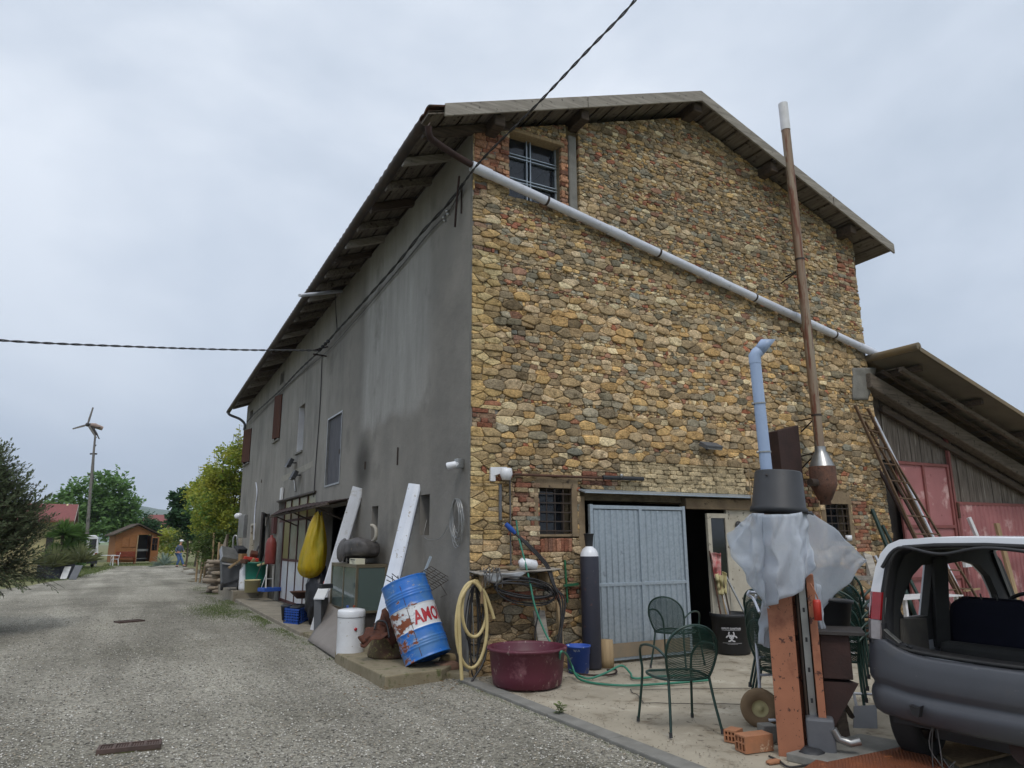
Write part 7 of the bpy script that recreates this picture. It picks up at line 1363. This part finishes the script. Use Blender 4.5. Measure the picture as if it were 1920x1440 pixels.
# bricks
M['brick'] = mat('orange_brick', (168, 112, 78), (140, 102, 76), .9, 0, 7, spots=[((196, 176, 150), 9, .6, .06)], bump=.5)
def hollow(name, label, c, rz, s, holes=True):
    t = thing(name, label, 'brick', c, rz); L_, W2, H2_ = s; th = .012; mb = LM(); mb.box(-L_ / 2, L_ / 2, -W2 / 2, -W2 / 2 + th, 0, H2_).box(-L_ / 2, L_ / 2, W2 / 2 - th, W2 / 2, 0, H2_)
    for k in range(1, 3): y = -W2 / 2 + (W2 - th) * k / 3; mb.box(-L_ / 2 + .001, L_ / 2 - .001, y, y + th, th, H2_ - th)
    mb.box(-L_ / 2, L_ / 2, -W2 / 2 + th, W2 / 2 - th, 0, th).box(-L_ / 2, L_ / 2, -W2 / 2 + th, W2 / 2 - th, H2_ - th, H2_).box(-L_ / 2 + .002, L_ / 2 - .002, -W2 / 2 + th, W2 / 2 - th, H2_ / 2, H2_ / 2 + th); mb.build('clay_block', M['brick'], t)
p0_ = G(1415, 1412, 0); hollow('hollow_brick', 'broken hollow orange brick in front of the orange post', (p0_.x, p0_.y, .02), math.radians(-8), (.26, .13, .12)); p0_ = G(1385, 1397, 0); hollow('hollow_brick', 'smaller orange brick piece at the left end of the brick row', (p0_.x, p0_.y + .05, .02), math.radians(20), (.14, .10, .09)); 
p0_ = G(1452, 1400, 0); tag(MB().obox((p0_.x, p0_.y + .06, .09), (.12, .12, .13), (0, 0, -20)).build('grey_block', M['cement'], bevel=.008), 'small grey cement block between bricks and post', 'block'); mb = MB(); rockmesh(mb, G(1450, 1428, .03), (.06, .03, .015), 5); tag(mb.build('brick_chip', M['brick']), 'flat orange brick chip at the foot of the post', 'brick')
mb = MB(); mb.tube(smooth([G(1442, 1418, .03), G(1460, 1426, .03), G(1480, 1438, .03), G(1520, 1434, .03), G(1575, 1430, .04)], 6), .008, 6); tag(mb.build('ground_cable', M['cabledark']), 'thin dark cable lying on the ground by the post foot', 'cable')
# rusty ramp plate, shovel blade, timber legs
m = mat('rusty_tread_plate', (138, 78, 46), (104, 62, 42), .7, .2, 3, spots=[((182, 112, 62), 9, .60, .1)], bump=0); nt = m.node_tree; b = nt.nodes['Principled BSDF']; bp = N(nt, 'ShaderNodeBump', _Strength=.8, _Distance=.01); wv_ = tex(nt, 'wave', 14, (1, 1, 1), rot=(0, 0, .9)); nt.links.new(wv_, bp.inputs['Height']); nt.links.new(bp.outputs[0], b.inputs['Normal']); M['tread'] = m
rp = [G(1500, 1450, .05), G(1575, 1400, .05), G(1610, 1392, .05), G(1690, 1398, .05), G(1780, 1440, .05), G(1760, 1520, .05), G(1560, 1520, .05)]
tag(MB().prism(rp, (0, 0, .02)).build('ramp_plate', M['tread'], bevel=.004), 'rusty ribbed steel plate on the ground below the car', 'metal plate')
tag(MB().prism([G(1700, 1372, .03), G(1830, 1350, .03), G(1960, 1400, .03), G(1800, 1440, .03)], (0, 0, .02)).build('wood_sheet', M['lumber']), 'pale brown board lying on the ground under the car', 'board')
a_, b_ = D(1600, 1378, 6.60), D(1645, 1372, 6.60); tag(MB().prism([D(1600, 1376, 6.60), D(1646, 1370, 6.60), D(1644, 1322, 6.77), D(1601, 1324, 6.77)], HF * .01).build('shovel_blade', M['grey'], bevel=.003), 'grey flat metal sheet standing between wooden leg and car tyre', 'metal sheet')
for i, (q0, q1, w_, lb) in enumerate((((1575, 1335, 6.49), (1585, 1392, 6.33), .08, 'dark wooden trestle leg right of the rusty box'), ((1570, 1320, 6.27), (1560, 1395, 6.16), .03, 'thin dark strut beside the trestle leg'), ((1582, 1318, 6.49), (1598, 1345, 6.49), .03, 'short dark strut under the chair stack'))): tag(MB().bar(D(*q0), D(*q1), w_, .05, HF).build('trestle_piece', M['wooddark']), lb, 'trestle')
tag(MB().tube([D(1601, 1300, 6.93), D(1607, 1330, 6.93)], .012, 6).tube([D(1620, 1302, 6.93), D(1621, 1326, 6.93)], .012, 6).tube([D(1598, 1300, 6.93), D(1640, 1302, 6.93)], .012, 6).build('white_rack', M['pvc']), 'low white tube rack behind the grey metal sheet', 'rack')

t = thing('floodlight', 'grey floodlight fixed on the stone gable above the doorway', 'floodlight', W(1335, 838, -.05)); p = W(1333, 836, -.16)
MB().obox(p, (.36, .16, .07), (28, 0, 4)).build('housing', M['grey'], t, bevel=.01); MB().obox(p + V((0, -.03, -.035)), (.30, .12, .01), (28, 0, 4)).build('lens', M['alu'], t); MB().bar(p, p + V((.02, .16, -.06)), .04, .03).build('bracket', M['iron'], t)
mb = MB(); mb.grid(lambda u, v: W(1598 + 44 * u * (1 - .35 * v), 690 + 60 * v, -.03) + V((0, -.02 * math.sin(PI * u) - .01 * noise.noise(V((u * 6, v * 6, 0))), 0)), 10, 12); mb.build('cement_patch', M['cement'], HOUSE, solid=.03)
# small litter on the yard
R = random.Random(5); mb = MB()
for i in range(900):
    x, y = R.uniform(0.02, 5.5), R.uniform(-5, -.1)
    if R.random() < .5: x = abs(R.gauss(0, .35)) + .01
    s = R.uniform(.003, .011); a_ = R.uniform(0, 6.28); mb.add([(x + s * math.cos(a_ + k * 1.6) * R.uniform(.6, 1.2), y + s * math.sin(a_ + k * 1.6) * R.uniform(.6, 1.2), .022) for k in range(4)] + [(x, y, .022 + s)], [(0, 1, 4), (1, 2, 4), (2, 3, 4), (3, 0, 4)])
tag(mb.build('yard_grit', M['concrete']), 'scattered grit and small stones on the concrete yard', 'grit', kind='stuff')
M['leaf_dry'] = mat('dry_leaf_brown', (120, 88, 50), (96, 72, 44), .9, bump=0); mb = MB()
for i in range(260):
    if R.random() < .5: x, y = R.uniform(-1.6, -.2), R.uniform(-1, 1.5)
    else: x, y = R.uniform(0.1, 6), -.05 - abs(R.gauss(0, .25))
    s = R.uniform(.01, .022); a_ = R.uniform(0, 6.28); c_, s_ = math.cos(a_) * s, math.sin(a_) * s; z = .03
    mb.add([(x - c_, y - s_, z), (x + s_ * .5, y - c_ * .5, z + .006), (x + c_, y + s_, z + .002), (x - s_ * .5, y + c_ * .5, z + .008)], [(0, 1, 2, 3)])
tag(mb.build('fallen_leaves', M['leaf_dry']), 'dry brown leaves blown against the house base', 'leaves', kind='stuff')
# ------------------------------------------------------------------ the car without its tailgate, seen from behind
CH = math.radians(80.0); CS = 1.09                        # heading clockwise from +Y
hd_ = V((math.sin(CH), math.cos(CH), 0)); lf_ = V((-hd_.y, hd_.x, 0)) * 1.0
HWc = .76 * CS; corner = CAM + HR * 2.62 + HF * 5.60; corner.z = 0; org = corner - lf_ * HWc; org.z = 1.6 - 1.6 * CS
CAR = thing('white_car', 'white car with dark bumper and missing tailgate, parked at the right', 'car', org, math.atan2(hd_.y, hd_.x))
CAR.scale = (CS, CS, CS); CAR.rotation_euler.x = .02
# local axes: x forward, y left, z up
M['carwhite'] = mat('car_white', (214, 216, 220), (208, 210, 214), .25, bump=0, coat=.6); M['carblack'] = mat('black_trim', (26, 26, 28), (34, 34, 36), .5, bump=.02); M['interior'] = mat('grey_interior', (50, 50, 50), (60, 60, 58), .85, bump=.1)
M['bumperg'] = mat('scuffed_dark_bumper', (62, 64, 70), (70, 72, 77), .45, 0, 2.5, spots=[((78, 76, 73), 3.2, .56, .22), ((100, 99, 98), 26, .67, .03, (1, .35, 1))], bump=.06, bscale=120); M['navyseat'] = mat('navy_seat', (24, 26, 48), (20, 22, 40), .85, bump=.05); M['carpet'] = mat('boot_lining', (112, 106, 96), (92, 88, 82), .95, bump=.2)
Z0 = .0
prof = [(.74, .86), (.745, .97), (.742, 1.12), (.725, 1.25), (.69, 1.40), (.655, 1.49), (.60, 1.555), (.52, 1.59), (.3, 1.605), (0, 1.61)]
def px_(z): return .02 + max(0, z - .9) * .13
outr = [(y, z) for y, z in prof]; outr = outr + [(-y, z) for y, z in outr[-2::-1]]
inn = [(.675, .93), (.672, 1.10), (.655, 1.25), (.625, 1.40), (.58, 1.50), (.50, 1.548), (.3, 1.566), (0, 1.574)]; inn2 = inn + [(-y, z) for y, z in inn[-2::-1]] + [(-.60, .885), (-.4, .86), (0, .85), (.4, .86), (.60, .885)]
mb = LM(); O = [V((px_(z), y, z)) for y, z in outr] + [V((px_(.8), -.5, .80)), V((px_(.8), .5, .80))]; I = [V((px_(z), y, z)) for y, z in inn2]
rings = [O, I]; tris = geometry.tessellate_polygon(rings); flat = O + I; mb.add(flat + [p + V((.10, 0, 0)) for p in flat], [tuple(q) for q in tris]); mb.build('rear_frame', M['carwhite'], CAR)
mb = LM()                                                               # black inner flange of the opening
k = len(I); vs = []; 
for (s, dx) in ((1.0, -.004), (.975, .01), (.96, .08), (.94, .11)):
    for p in I: vs.append(V((p.x + dx, p.y * s, 1.19 + (p.z - 1.19) * s)))
mb.add(vs, [(j * k + i, j * k + (i + 1) % k, (j + 1) * k + (i + 1) % k, (j + 1) * k + i) for j in range(3) for i in range(k)], True); mb.build('opening_flange', M['carblack'], CAR, solid=.01)
seal = [V((p.x + .0, p.y * .965, 1.19 + (p.z - 1.19) * .965)) for p in I]; LM().tube(smooth(seal + [seal[0]], 3), .012, 6, False).build('rubber_seal', M['rubber'], CAR)
# roof skin
def rfn(u, v):
    x = .06 + .085 + 2.0 * v; i = u * (len(outr) - 9 - 1e-6); ys = 1 - 2 * u; y = .66 * ys; z = 1.61 - .13 * abs(ys) ** 4.5 - .012 * (v - .4) ** 2 * 4; return V((x - .03 * (1 - v), y, z))
LM().grid(rfn, 24, 8).build('roof', M['carwhite'], CAR, solid=.02)
LM().box(.2, 2.1, -.62, .62, 1.555, 1.565).build('headliner', M['carblack'], CAR)
# sides with window openings (left one is seen from inside through the hatch)
def arc(pts): return [(a, b) for a, b in pts]
for s in (1, -1):
    def SP(x, z, o_=0): return V((x, s * (.745 - max(0, z - 1.0) ** 1.3 * .19 - o_), z))
    out = [(.07, .86), (.10, 1.12), (.14, 1.30), (.2, 1.45), (.3, 1.52), (1.9, 1.55), (2.25, 1.40), (2.62, 1.10), (2.75, .95), (2.7, .86)]
    w1_ = [(.42, 1.03), (.35, 1.10), (.42, 1.22), (.52, 1.33), (.66, 1.40), (.84, 1.41), (.80, 1.03)]; w2_ = [(1.00, 1.00), (1.02, 1.20), (1.10, 1.40), (1.45, 1.42), (1.75, 1.38), (2.0, 1.28), (2.2, 1.12), (2.28, 1.0)]
    rings = [[V((x, 0, z)) for x, z in r] for r in (out, w1_, w2_)]; tris = geometry.tessellate_polygon(rings); fl = out + w1_ + w2_; n_ = len(fl); mb = LM()
    mb.add([SP(x, z) for x, z in fl] + [SP(x, z, .012) for x, z in fl], [tuple(q) for q in tris] + [tuple(i + n_ for i in q[::-1]) for q in tris]); b0 = 0
    for r in (out, w1_, w2_):
        m_ = len(r); mb.add([SP(x, z) for x, z in r] + [SP(x, z, .012) for x, z in r], [(i, (i + 1) % m_, (i + 1) % m_ + m_, i + m_) for i in range(m_)])
    mb.build('side_frame', M['carwhite'], CAR)
    mb = LM(); mb.add([SP(x, z, .014) for x, z in fl] + [SP(x, z, .066) for x, z in fl], [tuple(q) for q in tris] + [tuple(i + n_ for i in q[::-1]) for q in tris])
    for r in (out, w1_, w2_):
        m_ = len(r); mb.add([SP(x, z, .014) for x, z in r] + [SP(x, z, .066) for x, z in r], [(i, (i + 1) % m_, (i + 1) % m_ + m_, i + m_) for i in range(m_)])
    mb.build('inner_trim', M['interior'], CAR)
    LM().prism([(.30, s * .72, .46), (3.4, s * .72, .38), (3.4, s * .72, .80), (2.75, s * .74, .95), (2.7, s * .745, .90), (.07, s * .745, .90)], (0, -s * .05, 0)).build('side_panel', M['carwhite'], CAR)
    mb = LM(); mb.prism([SP(.30, .78, .07), SP(.72, .78, .07), SP(.72, 1.02, .07), (SP(.34, 1.04, .07))], (0, -s * .02, 0)); mb.build('boot_lining', M['carpet'], CAR)
    LM().bar(SP(.92, .8, .09), SP(.86, 1.46, .09), .10, .08).build('pillar_trim', M['interior'], CAR); LM().bar(SP(2.62, 1.0, .03), SP(1.98, 1.5, .05), .07, .07).build('windscreen_pillar', M['carblack'], CAR)
LM().box(.08, 3.3, -.66, .66, .40, .46).build('floor', M['carblack'], CAR); LM().box(.10, .2, -.6, .6, .44, .84).build('rear_sill_trim', M['carblack'], CAR)
LM().prism([(2.6, -.70, .95), (2.6, .70, .95), (3.45, .66, .80), (3.45, -.66, .80)], (0, 0, .02)).build('bonnet', M['carwhite'], CAR); LM().box(3.4, 3.48, -.70, .70, .35, .80).build('front_bumper', M['bumperg'], CAR)
# tail lights
for s in (1, -1):
    def lamp(z0, z1, name, mt):
        mb = LM(); P1 = []
        for z in np.linspace(z0, z1, 5):
            yo_ = .748 - max(0, z - 1.05) * .10; x = px_(z); P1 += [V((x + .16, s * (yo_ + .004), z)), V((x + .02, s * (yo_ + .006), z)), V((x - .022, s * (yo_ - .03), z)), V((x - .025, s * (yo_ - .085), z)), V((x + .01, s * (yo_ - .09), z))]
        mb.add(P1, [(j * 5 + i, j * 5 + i + 1, (j + 1) * 5 + i + 1, (j + 1) * 5 + i) for j in range(4) for i in range(4)], False); mb.build(name, mt, CAR, solid=.012)
    M.setdefault('lampred', mat('red_lens', (150, 20, 28), (120, 16, 24), .15, bump=0, coat=.5)); M.setdefault('lampclear', mat('smoked_lens', (150, 146, 146), (120, 112, 112), .15, bump=0, coat=.5))
    lamp(1.055, 1.235, 'tail_light', M['lampred']); lamp(.93, 1.05, 'reverse_light', M['lampclear']); lamp(.90, .927, 'lamp_base', M['carblack'])
# bumper swept round the rear
path = [(.75, .775), (.45, .78), (.2, .782), (.08, .765), (.012, .715), (-.018, .63), (-.034, .42), (-.045, .2), (-.05, 0)]; path = path + [(x, -y) for x, y in path[-2::-1]]; path = [(p.x, p.y) for p in smooth([V((x, y, 0)) for x, y in path], 4)]
bp_ = [(-.06, .932, 0), (-.004, .93, 0), (.006, .918, 0), (.012, .86, 0), (.020, .76, 0), (.022, .70, 0), (.018, .68, 0), (.0, .655, 0), (-.002, .64, 0), (.014, .612, 0), (.022, .58, 0), (.018, .53, 0), (.006, .48, 0), (-.03, .455, 0), (-.08, .445, 0)]
mb = LM(); npth = len(path); nb_ = len(bp_); vs = []
for j, (o_, z, _) in enumerate(bp_):
    for i, (x, y) in enumerate(path):
        q0, q1 = path[max(0, i - 1)], path[min(npth - 1, i + 1)]; tx, ty = q1[0] - q0[0], q1[1] - q0[1]; l = math.hypot(tx, ty); nx, ny = ty / l, -tx / l
        cen = max(0, 1 - (abs(y) / .62) ** 6); zz = z - (.085 * cen if z > .80 else (.03 * cen if z > .6 else 0)); 
        if z < .5: zz -= .02 * cen
        vs.append(V((x + nx * o_, y + ny * o_, zz)))
mb.add(vs, [(j * npth + i, j * npth + i + 1, (j + 1) * npth + i + 1, (j + 1) * npth + i) for j in range(nb_ - 1) for i in range(npth - 1)], True); bo = mb.build('rear_bumper', M['bumperg'], CAR, solid=.004)
LM().prism([(-.104, .47, .565), (-.104, .455, .51), (-.104, .42, .50), (-.104, .40, .57), (-.104, .43, .555)], (.06, 0, 0)).build('tow_eye_hole', M['carblack'], bo)
# wheels
def wheel(x, y, nm='wheel'):
    wm_ = Matrix(((1, 0, 0), (0, 0, 1), (0, 1, 0))); mb = LM(); c = V((x, y, .415)); R3 = .285
    mb.lathe([(.18, -.075), (.20, -.085), (.255, -.088), (R3 - .006, -.07), (R3, -.05), (R3 + .001, 0), (R3, .05), (R3 - .006, .07), (.255, .088), (.20, .085), (.18, .075)], c, 40, wm_); w_o = mb.build('wheel', M['rubber'], CAR)
    LM().lathe([(.185, .075), (.17, .05), (.165, -.06), (.185, -.075)], c, 30, wm_).build('rim', M['iron'], w_o); LM().lathe([(0, -.02), (.09, -.02), (.11, -.05), (.12, .03), (0, .03)], c, 20, wm_).build('brake_drum', M['iron'], w_o)
for x in (.45, 2.85):
    for y in (.655, -.655): wheel(x, y)
LM().tube([V((.45, .60, .415)), V((.45, -.60, .415))], .04, 10).build('rear_axle', M['iron'], CAR)
mb = LM(); [mb.tube(smooth([V((.05, .40 + ru(-.03, .03), .5)), V((.0 + ru(0, .1), .38 + ru(-.05, .05), .3)), V((.03, .36 + ru(-.08, .05), ru(.08, .16))), V((.08, .36 + ru(-.08, .05), ru(.2, .3)))], 5), .004, 5) for _ in range(3)]; mb.build('dangling_wires', M['cable'], CAR)
# seats, wheel, dashboard, mirror
def seat(x, y, h, w_, name, mt, fold=0):
    mb = LM(); prs = [(-.5, .45), (-.56, .7), (-.55, .95), (-.46, h - .05), (-.3, h), (.3, h), (.46, h - .05), (.55, .95), (.56, .7), (.5, .45)]
    A_ = [V((x + .1 - (z - .45) * .22, y + a * w_, z)) for a, z in prs]; mb.prism(A_, (.12, 0, 0)); mb.build(name, mt, CAR, bevel=.04)
    mb = LM(); mb.prism([(x + .16, y - w_ * .5, .5), (x + .6, y - w_ * .5, .54), (x + .6, y + w_ * .5, .54), (x + .16, y + w_ * .5, .5)], (0, 0, .12)); mb.build('seat_cushion', mt, CAR, bevel=.03)
seat(1.06, .33, 1.17, .60, 'front_seat', M['navyseat']); seat(1.06, -.33, 1.16, .56, 'front_seat', M['navyseat'])
LM().box(.78, .92, -.60, .62, .44, .86).build('rear_seat', M['interior'], CAR, bevel=.04)
LM().prism([(2.15, -.68, .60), (2.15, -.68, .95), (2.3, -.68, 1.02), (2.65, -.68, 1.0), (2.65, -.68, .60)], (0, 1.36, 0)).build('dashboard', M['interior'], CAR, bevel=.02)
sw = LM(); sc_ = V((1.80, .33, 1.0)); fm2 = frame_m((-1, 0, .45)); sw.tube([sc_ + fm2 @ V((.18 * math.cos(a_), .18 * math.sin(a_), 0)) for a_ in np.linspace(0, 2 * PI, 33)], .015, 8, False); so_ = sw.build('steering_wheel', M['carblack'], CAR)
LM().lathe([(0, .02), (.06, .015), (.07, -.02), (0, -.03)], sc_, 20, fm2).build('horn_pad', M['interior'], so_); LM().bar(sc_ + fm2 @ V((-.17, 0, 0)), sc_ + fm2 @ V((.17, 0, 0)), .03, .02).bar(sc_, sc_ + V((.2, 0, -.08)), .06, .06).build('spoke', M['interior'], so_)
LM().box(2.0, 2.03, -.13, .10, 1.36, 1.44).build('rear_view_mirror', M['carblack'], CAR, bevel=.01)
# gas strut and the dangling latch with wires
LM().tube([V((.045, .655, 1.02)), V((.075, .635, 1.20))], .006, 8).build('gas_strut', M['alu'], CAR); LM().obox((.04, .655, 1.01), (.04, .04, .05)).build('strut_joint', M['carblack'], CAR)
mb = LM().bar((-.01, .62, 1.0), (-.005, .53, .925), .008, .035, (-1, 0, 0)); mb.build('hinge_plate', M['alu'], CAR); mb = LM(); mb.tube(smooth([V((.04, .52, .91)), V((.03, .48, .89)), V((.03, .50, .905)), V((.02, .47, .90))], 5), .008, 6); mb.build('wire_end', M['carblack'], CAR)

LM().tube(smooth([V((.03, .62, 1.40)), V((.04, .50, 1.535)), V((.05, .25, 1.50)), V((.05, .0, 1.545)), V((.05, -.3, 1.52)), V((.05, -.6, 1.45))], 6), .012, 6).build('loose_seal', M['carblack'], CAR)
for y in (.38, .28): LM().tube([V((1.22 - .16 - (1.16 - .45) * .05, y, 1.15)), V((1.0, y, 1.2))], .006, 6).build('headrest_rod', M['alu'], CAR)
LM().obox((.60, .30, .50), (.5, .4, .08), (0, 6, 10)).build('folded_mat', M['carpet'], CAR); LM().obox((.5, -.2, .52), (.3, .25, .14), (4, 0, 30)).build('loose_trim', M['grey'], CAR)
for s in (1, -1): LM().box(.12, .175, s * .70 - .004, s * .70 + .004, 1.36, 1.365).build('panel_seam', M['carblack'], CAR)
LM().box(.3, 3.2, -.5, .5, .30, .40).build('underbody', M['carblack'], CAR); LM().tube([V((.05, -.1, .40)), V((.35, -.1, .38)), V((.7, -.1, .36))], .09, 12).build('silencer', M['rustdark'], CAR)
